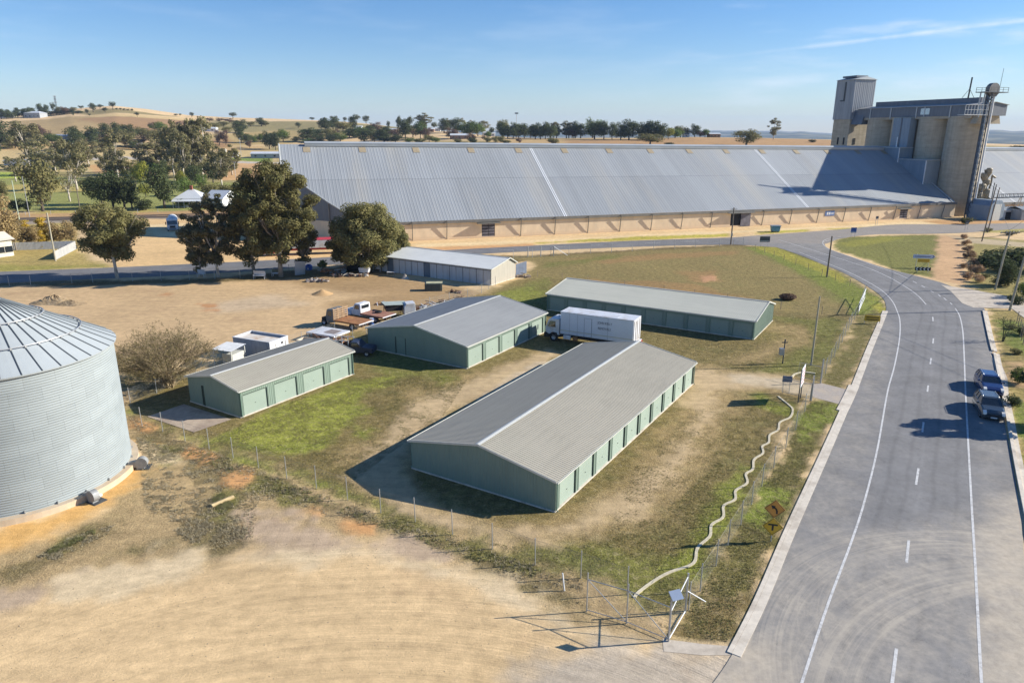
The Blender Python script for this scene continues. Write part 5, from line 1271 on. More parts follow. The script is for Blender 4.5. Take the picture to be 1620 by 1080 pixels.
DIM = {'g': (15, 9), 'd': (10, 9), 'o': (10, 9.5), 'n': (9, 9), 'l': (6, 7), 'p': (7, 8), 'b': (3, 4), 'B': (3, 4), 'h': (10, 10), 'y': (7, 2.6), 'Y': (7, 3.4), 'x': (8, 7)}
PROTOS = [o for v in PR.values() for o in v]
KW = {'g': 'tall sparse grey green gum', 'd': 'dense dark green tree', 'o': 'rounded olive tree', 'n': 'full mid green tree', 'l': 'bright lime green tree', 'p': 'bare bronze coloured tree', 'b': 'low dark bush', 'B': 'low olive bush', 'h': 'small dark tree', 'y': 'golden yellow sapling', 'Y': 'straw coloured sapling', 'x': 'pale nearly bare tree'}
def ordn(i):
    return str(i)+('th' if 10 <= i % 100 <= 20 else {1: 'st', 2: 'nd', 3: 'rd'}.get(i % 10, 'th'))
def plant(rows, place, group, k_=1.0):
    """rows: kind, base px, base py, height px, width px"""
    rows = sorted(rows, key=lambda r: r[1]); cnt = {}
    for i, (k, px, py, h, w) in enumerate(rows):
        p = T(px, py)
        if p is None: p = T(px, py+2)
        if p is None: continue
        src = PR[k][i % len(PR[k])]
        o = copy_tree(src)
        H0, W0 = DIM[k]
        o.location = (p.x, p.y, p.z-.1)
        H = hpx(p, h)*1.22*k_; W = wpx(p, w)*1.38*k_
        o.scale = (W/W0, W/W0, H/H0); o.rotation_euler = (0, 0, random.uniform(0, 6.28))
        cnt[k] = cnt.get(k, 0)+1
        o['_k'] = k; o['_n'] = cnt[k]
        o['label'] = f"{KW[k]}, {ordn(i+1)} from the left {place}"
        o['category'] = 'bush' if k in 'bB' else ('sapling' if k in 'yY' else 'tree')
        o['group'] = group
        del o['_k']; del o['_n']
def Z1(L): return [(k, x/5.0625, 140+y/5.0625, (y-t)/5.0625, w/5.0625) for k, x, y, t, w in L]
def Zo(ox, L): return [(k, ox+x/5.0625, 140+y/5.0625, (y-t)/5.0625, w/5.0625) for k, x, y, t, w in L]
plant(Z1([('h', 748, 195, 135, 60), ('h', 802, 165, 135, 46), ('h', 905, 172, 120, 52), ('h', 843, 192, 162, 46), ('h', 698, 207, 175, 30), ('h', 650, 170, 143, 36), ('h', 718, 224, 205, 20), ('h', 1100, 228, 197, 36), ('h', 1410, 222, 208, 34), ('h', 1443, 224, 205, 18), ('h', 1537, 232, 200, 36), ('h', 587, 222, 203, 22),
          ('h', 935, 172, 160, 26), ('h', 965, 174, 160, 26), ('h', 995, 178, 164, 26), ('h', 1025, 182, 168, 26), ('h', 1058, 184, 168, 24)])
      + Zo(300, [('h', 348, 242, 202, 62), ('h', 980, 254, 235, 46), ('h', 1052, 258, 242, 16), ('h', 1080, 258, 235, 32), ('h', 1157, 263, 226, 54), ('h', 1244, 264, 232, 34), ('h', 1340, 272, 218, 46), ('h', 1413, 274, 222, 56), ('h', 1450, 278, 268, 22), ('h', 1593, 330, 275, 30)]), 'along the hill skyline', 'trees on the hill skyline')
plant(Z1([('d', i*44+12, 246+(i % 3)*3-i*3.5, 180+(i*37 % 26)-i*1.5, 62) for i in range(15)]+[('d', 330, 210, 142, 60), ('d', 372, 210, 148, 50), ('h', 428, 200, 130, 34), ('o', 480, 215, 156, 50), ('p', 520, 210, 158, 70), ('p', 560, 205, 170, 50), ('o', 590, 185, 155, 50), ('d', 250, 190, 150, 50), ('d', 200, 200, 165, 50), ('d', 140, 205, 165, 50), ('d', 60, 205, 172, 50), ('d', 16, 210, 172, 50)]), 'around the white hilltop houses', 'trees round the hilltop houses')
plant(Z1([('d', 840, 395, 320, 90), ('d', 930, 420, 325, 80), ('d', 990, 400, 330, 80), ('d', 1060, 420, 335, 80), ('o', 1130, 400, 335, 80), ('p', 1220, 330, 290, 50), ('n', 1290, 362, 298, 110), ('o', 1260, 480, 370, 120), ('o', 1190, 420, 352, 80), ('p', 1140, 470, 405, 70), ('o', 1020, 480, 370, 90), ('d', 0, 470, 330, 190), ('o', 130, 430, 350, 64), ('o', 225, 430, 355, 130), ('p', 310, 400, 322, 80), ('p', 375, 420, 360, 74), ('n', 420, 450, 390, 96),
          ('d', 610, 420, 346, 90), ('d', 600, 520, 385, 110), ('n', 660, 420, 378, 60), ('d', 740, 490, 372, 120), ('p', 455, 500, 450, 66), ('d', 560, 490, 460, 40), ('p', 790, 480, 400, 60), ('o', 880, 480, 420, 110), ('o', 480, 440, 395, 40), ('d', 0, 525, 470, 30), ('p', 1440, 300, 276, 40), ('p', 1485, 300, 272, 40), ('d', 1390, 350, 326, 60), ('o', 1430, 420, 350, 60), ('p', 960, 420, 370, 60), ('d', 1330, 470, 420, 50), ('o', 1080, 480, 430, 60)])
      + Zo(300, [('d', 415, 440, 360, 80), ('d', 410, 360, 285, 90), ('p', 240, 455, 370, 60), ('p', 292, 455, 370, 50), ('p', 480, 475, 435, 46), ('d', 470, 440, 388, 56), ('n', 520, 435, 385, 56), ('n', 570, 435, 385, 56), ('n', 620, 430, 388, 56), ('n', 750, 430, 358, 90), ('d', 640, 490, 390, 80), ('d', 690, 495, 400, 66), ('d', 575, 305, 260, 70), ('o', 490, 305, 275, 50), ('o', 610, 305, 280, 40), ('h', 870, 320, 288, 40), ('o', 120, 330, 290, 80), ('o', 200, 320, 285, 80), ('o', 270, 305, 278, 70), ('p', 320, 275, 250, 60), ('p', 240, 265, 245, 60), ('p', 160, 262, 243, 60), ('o', 370, 280, 262, 50), ('d', 850, 430, 400, 56), ('o', 300, 365, 320, 60)]), 'at the foot of the hill', 'trees at the foot of the hill', 1.2)
plant(Z1([('g', 240, 660, 355, 190), ('g', 350, 700, 470, 190), ('g', 620, 820, 500, 190), ('g', 950, 725, 440, 160), ('g', 840, 712, 520, 110), ('g', 1250, 690, 490, 110), ('g', 1180, 690, 490, 180), ('g', 1430, 700, 368, 190), ('g', 1540, 750, 372, 180), ('g', 1330, 690, 500, 90), ('g', 1480, 760, 420, 140), ('g', 1400, 740, 390, 120), ('d', 1330, 720, 610, 100), ('d', 1560, 770, 650, 110), ('g', 130, 750, 590, 120), ('g', 450, 690, 520, 100), ('p', 470, 560, 500, 60),
          ('o', 345, 985, 640, 250), ('x', 560, 905, 690, 150), ('d', 820, 930, 735, 190), ('d', 910, 960, 730, 190), ('d', 1000, 960, 735, 180), ('d', 1060, 968, 790, 130), ('l', 1130, 800, 625, 110), ('l', 1170, 870, 785, 90), ('d', 1320, 960, 710, 210), ('p', 1230, 800, 700, 90), ('l', 1440, 780, 685, 90), ('n', 1480, 860, 740, 120), ('b', 1170, 975, 900, 120), ('o', 700, 830, 740, 90), ('n', 1480, 950, 890, 140), ('o', 1090, 780, 650, 60), ('d', 140, 985, 905, 110), ('d', 220, 985, 920, 80), ('o', 30, 900, 760, 70)])
      + Zo(300, [('g', 30, 745, 370, 110), ('g', 110, 745, 345, 190), ('g', 260, 790, 555, 150), ('d', 190, 760, 620, 110), ('d', 50, 750, 650, 120), ('g', 60, 700, 360, 120), ('o', 250, 700, 600, 90), ('n', 100, 800, 700, 80), ('o', 200, 900, 780, 200), ('o', 330, 900, 790, 140), ('n', 120, 930, 850, 110)]), 'in the park beyond the railway', 'park trees beyond the railway', 1.08)
plant(Zo(300, [('d', 950, 428, 355, 100), ('d', 1040, 412, 360, 80), ('o', 1120, 420, 352, 80), ('d', 1150, 330, 270, 80), ('d', 1090, 340, 275, 80), ('o', 1230, 352, 293, 90), ('d', 1310, 340, 257, 46), ('d', 1280, 402, 352, 100), ('n', 1210, 425, 372, 80), ('n', 1370, 395, 335, 80), ('d', 1400, 437, 370, 120), ('d', 1450, 372, 322, 70), ('p', 1500, 352, 298, 70), ('d', 1560, 437, 358, 96), ('p', 1170, 400, 350, 60), ('d', 1050, 437, 400, 80), ('n', 960, 437, 410, 80), ('d', 1130, 437, 390, 80), ('d', 1580, 370, 330, 70), ('d', 1480, 430, 385, 70), ('n', 1330, 400, 360, 60)])
      + Zo(600, [('h', 160, 345, 268, 40), ('h', 245, 322, 262, 50), ('g', 355, 320, 236, 115), ('d', 210, 402, 308, 100), ('p', 270, 392, 330, 86), ('n', 330, 402, 310, 76), ('p', 130, 402, 350, 90), ('h', 440, 330, 288, 40), ('d', 520, 362, 288, 80), ('g', 550, 325, 256, 70), ('g', 660, 320, 248, 60), ('d', 620, 362, 280, 84), ('n', 700, 382, 300, 90), ('n', 745, 384, 305, 90), ('n', 790, 384, 315, 80), ('g', 735, 330, 264, 60), ('g', 780, 330, 268, 60), ('g', 830, 352, 275, 76), ('p', 570, 402, 345, 84), ('p', 730, 432, 385, 64), ('h', 900, 345, 298, 36), ('n', 875, 402, 362, 44), ('p', 380, 402, 345, 80), ('d', 210, 330, 290, 40), ('n', 240, 437, 405, 70), ('d', 40, 437, 388, 120), ('d', 130, 437, 398, 100), ('B', 340, 440, 412, 74), ('n', 450, 440, 408, 54), ('B', 620, 437, 412, 50), ('o', 400, 430, 390, 60)]), 'around the houses behind the grain shed', 'trees round the houses behind the grain shed', 1.28)
plant(Zo(600, [('o', 990, 395, 304, 60)]+[('d', 985+i*44, 402, 330+(i % 2)*8, 70) for i in range(5)]+[('d', 1250+i*40, 407, 330+(i % 2)*6, 66) for i in range(4)]+[('g', 1250, 345, 288, 60), ('g', 1400, 345, 266, 64), ('d', 1420, 378, 318, 64), ('g', 1500, 345, 268, 84), ('o', 1520, 382, 330, 50), ('p', 1545, 384, 328, 60), ('d', 1570, 380, 304, 60), ('h', 1100, 345, 310, 40), ('h', 1160, 345, 308, 40), ('o', 1210, 380, 325, 60), ('o', 930, 442, 404, 44), ('B', 980, 432, 398, 40), ('B', 1005, 442, 422, 60), ('p', 1120, 440, 414, 34), ('p', 835, 412, 390, 24), ('B', 860, 432, 404, 44), ('B', 1390, 445, 414, 70), ('b', 745, 442, 412, 50)])
      + Zo(900, [('n', 190, 392, 290, 96), ('d', 95, 372, 302, 80), ('p', 40, 378, 330, 60), ('d', 205, 407, 318, 96), ('d', 280, 407, 325, 76), ('d', 345, 408, 328, 52), ('o', 380, 350, 320, 44), ('d', 415, 412, 330, 70), ('n', 450, 345, 298, 70), ('d', 480, 414, 318, 100), ('g', 590, 345, 298, 70), ('d', 590, 412, 330, 84), ('d', 645, 414, 328, 84), ('d', 700, 414, 330, 84), ('d', 745, 414, 336, 70), ('l', 795, 410, 350, 60), ('n', 850, 396, 345, 90), ('o', 895, 362, 303, 60), ('d', 945, 372, 331, 42), ('d', 1008, 384, 322, 52), ('n', 1090, 386, 346, 50), ('o', 650, 454, 396, 130), ('o', 1420, 460, 380, 140), ('b', 805, 456, 442, 50), ('h', 0, 345, 276, 50), ('p', 1050, 384, 352, 60)]), 'on the rise behind the grain shed', 'trees on the rise behind the grain shed', 1.4)
rx = random.Random(21)
plant([(rx.choice('gggodn'), rx.uniform(70, 440), rx.uniform(262, 283), 0, 0) for _ in range(26)] and [(k, x, y, rx.uniform(24, 44) if k == 'g' else rx.uniform(16, 26), rx.uniform(20, 34)) for k, x, y in [(rx.choice('gggodn'), rx.uniform(90, 372), rx.uniform(262, 283)) for _ in range(24)]], 'in the gum belt behind the cottage', 'gum belt behind the cottage')
plant([(k, x, y, rx.uniform(9, 14), rx.uniform(13, 20)) for k, x, y in [(rx.choice('ddoopn'), rx.uniform(-10, 340), rx.uniform(228, 240)) for _ in range(22)]], 'in the belt below the brown hill', 'belt of trees below the brown hill')
plant([('b', 1600, 640, 16, 22), ('n', 1612, 606, 26, 26), ('B', 1606, 560, 10, 16), ('b', 1616, 530, 14, 20), ('B', 1600, 520, 8, 14), ('b', 1604, 480, 14, 24), ('n', 1618, 470, 26, 26), ('B', 1562, 366, 6, 12), ('B', 1600, 372, 7, 16), ('B', 1560, 440, 8, 14)], 'on the right hand verge', 'shrubs on the right hand verge')
plant([('g', 1223.3, 221, 26, 18), ('b', 1284, 225.5, 4, 12), ('b', 1610, 236, 5, 22)], 'on the field beside the silos', 'trees on the field near the silos')
plant([('Y', 4, 400, 70, 26), ('Y', 18, 398, 86, 28), ('Y', 34, 392, 44, 24), ('y', 44, 380, 32, 14), ('y', 64, 388, 40, 16), ('y', 74, 388, 44, 15), ('Y', 54, 392, 34, 22), ('Y', 86, 388, 36, 20), ('Y', 96, 388, 32, 20), ('Y', 106, 386, 36, 20), ('Y', 114, 388, 34, 18), ('Y', 84, 376, 20, 18), ('y', 70, 394, 30, 10), ('Y', 26, 396, 60, 22), ('Y', -6, 402, 80, 26), ('Y', 44, 392, 30, 22)], 'behind the vacant block', 'saplings behind the vacant block')
plant([('o', 720/9.53+450+37, 430, 14, 12)], 'at the junk pile', 'shrubs at the junk pile') if False else None
# right side: dark hedge, bush, dry brush, overhanging tree
plant([('b', 1572, 421, 20, 46), ('b', 1590, 416, 20, 50), ('b', 1612, 418, 24, 56), ('b', 1588, 430, 18, 40), ('d', 1594, 452, 34, 30), ('b', 1580, 452, 14, 24), ('b', 1640, 430, 40, 60)], 'in the right driveway hedge', 'hedge by the right driveway')
plant([('B', 1250/9+1490-98, 355, 11, 18)], 'at the foot of the silos', 'scrub at the silos')
for i, (px, py, h, w) in enumerate(((1524, 378, 8, 14), (1528, 388, 9, 18), (1532, 398, 10, 20), (1536, 408, 12, 20), (1540, 420, 13, 22), (1536, 430, 12, 18), (1546, 434, 15, 24), (1532, 442, 12, 20), (1548, 446, 12, 22), (1526, 408, 8, 12), (1524, 424, 8, 14))):
    p = G(px, py); W = wpx(p, w); H = hpx(p, h)
    if i == 0:
        r = np.random.default_rng(71)
        C, Rd = clumps(r, 2, 3, 0, 12, .5, .8)
        dry = empty('dry_brush', (0, 0, 0), 0)
        me = leaves_mesh('twigs', C, Rd, 1800, .2, r, LM['brown'], 1.0); c = bpy.data.objects.new('twigs', me); col.objects.link(c); c.parent = dry
        o = dry
    else: o = copy_tree(dry)
    o.location = p; o.scale = (W/3, W/3, H/2); o.rotation_euler = (0, 0, i*1.3)
    tag(o, f'heap of dry brown brush, {ordn(i+1)} heap of the line right of the dirt track, counting away from the side road', 'brush', 'heaps of dry brush by the dirt track')
    o['label'] = f'{ordn(i+1)} heap of dry brown brush along the dirt track, counted from the side road'
o = copy_tree(dry); p = G(1246, 474); o.location = p; o.scale = (wpx(p, 32)/3, wpx(p, 26)/3, hpx(p, 12)/2)
tag(o, 'low tangle of dark dry branches lying alone in the paddock', 'brush')
me_ = leaves_mesh('twigs', [(0, 0, .8)], [1.3], 1500, .28, np.random.default_rng(5), LM['bronze'], 1.0, .6); o.children[0].data = me_; o['group'] = ''; del o['group']
p = G(1655, 672)
make_tree('overhanging_tree', 'dark', 6.2, 5.6, .9, 40, (.6, 1.0), 14000, .26, 'dark', m_barkd, .3, 77, 'round', p, 0, 'dark leafy tree at the right edge, shading the two parked cars', 'tree')
# spindly young tree on the right verge
def twiggy(name, H, W, nstem, seed, bark, leafn, leafm, loc, label, cat, sub=6, sub2=5, up=.55, ls=.09):
    r = np.random.default_rng(seed); root = empty(name, loc, 0, label, cat)
    mb = MB(); ends = []
    for i in range(nstem):
        a = r.uniform(0, 2*PI); tl = r.uniform(.15, 1)**.7; sp = tl*W/2
        hh = H*math.sqrt(max(.08, 1-(tl*.93)**2))*r.uniform(.82, 1.04)
        b0 = np.array([r.normal()*W*.03, r.normal()*W*.03, 0])
        e = np.array([math.cos(a)*sp, math.sin(a)*sp, hh])
        m1 = b0+(e-b0)*.35+np.array([-math.cos(a)*sp*.08, -math.sin(a)*sp*.08, hh*.10]); m2 = b0+(e-b0)*.7+np.array([0, 0, hh*.08])
        mb.tube([b0, m1, m2, e], [.045, .03, .018, .006], 4)
        for j in range(sub):
            t = r.uniform(.25, .95); s = m1+(m2-m1)*t if r.random() < .5 else m2+(e-m2)*t
            d = (e-b0)/np.linalg.norm(e-b0)+r.normal(size=3)*.55; d[2] = abs(d[2])*up+.15; d /= np.linalg.norm(d)
            L = H*r.uniform(.12, .3); q = s+d*L
            mb.tube([s, s+d*L*.5+r.normal(size=3)*.04, q], [.014, .009, .004], 3); ends.append(q)
            for k in range(sub2):
                u = s+(q-s)*r.uniform(.3, 1); d2 = d+r.normal(size=3)*.6; d2 /= np.linalg.norm(d2); q2 = u+d2*H*r.uniform(.04, .12)
                mb.tube([u, q2], [.006, .003], 3); ends.append(q2)
    mb.build('branches', bark, root)
    E = np.array(ends); k = r.choice(len(E), leafn)
    me = leaves_mesh('leaves', E[k][:leafn], np.full(leafn, .12), leafn, ls, r, LM[leafm]); c = bpy.data.objects.new('leaves', me); col.objects.link(c); c.parent = root
    return root
p = G(264, 611)
m_twig = M_plain('tan_twigs', (.27, .21, .125, 1), .9, 0, .25, 2)
twiggy('bare_shrub', 5.4, wpx(p, 158), 150, 91, m_twig, 22000, 'bare', p, 'large rounded bare shrub of fine tan branches, left of the smallest shed', 'shrub', 9, 6)
twiggy('bare_sapling', 3.0, 2.0, 9, 92, M_plain('dark_twigs', (.07, .07, .04, 1), .9), 500, 'dark', G(1586, 540), 'spindly dark sapling on the right hand verge above the kerb', 'sapling', 5, 4)
twiggy('small_shrub', 2.0, 1.6, 12, 93, m_twig, 1500, 'green', G(511, 431), 'small light green shrub leaning beside the junk along the road fence', 'shrub', 5, 4, ls=.2)
for o in PROTOS:
    for ch in list(o.children): bpy.data.objects.remove(ch)
    bpy.data.objects.remove(o)

# ------------------------------------------------------------------ grass and weeds: tufts too many to count
def tufts(name, regions, n, h, w, mats, seed, blades=5, lean=.5):
    r = np.random.default_rng(seed); V = []; per = []
    polys = [np.array(polyW(P)) for P in regions]
    areas = []
    for W in polys: x, y = W.T; areas.append(abs(np.dot(x, np.roll(y, 1))-np.dot(y, np.roll(x, 1)))/2)
    tot = sum(areas)
    for W, A in zip(polys, areas):
        k = int(n*A/tot*2.2)+20
        x = r.uniform(W[:, 0].min(), W[:, 0].max(), k*3); y = r.uniform(W[:, 1].min(), W[:, 1].max(), k*3)
        s = sdist(W, x, y); m = (s > 0) & ((fbm(x, y, 1.7, seed)*.6+fbm(x, y, .6, seed+9)*.4) > .42+.16*r.random(len(x)))
        x, y = x[m][:k], y[m][:k]; per.append(np.c_[x, y])
    P = np.concatenate(per)
    N = len(P)
    P = np.repeat(P, blades, 0)+r.normal(size=(N*blades, 2))*w*.5
    M = len(P); a = r.uniform(0, 2*PI, M); hh = h*r.uniform(.4, 1.3, M); ln = lean*hh*r.uniform(.2, 1.3, M); ww = w*r.uniform(.25, .6, M)
    base = np.c_[P, np.zeros(M)]
    dx = np.c_[np.cos(a), np.sin(a), np.zeros(M)]; dy = np.c_[-np.sin(a), np.cos(a), np.zeros(M)]
    V = np.stack([base-dx*ww[:, None]*.5, base+dx*ww[:, None]*.5, base+dy*ln[:, None]+np.c_[np.zeros((M, 2)), hh]], 1).reshape(-1, 3)
    me = bpy.data.meshes.new(name)
    me.vertices.add(3*M); me.vertices.foreach_set('co', V.astype(np.float32).ravel())
    me.loops.add(3*M); me.loops.foreach_set('vertex_index', np.arange(3*M, dtype=np.int32))
    me.polygons.add(M); me.polygons.foreach_set('loop_start', np.arange(M, dtype=np.int32)*3); me.polygons.foreach_set('loop_total', np.full(M, 3, np.int32))
    me.materials.append(mats); me.update(calc_edges=True)
    o = bpy.data.objects.new(name, me); col.objects.link(o); return o
def grass_mat(name, a, b, c):
    m = leaf_mat(name, a, b, c, .8, .3); nt = m.node_tree
    cx = nt.nodes.new('ShaderNodeCombineXYZ'); cx.inputs[2].default_value = 1.0; cx.inputs[0].default_value = .15
    for n in nt.nodes:
        if n.type in ('BSDF_PRINCIPLED', 'BSDF_TRANSLUCENT'): nt.links.new(cx.outputs[0], n.inputs['Normal'])
    return m
WEED = [[(200, 655), (258, 684), (331, 712), (454, 760), (602, 814), (780, 872), (919, 918), (935, 965), (870, 940), (760, 895), (650, 855), (560, 825), (470, 800), (410, 790), (400, 850), (340, 870), (310, 830), (330, 790), (280, 735), (225, 690)]]
o = tufts('dry_weeds', WEED+[[(60, 880), (110, 850), (180, 830), (170, 845), (90, 885)], [(215, 690), (330, 740), (400, 850), (300, 860), (230, 800)]], 13000, .09, .08, grass_mat('dry_weed', (.50, .43, .27, 1), (.62, .54, .36, 1), (.75, .67, .5, 1)), 3, 5, 1.0)
tag(o, 'dry straw coloured weeds along the outside of the front fence', 'weeds', kind='stuff')
o = tufts('green_weeds', [[(230, 700), (331, 716), (454, 764), (602, 818), (780, 876), (900, 915), (880, 925), (760, 890), (600, 832), (450, 780), (330, 735)], [(335, 790), (352, 780), (370, 800), (350, 815)], [(75, 870), (150, 835), (150, 845), (80, 878)]], 4200, .13, .08, grass_mat('green_weed', (.27, .28, .11, 1), (.36, .35, .16, 1), (.5, .46, .27, 1)), 4, 5, .8)
tag(o, 'green weeds in clumps along the foot of the front fence', 'weeds', kind='stuff')
o = tufts('grass', [[(230, 678), (331, 710), (454, 757), (602, 811), (780, 868), (918, 914), (1000, 938), (1058, 1005), (1132, 893), (1240, 710), (1282, 635), (1200, 640), (1150, 720), (1060, 800), (960, 856), (860, 870), (760, 856), (640, 815), (560, 765), (455, 722), (380, 705), (330, 700), (250, 668)]], 30000, .06, .055, grass_mat('lawn_grass', (.30, .29, .11, 1), (.38, .34, .16, 1), (.52, .46, .28, 1)), 5, 4, .9)
tag(o, 'short patchy grass inside the compound fence', 'grass', kind='stuff')
o = tufts('yard_grass', [[(330, 700), (385, 672), (470, 632), (560, 594), (640, 592), (740, 600), (700, 660), (640, 700), (560, 760), (455, 722)], [(820, 465), (866, 445), (870, 490), (1190, 545), (1230, 500), (1350, 500), (1298, 600), (1100, 580), (1020, 545), (860, 500)], [(1000, 740), (1110, 640), (1200, 640), (1130, 760), (1040, 850), (960, 850)]], 22000, .06, .055, bpy.data.materials['lawn_grass'], 15, 4, .9)
tag(o, 'short patchy grass between and beyond the green sheds', 'grass', kind='stuff')
o = tufts('verge_grass', [[(1075, 1005), (1090, 965), (1132, 898), (1205, 775), (1284, 634), (1322, 640), (1265, 760), (1195, 915), (1150, 1015)]], 15000, .075, .055, grass_mat('verge_blades', (.26, .265, .10, 1), (.34, .31, .15, 1), (.48, .43, .26, 1)), 6, 4, .9)
tag(o, 'rough grass on the verge between the fence and the kerb', 'grass', kind='stuff')
# ------------------------------------------------------------------ vehicles
m_tyre = M_plain('tyre_rubber', (.025, .025, .026, 1), .85, 0, .2)
m_rim = M_plain('wheel_rim', (.45, .45, .46, 1), .4, .5, .1)
m_rusty = M_plain('rusted_steel', (.30, .145, .07, 1), .85, .1, .35, 1.6, .2, (.42, .23, .1, 1), 1.2)
m_rustd = M_plain('dark_rust', (.12, .065, .045, 1), .9, .1, .35, 2)
m_glass = M_plain('window_glass', (.02, .025, .03, 1), .08, 0, .1, spec=.8)
m_glass.node_tree.nodes['Principled BSDF'].inputs['Coat Weight'].default_value = .6
m_chassis = M_plain('chassis_black', (.03, .03, .033, 1), .7, .2, .2)
m_whitep = M_plain('white_vehicle_paint', (.62, .64, .67, 1), .35, .05, .1, 1, .5, (.45, .40, .34, 1), .9)
m_light = M_plain('lamp_lens', (.75, .75, .72, 1), .15, 0, .05)
m_amber = M_plain('amber_lens', (.75, .3, .04, 1), .3, 0, .05)
m_redl = M_plain('red_lens', (.5, .03, .02, 1), .3, 0, .05)
def wheel(parent, x, y, r, w, side, dual=False):
    o = MB().lathe([(r*.55, -w/2), (r*.93, -w/2), (r, -w*.35), (r, w*.35), (r*.93, w/2), (r*.55, w/2)], 24).build('wheel', m_tyre, parent, smooth=False)
    o.rotation_euler = (PI/2, 0, 0); o.location = (x, y, r)
    i = MB().lathe([(0.01, -w*.10), (r*.2, -w*.10), (r*.28, w*.05), (r*.5, w*.2), (r*.57, w*.45), (r*.57, -w*.4)], 20).build('rim', m_rim, o)
    if side > 0: i.rotation_euler = (PI, 0, 0)
    return o
def text_part(txt, size, parent, loc, rot, mat, name='lettering', sx=1.0, ext=.006):
    c = bpy.data.curves.new(name, 'FONT'); c.body = txt; c.size = size; c.extrude = ext; c.align_x = 'CENTER'; c.align_y = 'CENTER'; c.resolution_u = 2
    o = bpy.data.objects.new(name, c); col.objects.link(o)
    dg = bpy.context.evaluated_depsgraph_get(); dg.update()
    me = bpy.data.meshes.new_from_object(o.evaluated_get(dg)); bpy.data.objects.remove(o)
    me.materials.clear(); me.materials.append(mat)
    o = bpy.data.objects.new(name, me); col.objects.link(o); o.parent = parent; o.location = loc; o.rotation_euler = rot; o.scale = (sx, 1, 1)
    return o
# removals truck. local: x from nose to tail, y left (+) ; near side is -y
TA = R(-27.9)
tr = empty('removals_truck', (3.95, 81.6, 0), TA, 'white removals truck with a long box body, parked between the green sheds', 'truck')
ch = MB().box2((.3, .45, .55), (10.9, .75, .85)).box2((.3, 1.75, .55), (10.9, 2.05, .85)); ch.build('chassis', m_chassis, tr)
m_box = M_metal('white_box_panels', (.60, .63, .68, 1), .5, .05, (.5, .5, .5), .05, (.42, .38, .33, 1), .25, spec=.35)
bx = MB().box2((2.0, .0, 1.05), (10.95, 2.5, 3.72)); bb = bx.build('cargo_box', m_box, tr, bevel=.03)
m_seam = M_plain('seam_grey', (.34, .36, .40, 1), .6)
mb = MB()
for xx in (3.15, 4.15, 7.9): mb.box2((xx, -.012, 1.1), (xx+.03, .001, 3.66))
mb.build('panel_seam', m_seam, bb)
dd = MB()
for (a_, b_) in ((5.0, 5.04), (5.9, 5.98)): dd.box2((a_, -.02, 1.1), (b_, .001, 3.3))
dd.box2((5.0, -.02, 3.27), (5.98, .001, 3.3)); dd.build('side_door', m_seam, bb)
MB().box2((2.0, -.02, 1.48), (10.95, .001, 1.54)).build('side_rail', M_plain('faded_yellow_line', (.45, .42, .27, 1), .6), bb)
MB().box2((1.96, -.03, 3.64), (11.0, 2.53, 3.76)).build('roof_rail', m_whitep, bb, bevel=.02)
MB().box2((2.4, .3, 3.76), (9, 2.2, 3.775)).build('roof_patch', m_whitep, bb)
m_ltr = M_plain('grey_lettering', (.16, .17, .19, 1), .6)
text_part('JOHN KELLY', .40, bb, (7.55, -.02, 2.98), (PI/2, 0, 0), m_ltr, sx=.78)
text_part('REMOVALS', .40, bb, (7.5, -.02, 2.32), (PI/2, 0, 0), m_ltr, sx=.80)
MB().box2((10.96, .1, 1.15), (11.03, 2.4, 3.6)).build('rear_door', m_whitep, bb, bevel=.02)
mb = MB()
for yy in (.6, 1.15, 1.9): mb.box2((11.035, yy, 1.2), (11.07, yy+.06, 3.55))
mb.build('door_bar', m_rustd, bb)
MB().box2((10.9, .05, .5), (11.25, 2.45, 1.05)).build('tail_lift', m_whitep, tr, bevel=.02)
for yy in (.12, 2.2):
    MB().box2((11.26, yy, .6), (11.31, yy+.2, .98)).build('tail_light', m_amber if yy < 1 else m_redl, tr)
cabp = [(.10, .95), (.0, 1.35), (.08, 1.75), (.42, 2.62), (.62, 2.72), (1.75, 2.76), (1.82, 2.4), (1.82, .78), (1.62, .78), (1.45, 1.05), (.85, 1.08), (.55, .78)]
cb_ = MB().prism(cabp, (0, .1, 0), (1, 0, 0), (0, 0, 1), (0, 1, 0), 2.3).build('cab', m_whitep, tr, bevel=.05)
MB().prism([(.30, 1.72), (.55, 2.42), (1.32, 2.45), (1.32, 1.72)], (0, .085, 0), (1, 0, 0), (0, 0, 1), (0, 1, 0), 2.33).build('side_window', m_glass, cb_)
MB().prism([(-.015, 1.70), (.32, 2.54), (.36, 2.52), (.03, 1.70)], (.06, .22, 0), (1, 0, 0), (0, 0, 1), (0, 1, 0), 2.06).build('windscreen', m_glass, cb_)
MB().prism([(-.18, .38), (-.18, .92), (.12, .98), (.55, .78), (.5, .38)], (0, .08, 0), (1, 0, 0), (0, 0, 1), (0, 1, 0), 2.34).build('bumper', m_chassis, tr, bevel=.02)
for yy in (.22, 1.98): MB().box2((-.2, yy, .62), (-.17, yy+.3, .80)).build('headlight', m_light, tr)
MB().box2((-.2, .8, 1.05), (.0, 1.7, 1.4)).build('grille', m_chassis, cb_)
for yy in (-.12, 2.5): MB().box2((.05, yy, 1.8), (.12, yy+.16, 2.35)).build('mirror', m_chassis, cb_)
for (x_, y_) in ((1.15, .12), (1.15, 2.38), (7.9, .15), (7.9, 2.35), (9.2, .15), (9.2, 2.35)): wheel(tr, x_, y_, .50, .32, -1 if y_ < 1 else 1)
MB().box2((2.4, -.02, .45), (3.3, .3, .95)).build('fuel_tank', m_whitep, tr, bevel=.04)
MB().box2((3.6, .05, .4), (4.1, .4, .85)).build('tool_box', m_rusty, tr)
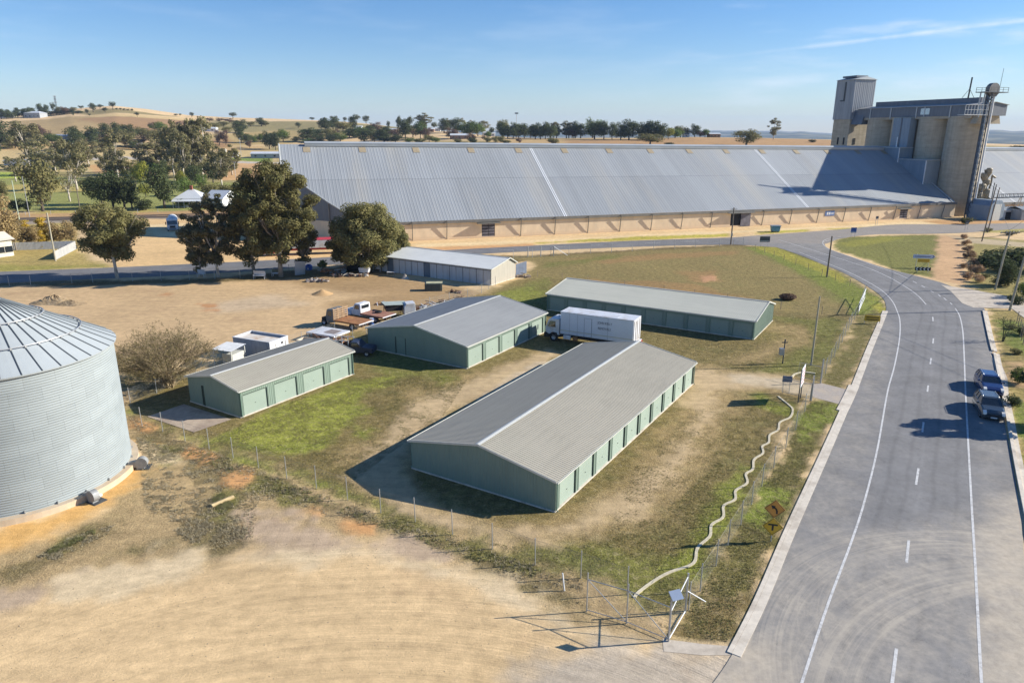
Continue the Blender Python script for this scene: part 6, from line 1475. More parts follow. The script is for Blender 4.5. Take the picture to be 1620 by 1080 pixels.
MB().cyl((1.3, 1.2, 2.76), (1.3, 1.2, 2.95), .12, n=10).build('beacon', m_light, cb_)

def slatbed(root, L, W, z, mat, x0):
    b = MB()
    for i in range(int(W/.2)): b.box2((x0, i*.2+.005, z), (x0+L, i*.2+.195, z+.05))
    b.box2((x0-.03, -.03, z-.12), (x0+L+.03, 0, z+.06)).box2((x0-.03, W, z-.12), (x0+L+.03, W+.03, z+.06))
    return b.build('tray', mat, root)
# rusty slat sided flatbed
f1 = empty('flatbed_truck', (-24.1, 87.55, 0), R(-30), 'old flatbed truck with a rusty tray and slatted headboard, nearer the small sheds', 'truck', 'old flatbed trucks in the yard')
slatbed(f1, 4.1, 2.6, 1.0, m_rusty, 1.75)
mb = MB()
for i in range(5): mb.box2((1.68, 0, 1.15+i*.27), (1.74, 2.6, 1.28+i*.27))
for yy in (.0, .85, 1.7, 2.5): mb.box2((1.62, yy, 1.0), (1.68, yy+.1, 2.5))
mb.build('headboard', M_plain('weathered_timber', (.36, .24, .14, 1), .9, 0, .25, 3), f1)
mb = MB().prism([(.1, .6), (.05, 1.3), (.25, 2.1), (.45, 2.28), (1.4, 2.3), (1.5, 2.1), (1.5, .6)], (0, .3, 0), (1, 0, 0), (0, 0, 1), (0, 1, 0), 2.0)
c1 = mb.build('cab', M_plain('faded_grey_cab', (.17, .175, .17, 1), .7, .1, .3, 1.5, .3, (.28, .18, .1, 1), 1), f1, bevel=.06)
MB().prism([(.35, 1.4), (.5, 2.0), (1.1, 2.02), (1.1, 1.4)], (0, .285, 0), (1, 0, 0), (0, 0, 1), (0, 1, 0), 2.03).build('side_window', m_glass, c1)
MB().prism([(.0, 1.38), (.2, 2.02), (.24, 2.0), (.05, 1.38)], (.02, .45, 0), (1, 0, 0), (0, 0, 1), (0, 1, 0), 1.7).build('windscreen', m_glass, c1)
MB().prism([(-.9, .55), (-.9, 1.0), (-.2, 1.15), (.1, 1.2), (.1, .55)], (0, .5, 0), (1, 0, 0), (0, 0, 1), (0, 1, 0), 1.6).build('bonnet', m_chassis, f1, bevel=.05)
MB().box2((0, .8, .55), (5.8, .95, .8)).box2((0, 1.65, .55), (5.8, 1.8, .8)).build('chassis', m_rustd, f1)
MB().box2((5.86, 0, .88), (5.92, 2.6, 1.02)).build('tail_board', m_whitep, f1)
for (x_, y_) in ((-.35, .4), (-.35, 2.2), (4.4, .35), (4.4, 2.25)): wheel(f1, x_, y_, .43, .26, -1 if y_ < 1 else 1)
# white cabbed flatbed
f2 = empty('flatbed_truck', (-22.8, 91.9, 0), R(-32), 'old flatbed truck with a rounded white cab, tyre lying on its tray', 'truck', 'old flatbed trucks in the yard')
slatbed(f2, 3.9, 2.6, 1.0, M_plain('red_brown_tray', (.30, .15, .11, 1), .85, .05, .2, 2, .2, (.4, .24, .15, 1), 1), 3.3)
m_wc = M_plain('chalky_white_paint', (.66, .67, .68, 1), .55, 0, .1, 1, .3, (.36, .4, .5, 1), .7)
mb = MB().prism([(1.55, .55), (1.55, 1.35), (1.95, 2.05), (2.1, 2.15), (2.95, 2.15), (3.05, 2.0), (3.1, .55)], (0, .35, 0), (1, 0, 0), (0, 0, 1), (0, 1, 0), 1.9)
c2 = mb.build('cab', m_wc, f2, bevel=.1)
MB().prism([(.0, .5), (.0, 1.05), (.35, 1.25), (1.6, 1.38), (1.6, .5)], (0, .45, 0), (1, 0, 0), (0, 0, 1), (0, 1, 0), 1.7).build('bonnet', m_wc, f2, bevel=.12)
for yy in (.2, 2.0):
    mb = MB().prism([(.1, .55), (.15, .95), (.5, 1.12), (.95, 1.05), (1.35, .65), (1.35, .5)], (0, yy, 0), (1, 0, 0), (0, 0, 1), (0, 1, 0), .42); mb.build('mudguard', m_wc, f2, bevel=.05)
MB().prism([(1.95, 1.42), (2.15, 1.98), (2.8, 1.98), (2.8, 1.42)], (0, .335, 0), (1, 0, 0), (0, 0, 1), (0, 1, 0), 1.93).build('side_window', m_glass, c2)
MB().box2((3.03, .6, 1.5), (3.11, 1.95, 1.95)).build('rear_window', m_glass, c2)
MB().prism([(1.55, 1.42), (1.9, 2.02), (1.94, 1.99), (1.6, 1.40)], (-.02, .5, 0), (1, 0, 0), (0, 0, 1), (0, 1, 0), 1.6).build('windscreen', m_glass, c2)
MB().box2((.5, .85, .55), (7.1, 1.0, .82)).box2((.5, 1.6, .55), (7.1, 1.75, .82)).build('chassis', m_rustd, f2)
for (x_, y_) in ((.75, .35), (.75, 2.25), (5.7, .35), (5.7, 2.25)): wheel(f2, x_, y_, .44, .26, -1 if y_ < 1 else 1)
MB().box2((7.22, 0, .9), (7.28, 2.6, 1.03)).build('tail_board', m_whitep, f2)
p = f2.matrix_basis @ Vector((5.1, 1.6, 1.05))
o = MB().lathe([(.26, 0), (.42, .02), (.47, .1), (.47, .16), (.42, .24), (.26, .26)], 20).build('tyre', m_tyre); o.location = p
tag(o, 'loose black tyre lying on the tray of the white cabbed flatbed', 'tyre')
e = empty('oil_drum', f1.matrix_basis @ Vector((4.9, 3.5, 0)), 0, 'blue drum with white bands standing between the two flatbed trucks', 'drum')
MB().cyl((0, 0, 0), (0, 0, .9), .3, n=16).build('drum_body', M_plain('blue_drum', (.05, .12, .35, 1), .4), e)
MB().cyl((0, 0, .5), (0, 0, .7), .305, n=16).cyl((0, 0, .9), (0, 0, .92), .26, n=16).build('band', m_whitep, e)
e = empty('dropside', f1.matrix_basis @ Vector((3.0, 3.3, 0)), R(-30), 'long blue and white truck dropside lying between the two flatbeds', 'dropside')
MB().box2((-1.6, -.2, .1), (1.4, .2, .5)).build('sheet', M_plain('blue_sheet', (.07, .15, .42, 1), .5, 0, .2), e); MB().box2((-1.9, -.25, .5), (.4, .1, .56)).build('trim', m_whitep, e)
# dark utility loaded with scrap beside the middle shed
u = empty('utility_truck', (-15.2, 76.35, 0), R(172), 'dark old utility with rails and scrap in its tray, shaded beside the middle shed', 'utility')
m_ute = M_plain('dark_blue_ute', (.035, .045, .075, 1), .4, .1, .2)
MB().prism([(0, .4), (0, .9), (.2, 1.0), (1.2, 1.08), (1.75, 1.6), (2.5, 1.62), (2.6, 1.0), (2.6, .4)], (0, .1, 0), (1, 0, 0), (0, 0, 1), (0, 1, 0), 1.6).build('cab', m_ute, u, bevel=.05)
MB().prism([(1.4, 1.1), (1.82, 1.53), (2.4, 1.54), (2.4, 1.1)], (0, .09, 0), (1, 0, 0), (0, 0, 1), (0, 1, 0), 1.62).build('side_window', m_glass, u)
MB().box2((2.65, 0, .75), (4.9, 1.8, .85)).box2((2.65, 0, .85), (4.9, .05, 1.25)).box2((2.65, 1.75, .85), (4.9, 1.8, 1.25)).build('tray', m_chassis, u)
mb = MB()
for i in range(4):
    for yy in (.02, 1.72): mb.box2((2.7+i*.7, yy, 1.2), (2.76+i*.7, yy+.05, 1.75))
mb.box2((2.65, .02, 1.72), (4.9, .07, 1.78)); mb.box2((2.65, 1.72, 1.72), (4.9, 1.77, 1.78)); mb.build('rack', m_whitep, u)
mb = MB()
for i in range(12): mb.box((random.uniform(2.9, 4.7), random.uniform(.3, 1.5), random.uniform(.95, 1.4)), (random.uniform(.2, 1.3), .08, .08), random.uniform(0, 3), random.uniform(-.3, .3))
mb.build('scrap_load', m_rusty, u)
for (x_, y_) in ((.7, .15), (.7, 1.65), (4.0, .15), (4.0, 1.65)): wheel(u, x_, y_, .34, .22, -1 if y_ < 1 else 1)
# cars parked on the shoulder, noses towards the camera
def car(loc, rz, paint, label):
    root = empty('parked_car', loc, rz, label, 'car', 'cars parked on the right shoulder')
    def sect(x, w, z0, z1, n=5):   # rounded cross-section
        return [(x, -w, z0), (x, -w*1.0, z0+(z1-z0)*.55), (x, -w*.93, z1-.05), (x, -w*.8, z1), (x, w*.8, z1), (x, w*.93, z1-.05), (x, w, z0+(z1-z0)*.55), (x, w, z0)]
    S = [(0, .70, .35, .62), (.12, .82, .25, .78), (.5, .90, .22, .92), (1.15, .92, .22, 1.02), (1.5, .93, .22, 1.05), (3.9, .93, .22, 1.06), (4.45, .92, .25, 1.05), (4.72, .86, .35, .98), (4.8, .8, .45, .9)]
    vs, fs = [], []
    for s in S: vs += sect(*s)
    for i in range(len(S)-1):
        for k in range(8): fs.append((i*8+k, i*8+(k+1) % 8, (i+1)*8+(k+1) % 8, (i+1)*8+k))
    fs += [tuple(range(7, -1, -1)), tuple(range((len(S)-1)*8, len(S)*8))]
    body = MB().add(vs, fs).build('body', paint, root, smooth=False, bevel=.03)
    def cab(x, w, z): return [(x, -w, z), (x, w, z)]
    # glasshouse: lower ring, upper ring
    lo = [(1.35, .84, 1.02), (4.55, .82, 1.02)]; up = [(2.05, .66, 1.50), (4.15, .66, 1.50)]
    vs = [(lo[0][0], -.84, 1.02), (lo[0][0], .84, 1.02), (lo[1][0], .82, 1.02), (lo[1][0], -.82, 1.02), (up[0][0], -.66, 1.5), (up[0][0], .66, 1.5), (up[1][0], .64, 1.5), (up[1][0], -.64, 1.5)]
    MB().add(vs, [(0, 1, 5, 4), (1, 2, 6, 5), (2, 3, 7, 6), (3, 0, 4, 7)]).build('window', m_glass, root)
    MB().add([(2.0, -.68, 1.49), (2.0, .68, 1.49), (2.3, .60, 1.565), (2.3, -.60, 1.565), (3.9, -.58, 1.565), (3.9, .58, 1.565), (4.25, .66, 1.49), (4.25, -.66, 1.49)],
             [(0, 1, 2, 3), (3, 2, 5, 4), (4, 5, 6, 7), (1, 6, 5, 2), (0, 3, 4, 7), (0, 7, 6, 1)]).build('roof', paint, root, bevel=.03)
    mb = MB()
    for sy in (-1, 1):
        for (xa, ya, za, xb, yb, zb) in ((1.37, .84, 1.03, 2.05, .67, 1.5), (2.9, .84, 1.03, 2.95, .67, 1.5), (3.75, .83, 1.03, 3.7, .66, 1.5), (4.53, .82, 1.03, 4.15, .66, 1.5)):
            mb.cyl((xa, sy*ya, za), (xb, sy*yb, zb), .035, n=5)
    mb.build('pillar', paint, root)
    for sy in (-1, 1): MB().tube([(2.2, sy*.6, 1.56), (2.3, sy*.6, 1.62), (3.9, sy*.58, 1.62), (4.0, sy*.58, 1.56)], .02, 5).build('roof_rail', m_rim, root)
    for sy in (-1, 1):
        MB().prism([(0.02, .62), (.05, .78), (.38, .90), (.42, .80), (.1, .60)], (0, sy*.58-.02+(0 if sy > 0 else -.22), 0), (1, 0, 0), (0, 0, 1), (0, 1, 0), .26).build('headlight', m_light, root)
        MB().box((1.75, sy*1.02, 1.08), (.12, .2, .14)).build('mirror', paint, root)
    MB().box2((-.02, -.45, .5), (.03, .45, .66)).build('grille', m_chassis, root)
    MB().box2((-.03, -.24, .34), (0.0, .24, .45)).build('number_plate', m_whitep, root)
    for (x_, y_) in ((.85, -.80), (.85, .80), (3.75, -.80), (3.75, .80)): wheel(root, x_, y_, .34, .22, -1 if y_ < 0 else 1)
    return root
def cpaint(name, c):
    m = M_plain(name, c, .25, .3, .04); m.node_tree.nodes['Principled BSDF'].inputs['Coat Weight'].default_value = .8; m.node_tree.nodes['Principled BSDF'].inputs['Coat Roughness'].default_value = .08
    return m
ca = math.atan2(6.2, 3.0)
car(tuple(G(1571, 667.5)), R(67), cpaint('dark_grey_paint', (.045, .055, .06, 1)), 'dark grey car in the tree shade, nearer of the two parked cars')
car(tuple(G(1570.5, 629)), R(67), cpaint('blue_paint', (.022, .04, .13, 1)), 'blue car with roof rails, parked behind the dark grey one')
# milk tanker facing the camera in the gravel yard
tk = empty('tanker_truck', tuple(G(274, 366)), R(114), 'white tanker truck facing the camera on the gravel yard behind the trees', 'truck')
MB().prism([(0, .5), (-.02, 1.6), (.25, 3.0), (1.8, 3.1), (1.8, .5)], (0, -1.25, 0), (1, 0, 0), (0, 0, 1), (0, 1, 0), 2.5).build('cab', m_whitep, tk, bevel=.08)
MB().prism([(-.03, 1.65), (.17, 2.6), (.22, 2.6), (.04, 1.65)], (0, -1.12, 0), (1, 0, 0), (0, 0, 1), (0, 1, 0), 2.24).build('windscreen', m_glass, tk)
MB().box2((-.08, -1.2, .35), (.1, 1.2, .85)).build('bumper', M_plain('grey_bumper', (.2, .22, .26, 1), .5), tk)
MB().box2((-.1, -.6, .9), (-.02, .6, 1.4)).build('grille', m_chassis, tk)
for sy in (-1, 1): MB().box2((-.11, sy*.95-.15, .55), (-.07, sy*.95+.15, .75)).build('headlight', m_light, tk); MB().box2((.0, sy*1.45-.1, 1.7), (.1, sy*1.45+.1, 2.4)).build('mirror', m_chassis, tk)
tkb = MB().lathe([(.01, 2.2), (.8, 2.25), (1.2, 2.5), (1.22, 9), (.8, 9.3), (.01, 9.35)], 20).build('tank', m_whitep, tk); tkb.rotation_euler = (0, PI/2, 0); tkb.location = (0, 0, 2.15)
for x_ in (1.0, 4.5, 7.5, 8.6):
    for sy in (-1, 1): wheel(tk, x_, sy*1.1, .5, .3, sy)
MB().box2((1.5, -.5, .6), (9.3, .5, .95)).build('chassis', m_chassis, tk)
# red and white grain trailers behind the big trees
m_redp = M_plain('red_paint', (.45, .05, .06, 1), .4, 0, .1)
for (px, py, lab, nn, hasc) in ((488, 402, 'white grain trailer with a red tarpaulin top seen between the big trees', 9.5, 0), (432, 404, 'red prime mover and trailer glimpsed through the tallest tree', 7.5, 1)):
    t_ = empty('grain_trailer' if not hasc else 'prime_mover', tuple(G(px, py)), R(14), lab, 'trailer' if not hasc else 'truck')
    MB().prism([(-1.25, 1.4), (1.25, 1.4), (1.25, 3.0), (-1.25, 3.0)], (2.2 if hasc else -1, 0, 0), (0, 1, 0), (0, 0, 1), (1, 0, 0), nn).build('bin_body', m_whitep, t_, bevel=.05)
    MB().prism([(-1.28, 3.0), (1.28, 3.0), (0, 3.35)], (2.2 if hasc else -1, 0, 0), (0, 1, 0), (0, 0, 1), (1, 0, 0), nn).build('tarpaulin', m_redp, t_)
    MB().box2((-1, -.5, .9), (nn+1, .5, 1.4)).build('chassis', m_redp, t_)
    if hasc:
        MB().prism([(-2.3, .6), (-2.3, 1.5), (-.9, 1.7), (-.5, 2.8), (1.4, 2.9), (1.4, .6)], (0, -1.2, 0), (1, 0, 0), (0, 0, 1), (0, 1, 0), 2.4).build('cab', m_redp, t_, bevel=.08)
        MB().prism([(-.8, 1.75), (-.42, 2.6), (.6, 2.6), (.6, 1.75)], (0, -1.22, 0), (1, 0, 0), (0, 0, 1), (0, 1, 0), 2.44).build('side_window', m_glass, t_)
    for x_ in ((-1.5, 5.5, 6.7) if hasc else (0.2, 6.5, 7.7)):
        for sy in (-1, 1): wheel(t_, x_, sy*1.1, .5, .3, sy)

# ------------------------------------------------------------------ things in the yard
def at(px, py): return tuple(G(px, py))
# open topped rusty white bin (old refrigerated body)
b = empty('open_container', (-31.0, 75.3, 0), R(-24), 'large open topped white container with grubby sides and rust inside', 'container')
m_grub = M_metal('grubby_white_sides', (.36, .38, .42, 1), .7, 0, (1.2, 1.2, .5), .25, (.22, .2, .2, 1), .5)
L_, W_, H_ = 5.2, 2.9, 2.05
mb = MB().ribs((0, 0, 0), (1, 0, 0), L_, (0, 0, 1), .1, H_, (0, -1, 0), 1.1, .03).ribs((0, W_, 0), (1, 0, 0), L_, (0, 0, 1), .1, H_, (0, 1, 0), 1.1, .03).ribs((0, 0, 0), (0, 1, 0), W_, (0, 0, 1), .1, H_, (-1, 0, 0), 1.1, .03)
mb.box2((.06, .06, .1), (L_-.06, .08, H_)).box2((.06, W_-.08, .1), (L_-.06, W_-.06, H_)).box2((.06, .1, .1), (.08, W_-.1, H_)); mb.build('side_panel', m_grub, b)
MB().box2((.1, .1, .1), (L_-.1, W_-.1, 1.85)).build('sheet_top', M_plain('rust_streaked_white', (.60, .57, .52, 1), .8, 0, .15, 1.2, .2, (.42, .26, .13, 1), .45), b)
MB().box2((L_-.05, 0, .1), (L_+.03, W_, H_)).build('end_panel', m_whitep, b)
MB().cyl((L_+.03, 1.9, 1.6), (L_+.06, 1.9, 1.6), .15, n=12).box2((L_+.03, .9, .6), (L_+.05, .95, 1.7)).box2((L_+.03, 2.4, .6), (L_+.05, 2.45, 1.7)).build('fitting', m_chassis, b)
mb = MB()
for (a_, c_) in (((-.05, -.05, H_), (L_+.05, .1, H_+.08)), ((-.05, W_-.1, H_), (L_+.05, W_+.05, H_+.08)), ((-.05, .1, H_), (.1, W_-.1, H_+.08)), ((L_-.1, .1, H_), (L_+.05, W_-.1, H_+.08))): mb.box2(a_, c_)
mb.build('top_rail', m_whitep, b)
# low white tray tank with grating
b = empty('white_tray', (-24.7, 81.5, 0), R(-27), 'low white steel tray with a patch of grating on top, behind the smallest shed', 'tray')
MB().box2((0, 0, .75), (4.3, 2.9, .95)).build('deck', m_whitep, b, bevel=.02)
MB().box2((2.0, .8, .951), (3.6, 2.3, .97)).build('grating', M_plain('grey_grating', (.22, .19, .18, 1), .8), b)
mb = MB()
for i in range(9): mb.box2((i*.52, -.02, 0), (i*.52+.06, .04, .75)); mb.box2((i*.52, 2.86, 0), (i*.52+.06, 2.92, .75))
mb.build('leg', m_rusty, b)
b = empty('white_crate', (-24.9, 78.0, 0), R(-25), 'pale open crate between the container and the white tray', 'crate')
mb = MB()
for (a_, c_) in (((0, 0, 0), (2.6, .08, 1.0)), ((0, 1.3, 0), (2.6, 1.38, 1.0)), ((0, .08, 0), (.08, 1.3, 1.0)), ((2.52, .08, 0), (2.6, 1.3, 1.0)), ((.08, .08, .0), (2.52, 1.3, .3))): mb.box2(a_, c_)
mb.build('crate_body', M_plain('pale_timber', (.5, .44, .35, 1), .8, 0, .2, 3), b)
# small lean-to shelter at the left
b = empty('small_shelter', at(337, 577), R(-20), 'small shelter with a flat grey iron roof beside the open container', 'shelter')
MB().ribs((0, 0, 1.75), (1, 0, 0), 2.6, (0, 1, .08), 0, 2.4, (0, 0, 1), .2, .02).build('roof', m_white_iron, b)
mb = MB()
for (x_, y_) in ((.1, .1), (2.4, .1), (.1, 2.2), (2.4, 2.2)): mb.box2((x_, y_, 0), (x_+.08, y_+.08, 1.76))
mb.build('post', m_trimw, b)
MB().box2((1.1, .3, 0), (2.45, 2.1, 1.3)).build('cupboard', m_trimw, b)
# scrap frame left of the flatbeds
def scrap(name, label, loc, n, L, H, mats, seed, rz=0, cat='scrap'):
    r = random.Random(seed); e = empty(name, loc, rz, label, cat)
    for mi, m in enumerate(mats):
        mb = MB()
        for i in range(n):
            c = (r.uniform(-L[0]/2, L[0]/2), r.uniform(-L[1]/2, L[1]/2), r.uniform(.08, H))
            k = r.random()
            if k < .6: mb.box(c, (r.uniform(.5, 1.8), r.uniform(.04, .12), r.uniform(.04, .12)), r.uniform(0, 3.1), r.uniform(-.35, .35))
            elif k < .85: mb.box((c[0], c[1], c[2]*.5), (r.uniform(.4, 1.2), r.uniform(.3, .9), r.uniform(.04, .5)), r.uniform(0, 3.1), r.uniform(-.2, .2))
            else: mb.cyl((c[0], c[1], .05), (c[0]+r.uniform(-.3, .3), c[1]+.2, .25), .28, n=10)
        mb.build('scrap_piece' if mi else 'frame_piece', m, e)
    return e
m_timber = M_plain('grey_timber', (.28, .22, .16, 1), .9, 0, .3, 3)
scrap('timber_rack', 'jumble of brown timber rails and a rusty drum behind the white tray', at(522, 541), 12, (3.4, 2.0), .9, (m_timber, m_rustd), 5)
scrap('scrap_heap', 'heap of rusty machinery parts and pale pipes behind the middle shed roof', at(694, 488), 26, (7.5, 2.4), .9, (m_rustd, m_steel, m_whitep), 6, R(18))
scrap('scrap_heap', 'row of brown machinery frames behind the middle shed ridge', at(722, 478), 18, (6, 1.6), .8, (m_rustd, m_timber), 7, R(10))
# wrecked cab with a white side
b = empty('wrecked_cab', at(640, 503), R(18), 'wrecked truck cab with a pale side and green sheet roof near the middle shed', 'vehicle body')
MB().prism([(0, .3), (0, 1.5), (.3, 1.9), (1.5, 1.95), (1.6, .3)], (0, 0, 0), (1, 0, 0), (0, 0, 1), (0, 1, 0), 1.7).build('cab', m_whitep, b, bevel=.06)
MB().box2((1.58, .3, 1.2), (1.63, 1.3, 1.6)).build('window', m_glass, b)
MB().box((-1.0, 1.6, 1.75), (3.2, 2.2, .06), .1, .05).build('sheet_roof', M_plain('grey_green_sheet', (.33, .38, .35, 1), .6, 0, .15), b)
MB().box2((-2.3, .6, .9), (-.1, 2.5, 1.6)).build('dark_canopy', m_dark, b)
mb = MB()
for (x_, y_) in ((-2.4, .6), (-2.4, 2.5), (-.2, 2.5)): mb.box2((x_, y_, 0), (x_+.08, y_+.08, 1.7))
mb.build('post', m_rustd, b)
scrap('flat_scrap', 'scatter of pale flat scrap on the bare yard left of the wrecked cab', at(612, 482), 7, (3, 1.0), .15, (m_whitep, m_rustd), 9)
# dark green crate with a yellow lid
b = empty('steel_crate', at(686, 459), R(4), 'square dark crate with a pale yellow top in front of the white shed', 'crate')
MB().ribs((-1.35, -.8, 0), (1, 0, 0), 2.7, (0, 0, 1), 0, 1.15, (0, -1, 0), .45, .03).box2((-1.35, -.78, 0), (1.35, .8, 1.15)).build('crate_body', M_plain('dark_green_crate', (.07, .085, .075, 1), .7, .1, .2), b)
MB().box2((-1.15, -.6, 1.15), (1.4, .85, 1.24)).build('lid', M_plain('yellow_cream_lid', (.45, .43, .27, 1), .6), b)
scrap('log_pile', 'small tangle of dark branches on the yard right of the steel crate', at(723, 463), 7, (1.8, .8), .4, (m_rustd,), 12, cat='branches')
# mounds
def mound(label, loc, rx, ry, h, mat, seed, rough=.25, name='dirt_mound', cat='mound'):
    r = np.random.default_rng(seed); n, m = 40, 14; vs = [(0, 0, h)]
    for j in range(1, m+1):
        t = j/m
        for i in range(n):
            a = 2*PI*i/n; k = 1+rough*.3*math.sin(3*a+seed)+rough*.2*math.sin(5*a)
            z = h*(1-t)**1.15*(1+rough*r.normal()*.35)
            vs.append((rx*t*k*math.cos(a), ry*t*k*math.sin(a), max(z, 0) if j < m else -.03))
    fs = [(0, 1+i, 1+(i+1) % n) for i in range(n)]
    for j in range(m-1):
        for i in range(n): fs.append((1+j*n+i, 1+(j+1)*n+i, 1+(j+1)*n+(i+1) % n, 1+j*n+(i+1) % n))
    o = MB().add(vs, fs).build(name, mat, None, smooth=False); o.location = loc
    return tag(o, label, cat)
m_rub = M_plain('rubbly_earth', (.30, .22, .13, 1), .95, 0, .45, 3.5, .1, (.42, .33, .22, 1), 2)
mound('rough brown mound of rubble and earth behind the steel bin', at(86, 478), 3.4, 2.2, 1.1, m_rub, 3)
mound('lower tail of the brown rubble mound behind the steel bin', at(112, 481), 2.4, 1.4, .6, m_rub, 4)
mound('small cone of orange sand in the middle of the yard', at(510, 465), 1.7, 1.5, .75, M_plain('orange_sand', (.45, .29, .14, 1), .95, 0, .1, 2), 5, .05)
m_offw = M_plain('dull_offwhite', (.38, .35, .31, 1), .8, 0, .3, 3)
scrap('rock_heap', 'loose heap of pale rocks and broken pieces on the yard', at(502, 445), 14, (3.4, 1.0), .4, (M_plain('pale_rock', (.34, .30, .28, 1), .9), m_rustd, m_offw), 15, cat='rubble')
# leaning white stands, tables, junk along the road fence
def stand(px, py, w, h, label, mat, rz=0, name='steel_stand'):
    b = empty(name, at(px, py), rz, label, 'stand')
    MB().box((0, 0, h*.75), (w, .05, h*.5), 0, 0, .25).build('panel', mat, b)
    mb = MB()
    for x_ in (-w/2, w/2-.06): mb.box2((x_, -.4, 0), (x_+.06, -.34, h*.6)); mb.box2((x_, .3, 0), (x_+.06, .36, h))
    mb.box2((-w/2, -.4, h*.4), (w/2, .36, h*.44)); mb.build('frame', m_whitep, b)
    return b
stand(411, 441, 1.9, 1.4, 'pale slatted metal stand at the foot of the tallest tree', m_white_iron)
stand(439, 437, 1.7, 1.3, 'dark green metal stand right of the pale slatted one', M_plain('olive_panel', (.16, .17, .12, 1), .7))
stand(319, 438, 1.2, 1.3, 'white bent frame leaning under the ragged eucalyptus', m_whitep)
stand(596, 419+10, 1.4, 1.2, 'white triangular topped cupboard under the dense rounded tree', m_whitep)
b = empty('leaning_sheets', at(470, 436), R(10), 'tall bundle of pale iron sheets leaning beside the junk', 'iron sheets')
for i in range(4): MB().box((i*.38, i*.12, 1.2), (.55, .04, 2.9), .3, 0, .35+.05*i).build('sheet', m_white_iron, b)
b = empty('water_tank', at(489, 427), 0, 'blue plastic drum among the junk along the road fence', 'drum')
MB().lathe([(.5, 0), (.62, .2), (.62, .8), (.3, 1.05), (.01, 1.08)], 16).build('tank', M_plain('blue_plastic', (.04, .13, .5, 1), .4), b); MB().box2((-.15, -.66, .2), (.15, -.6, .45)).build('label_patch', m_whitep, b)
b = empty('white_tub', at(575+2, 434), R(-10), 'white tub on legs beside the corner of the white shed', 'tub')
MB().prism([(-.8, .4), (.8, .4), (.95, 1.25), (-.95, 1.25)], (0, -.5, 0), (1, 0, 0), (0, 0, 1), (0, 1, 0), 1.0).build('tub_body', m_whitep, b, bevel=.05)
MB().box2((-.7, -.4, 0), (-.6, .4, .4)).box2((.6, -.4, 0), (.7, .4, .4)).build('leg', m_rustd, b)
b = empty('open_shed', at(563, 428), R(5), 'low black mouthed shelter with a rusty roof under the dense tree', 'shelter')
MB().box2((-1.6, .0, 0), (1.6, 1.6, 1.35)).build('interior', m_dark, b); MB().box2((-1.8, -.2, 1.36), (1.8, 1.7, 1.44)).build('roof', m_rusty, b); MB().box2((-1.75, -.15, 0), (-1.6, 0, 1.36)).box2((1.6, -.15, 0), (1.75, 0, 1.36)).build('post', m_timber, b)
scrap('timber_stack', 'long white boards and timber stacked in front of the low shelter', at(553, 437), 16, (6.5, 1.2), .5, (m_offw, m_timber, m_rustd), 22, 0, 'timber')
scrap('junk_row', 'brown and rusty junk against the road fence left of the shelter', at(524, 432), 14, (5.0, 1.4), 1.1, (m_rusty, m_timber, m_steel), 23, 0, 'junk')
b = empty('white_table', at(619, 437), R(0), 'small white topped table in the shade of the white shed', 'table')
MB().box2((-.7, -.35, .7), (.7, .35, .78)).build('top', m_whitep, b)
for (x_, y_) in ((-.6, -.3), (.55, -.3), (-.6, .25), (.55, .25)): MB().box2((x_, y_, 0), (x_+.06, y_+.06, .7)).build('leg', m_timber, b)
o = mound('pale round boulder on the yard in front of the white shed', at(641, 441), .75, .45, .9, M_plain('pale_boulder', (.5, .44, .36, 1), .9, 0, .2), 9, .1, 'boulder', 'boulder')
# gate frames leaning on the white shed's end, lattice, blue-grey fence panel
b = empty('pipe_frames', at(784, 449), R(60), 'bent white pipe frames leaning at the end wall of the white shed', 'frames')
mb = MB()
for i in range(3): mb.tube([(i*.7, -.1, 0), (i*.7+.1, .1, 1.8), (i*.7+.55, .1, 1.85), (i*.7+.75, -.1, 0)], .035, 5)
mb.tube([(0, 0, .9), (2.2, 0, .9)], .03, 5); mb.build('pipe', m_whitep, b)
b = empty('panel_fence', at(816, 438), R(58), 'blue grey panel screen at the far corner of the white shed', 'screen')
MB().ribs((0, 0, 0), (1, 0, 0), 3.6, (0, 0, 1), .1, 2.2, (0, -1, 0), .3, .03).build('panel', M_plain('blue_grey_sheet', (.14, .17, .23, 1), .6, .1, .25), b)
scrap('brush_heap', 'grey heap of dead branches right of the white shed', at(826, 438), 14, (2.2, 1.4), .6, (m_timber,), 31, cat='branches')
b = empty('timber_plank', at(352, 794), R(50), 'split pale timber slab lying in the weeds outside the front fence', 'timber')
MB().prism([(-.16, 0), (.16, 0), (.19, .12), (.05, .2), (-.14, .15)], (0, -.8, 0), (1, 0, 0), (0, 0, 1), (0, 1, 0), 1.6).build('slab_piece', M_plain('pale_split_timber', (.44, .34, .18, 1), .85, 0, .35, 4), b)
b.rotation_euler = (0, 0, R(-38))
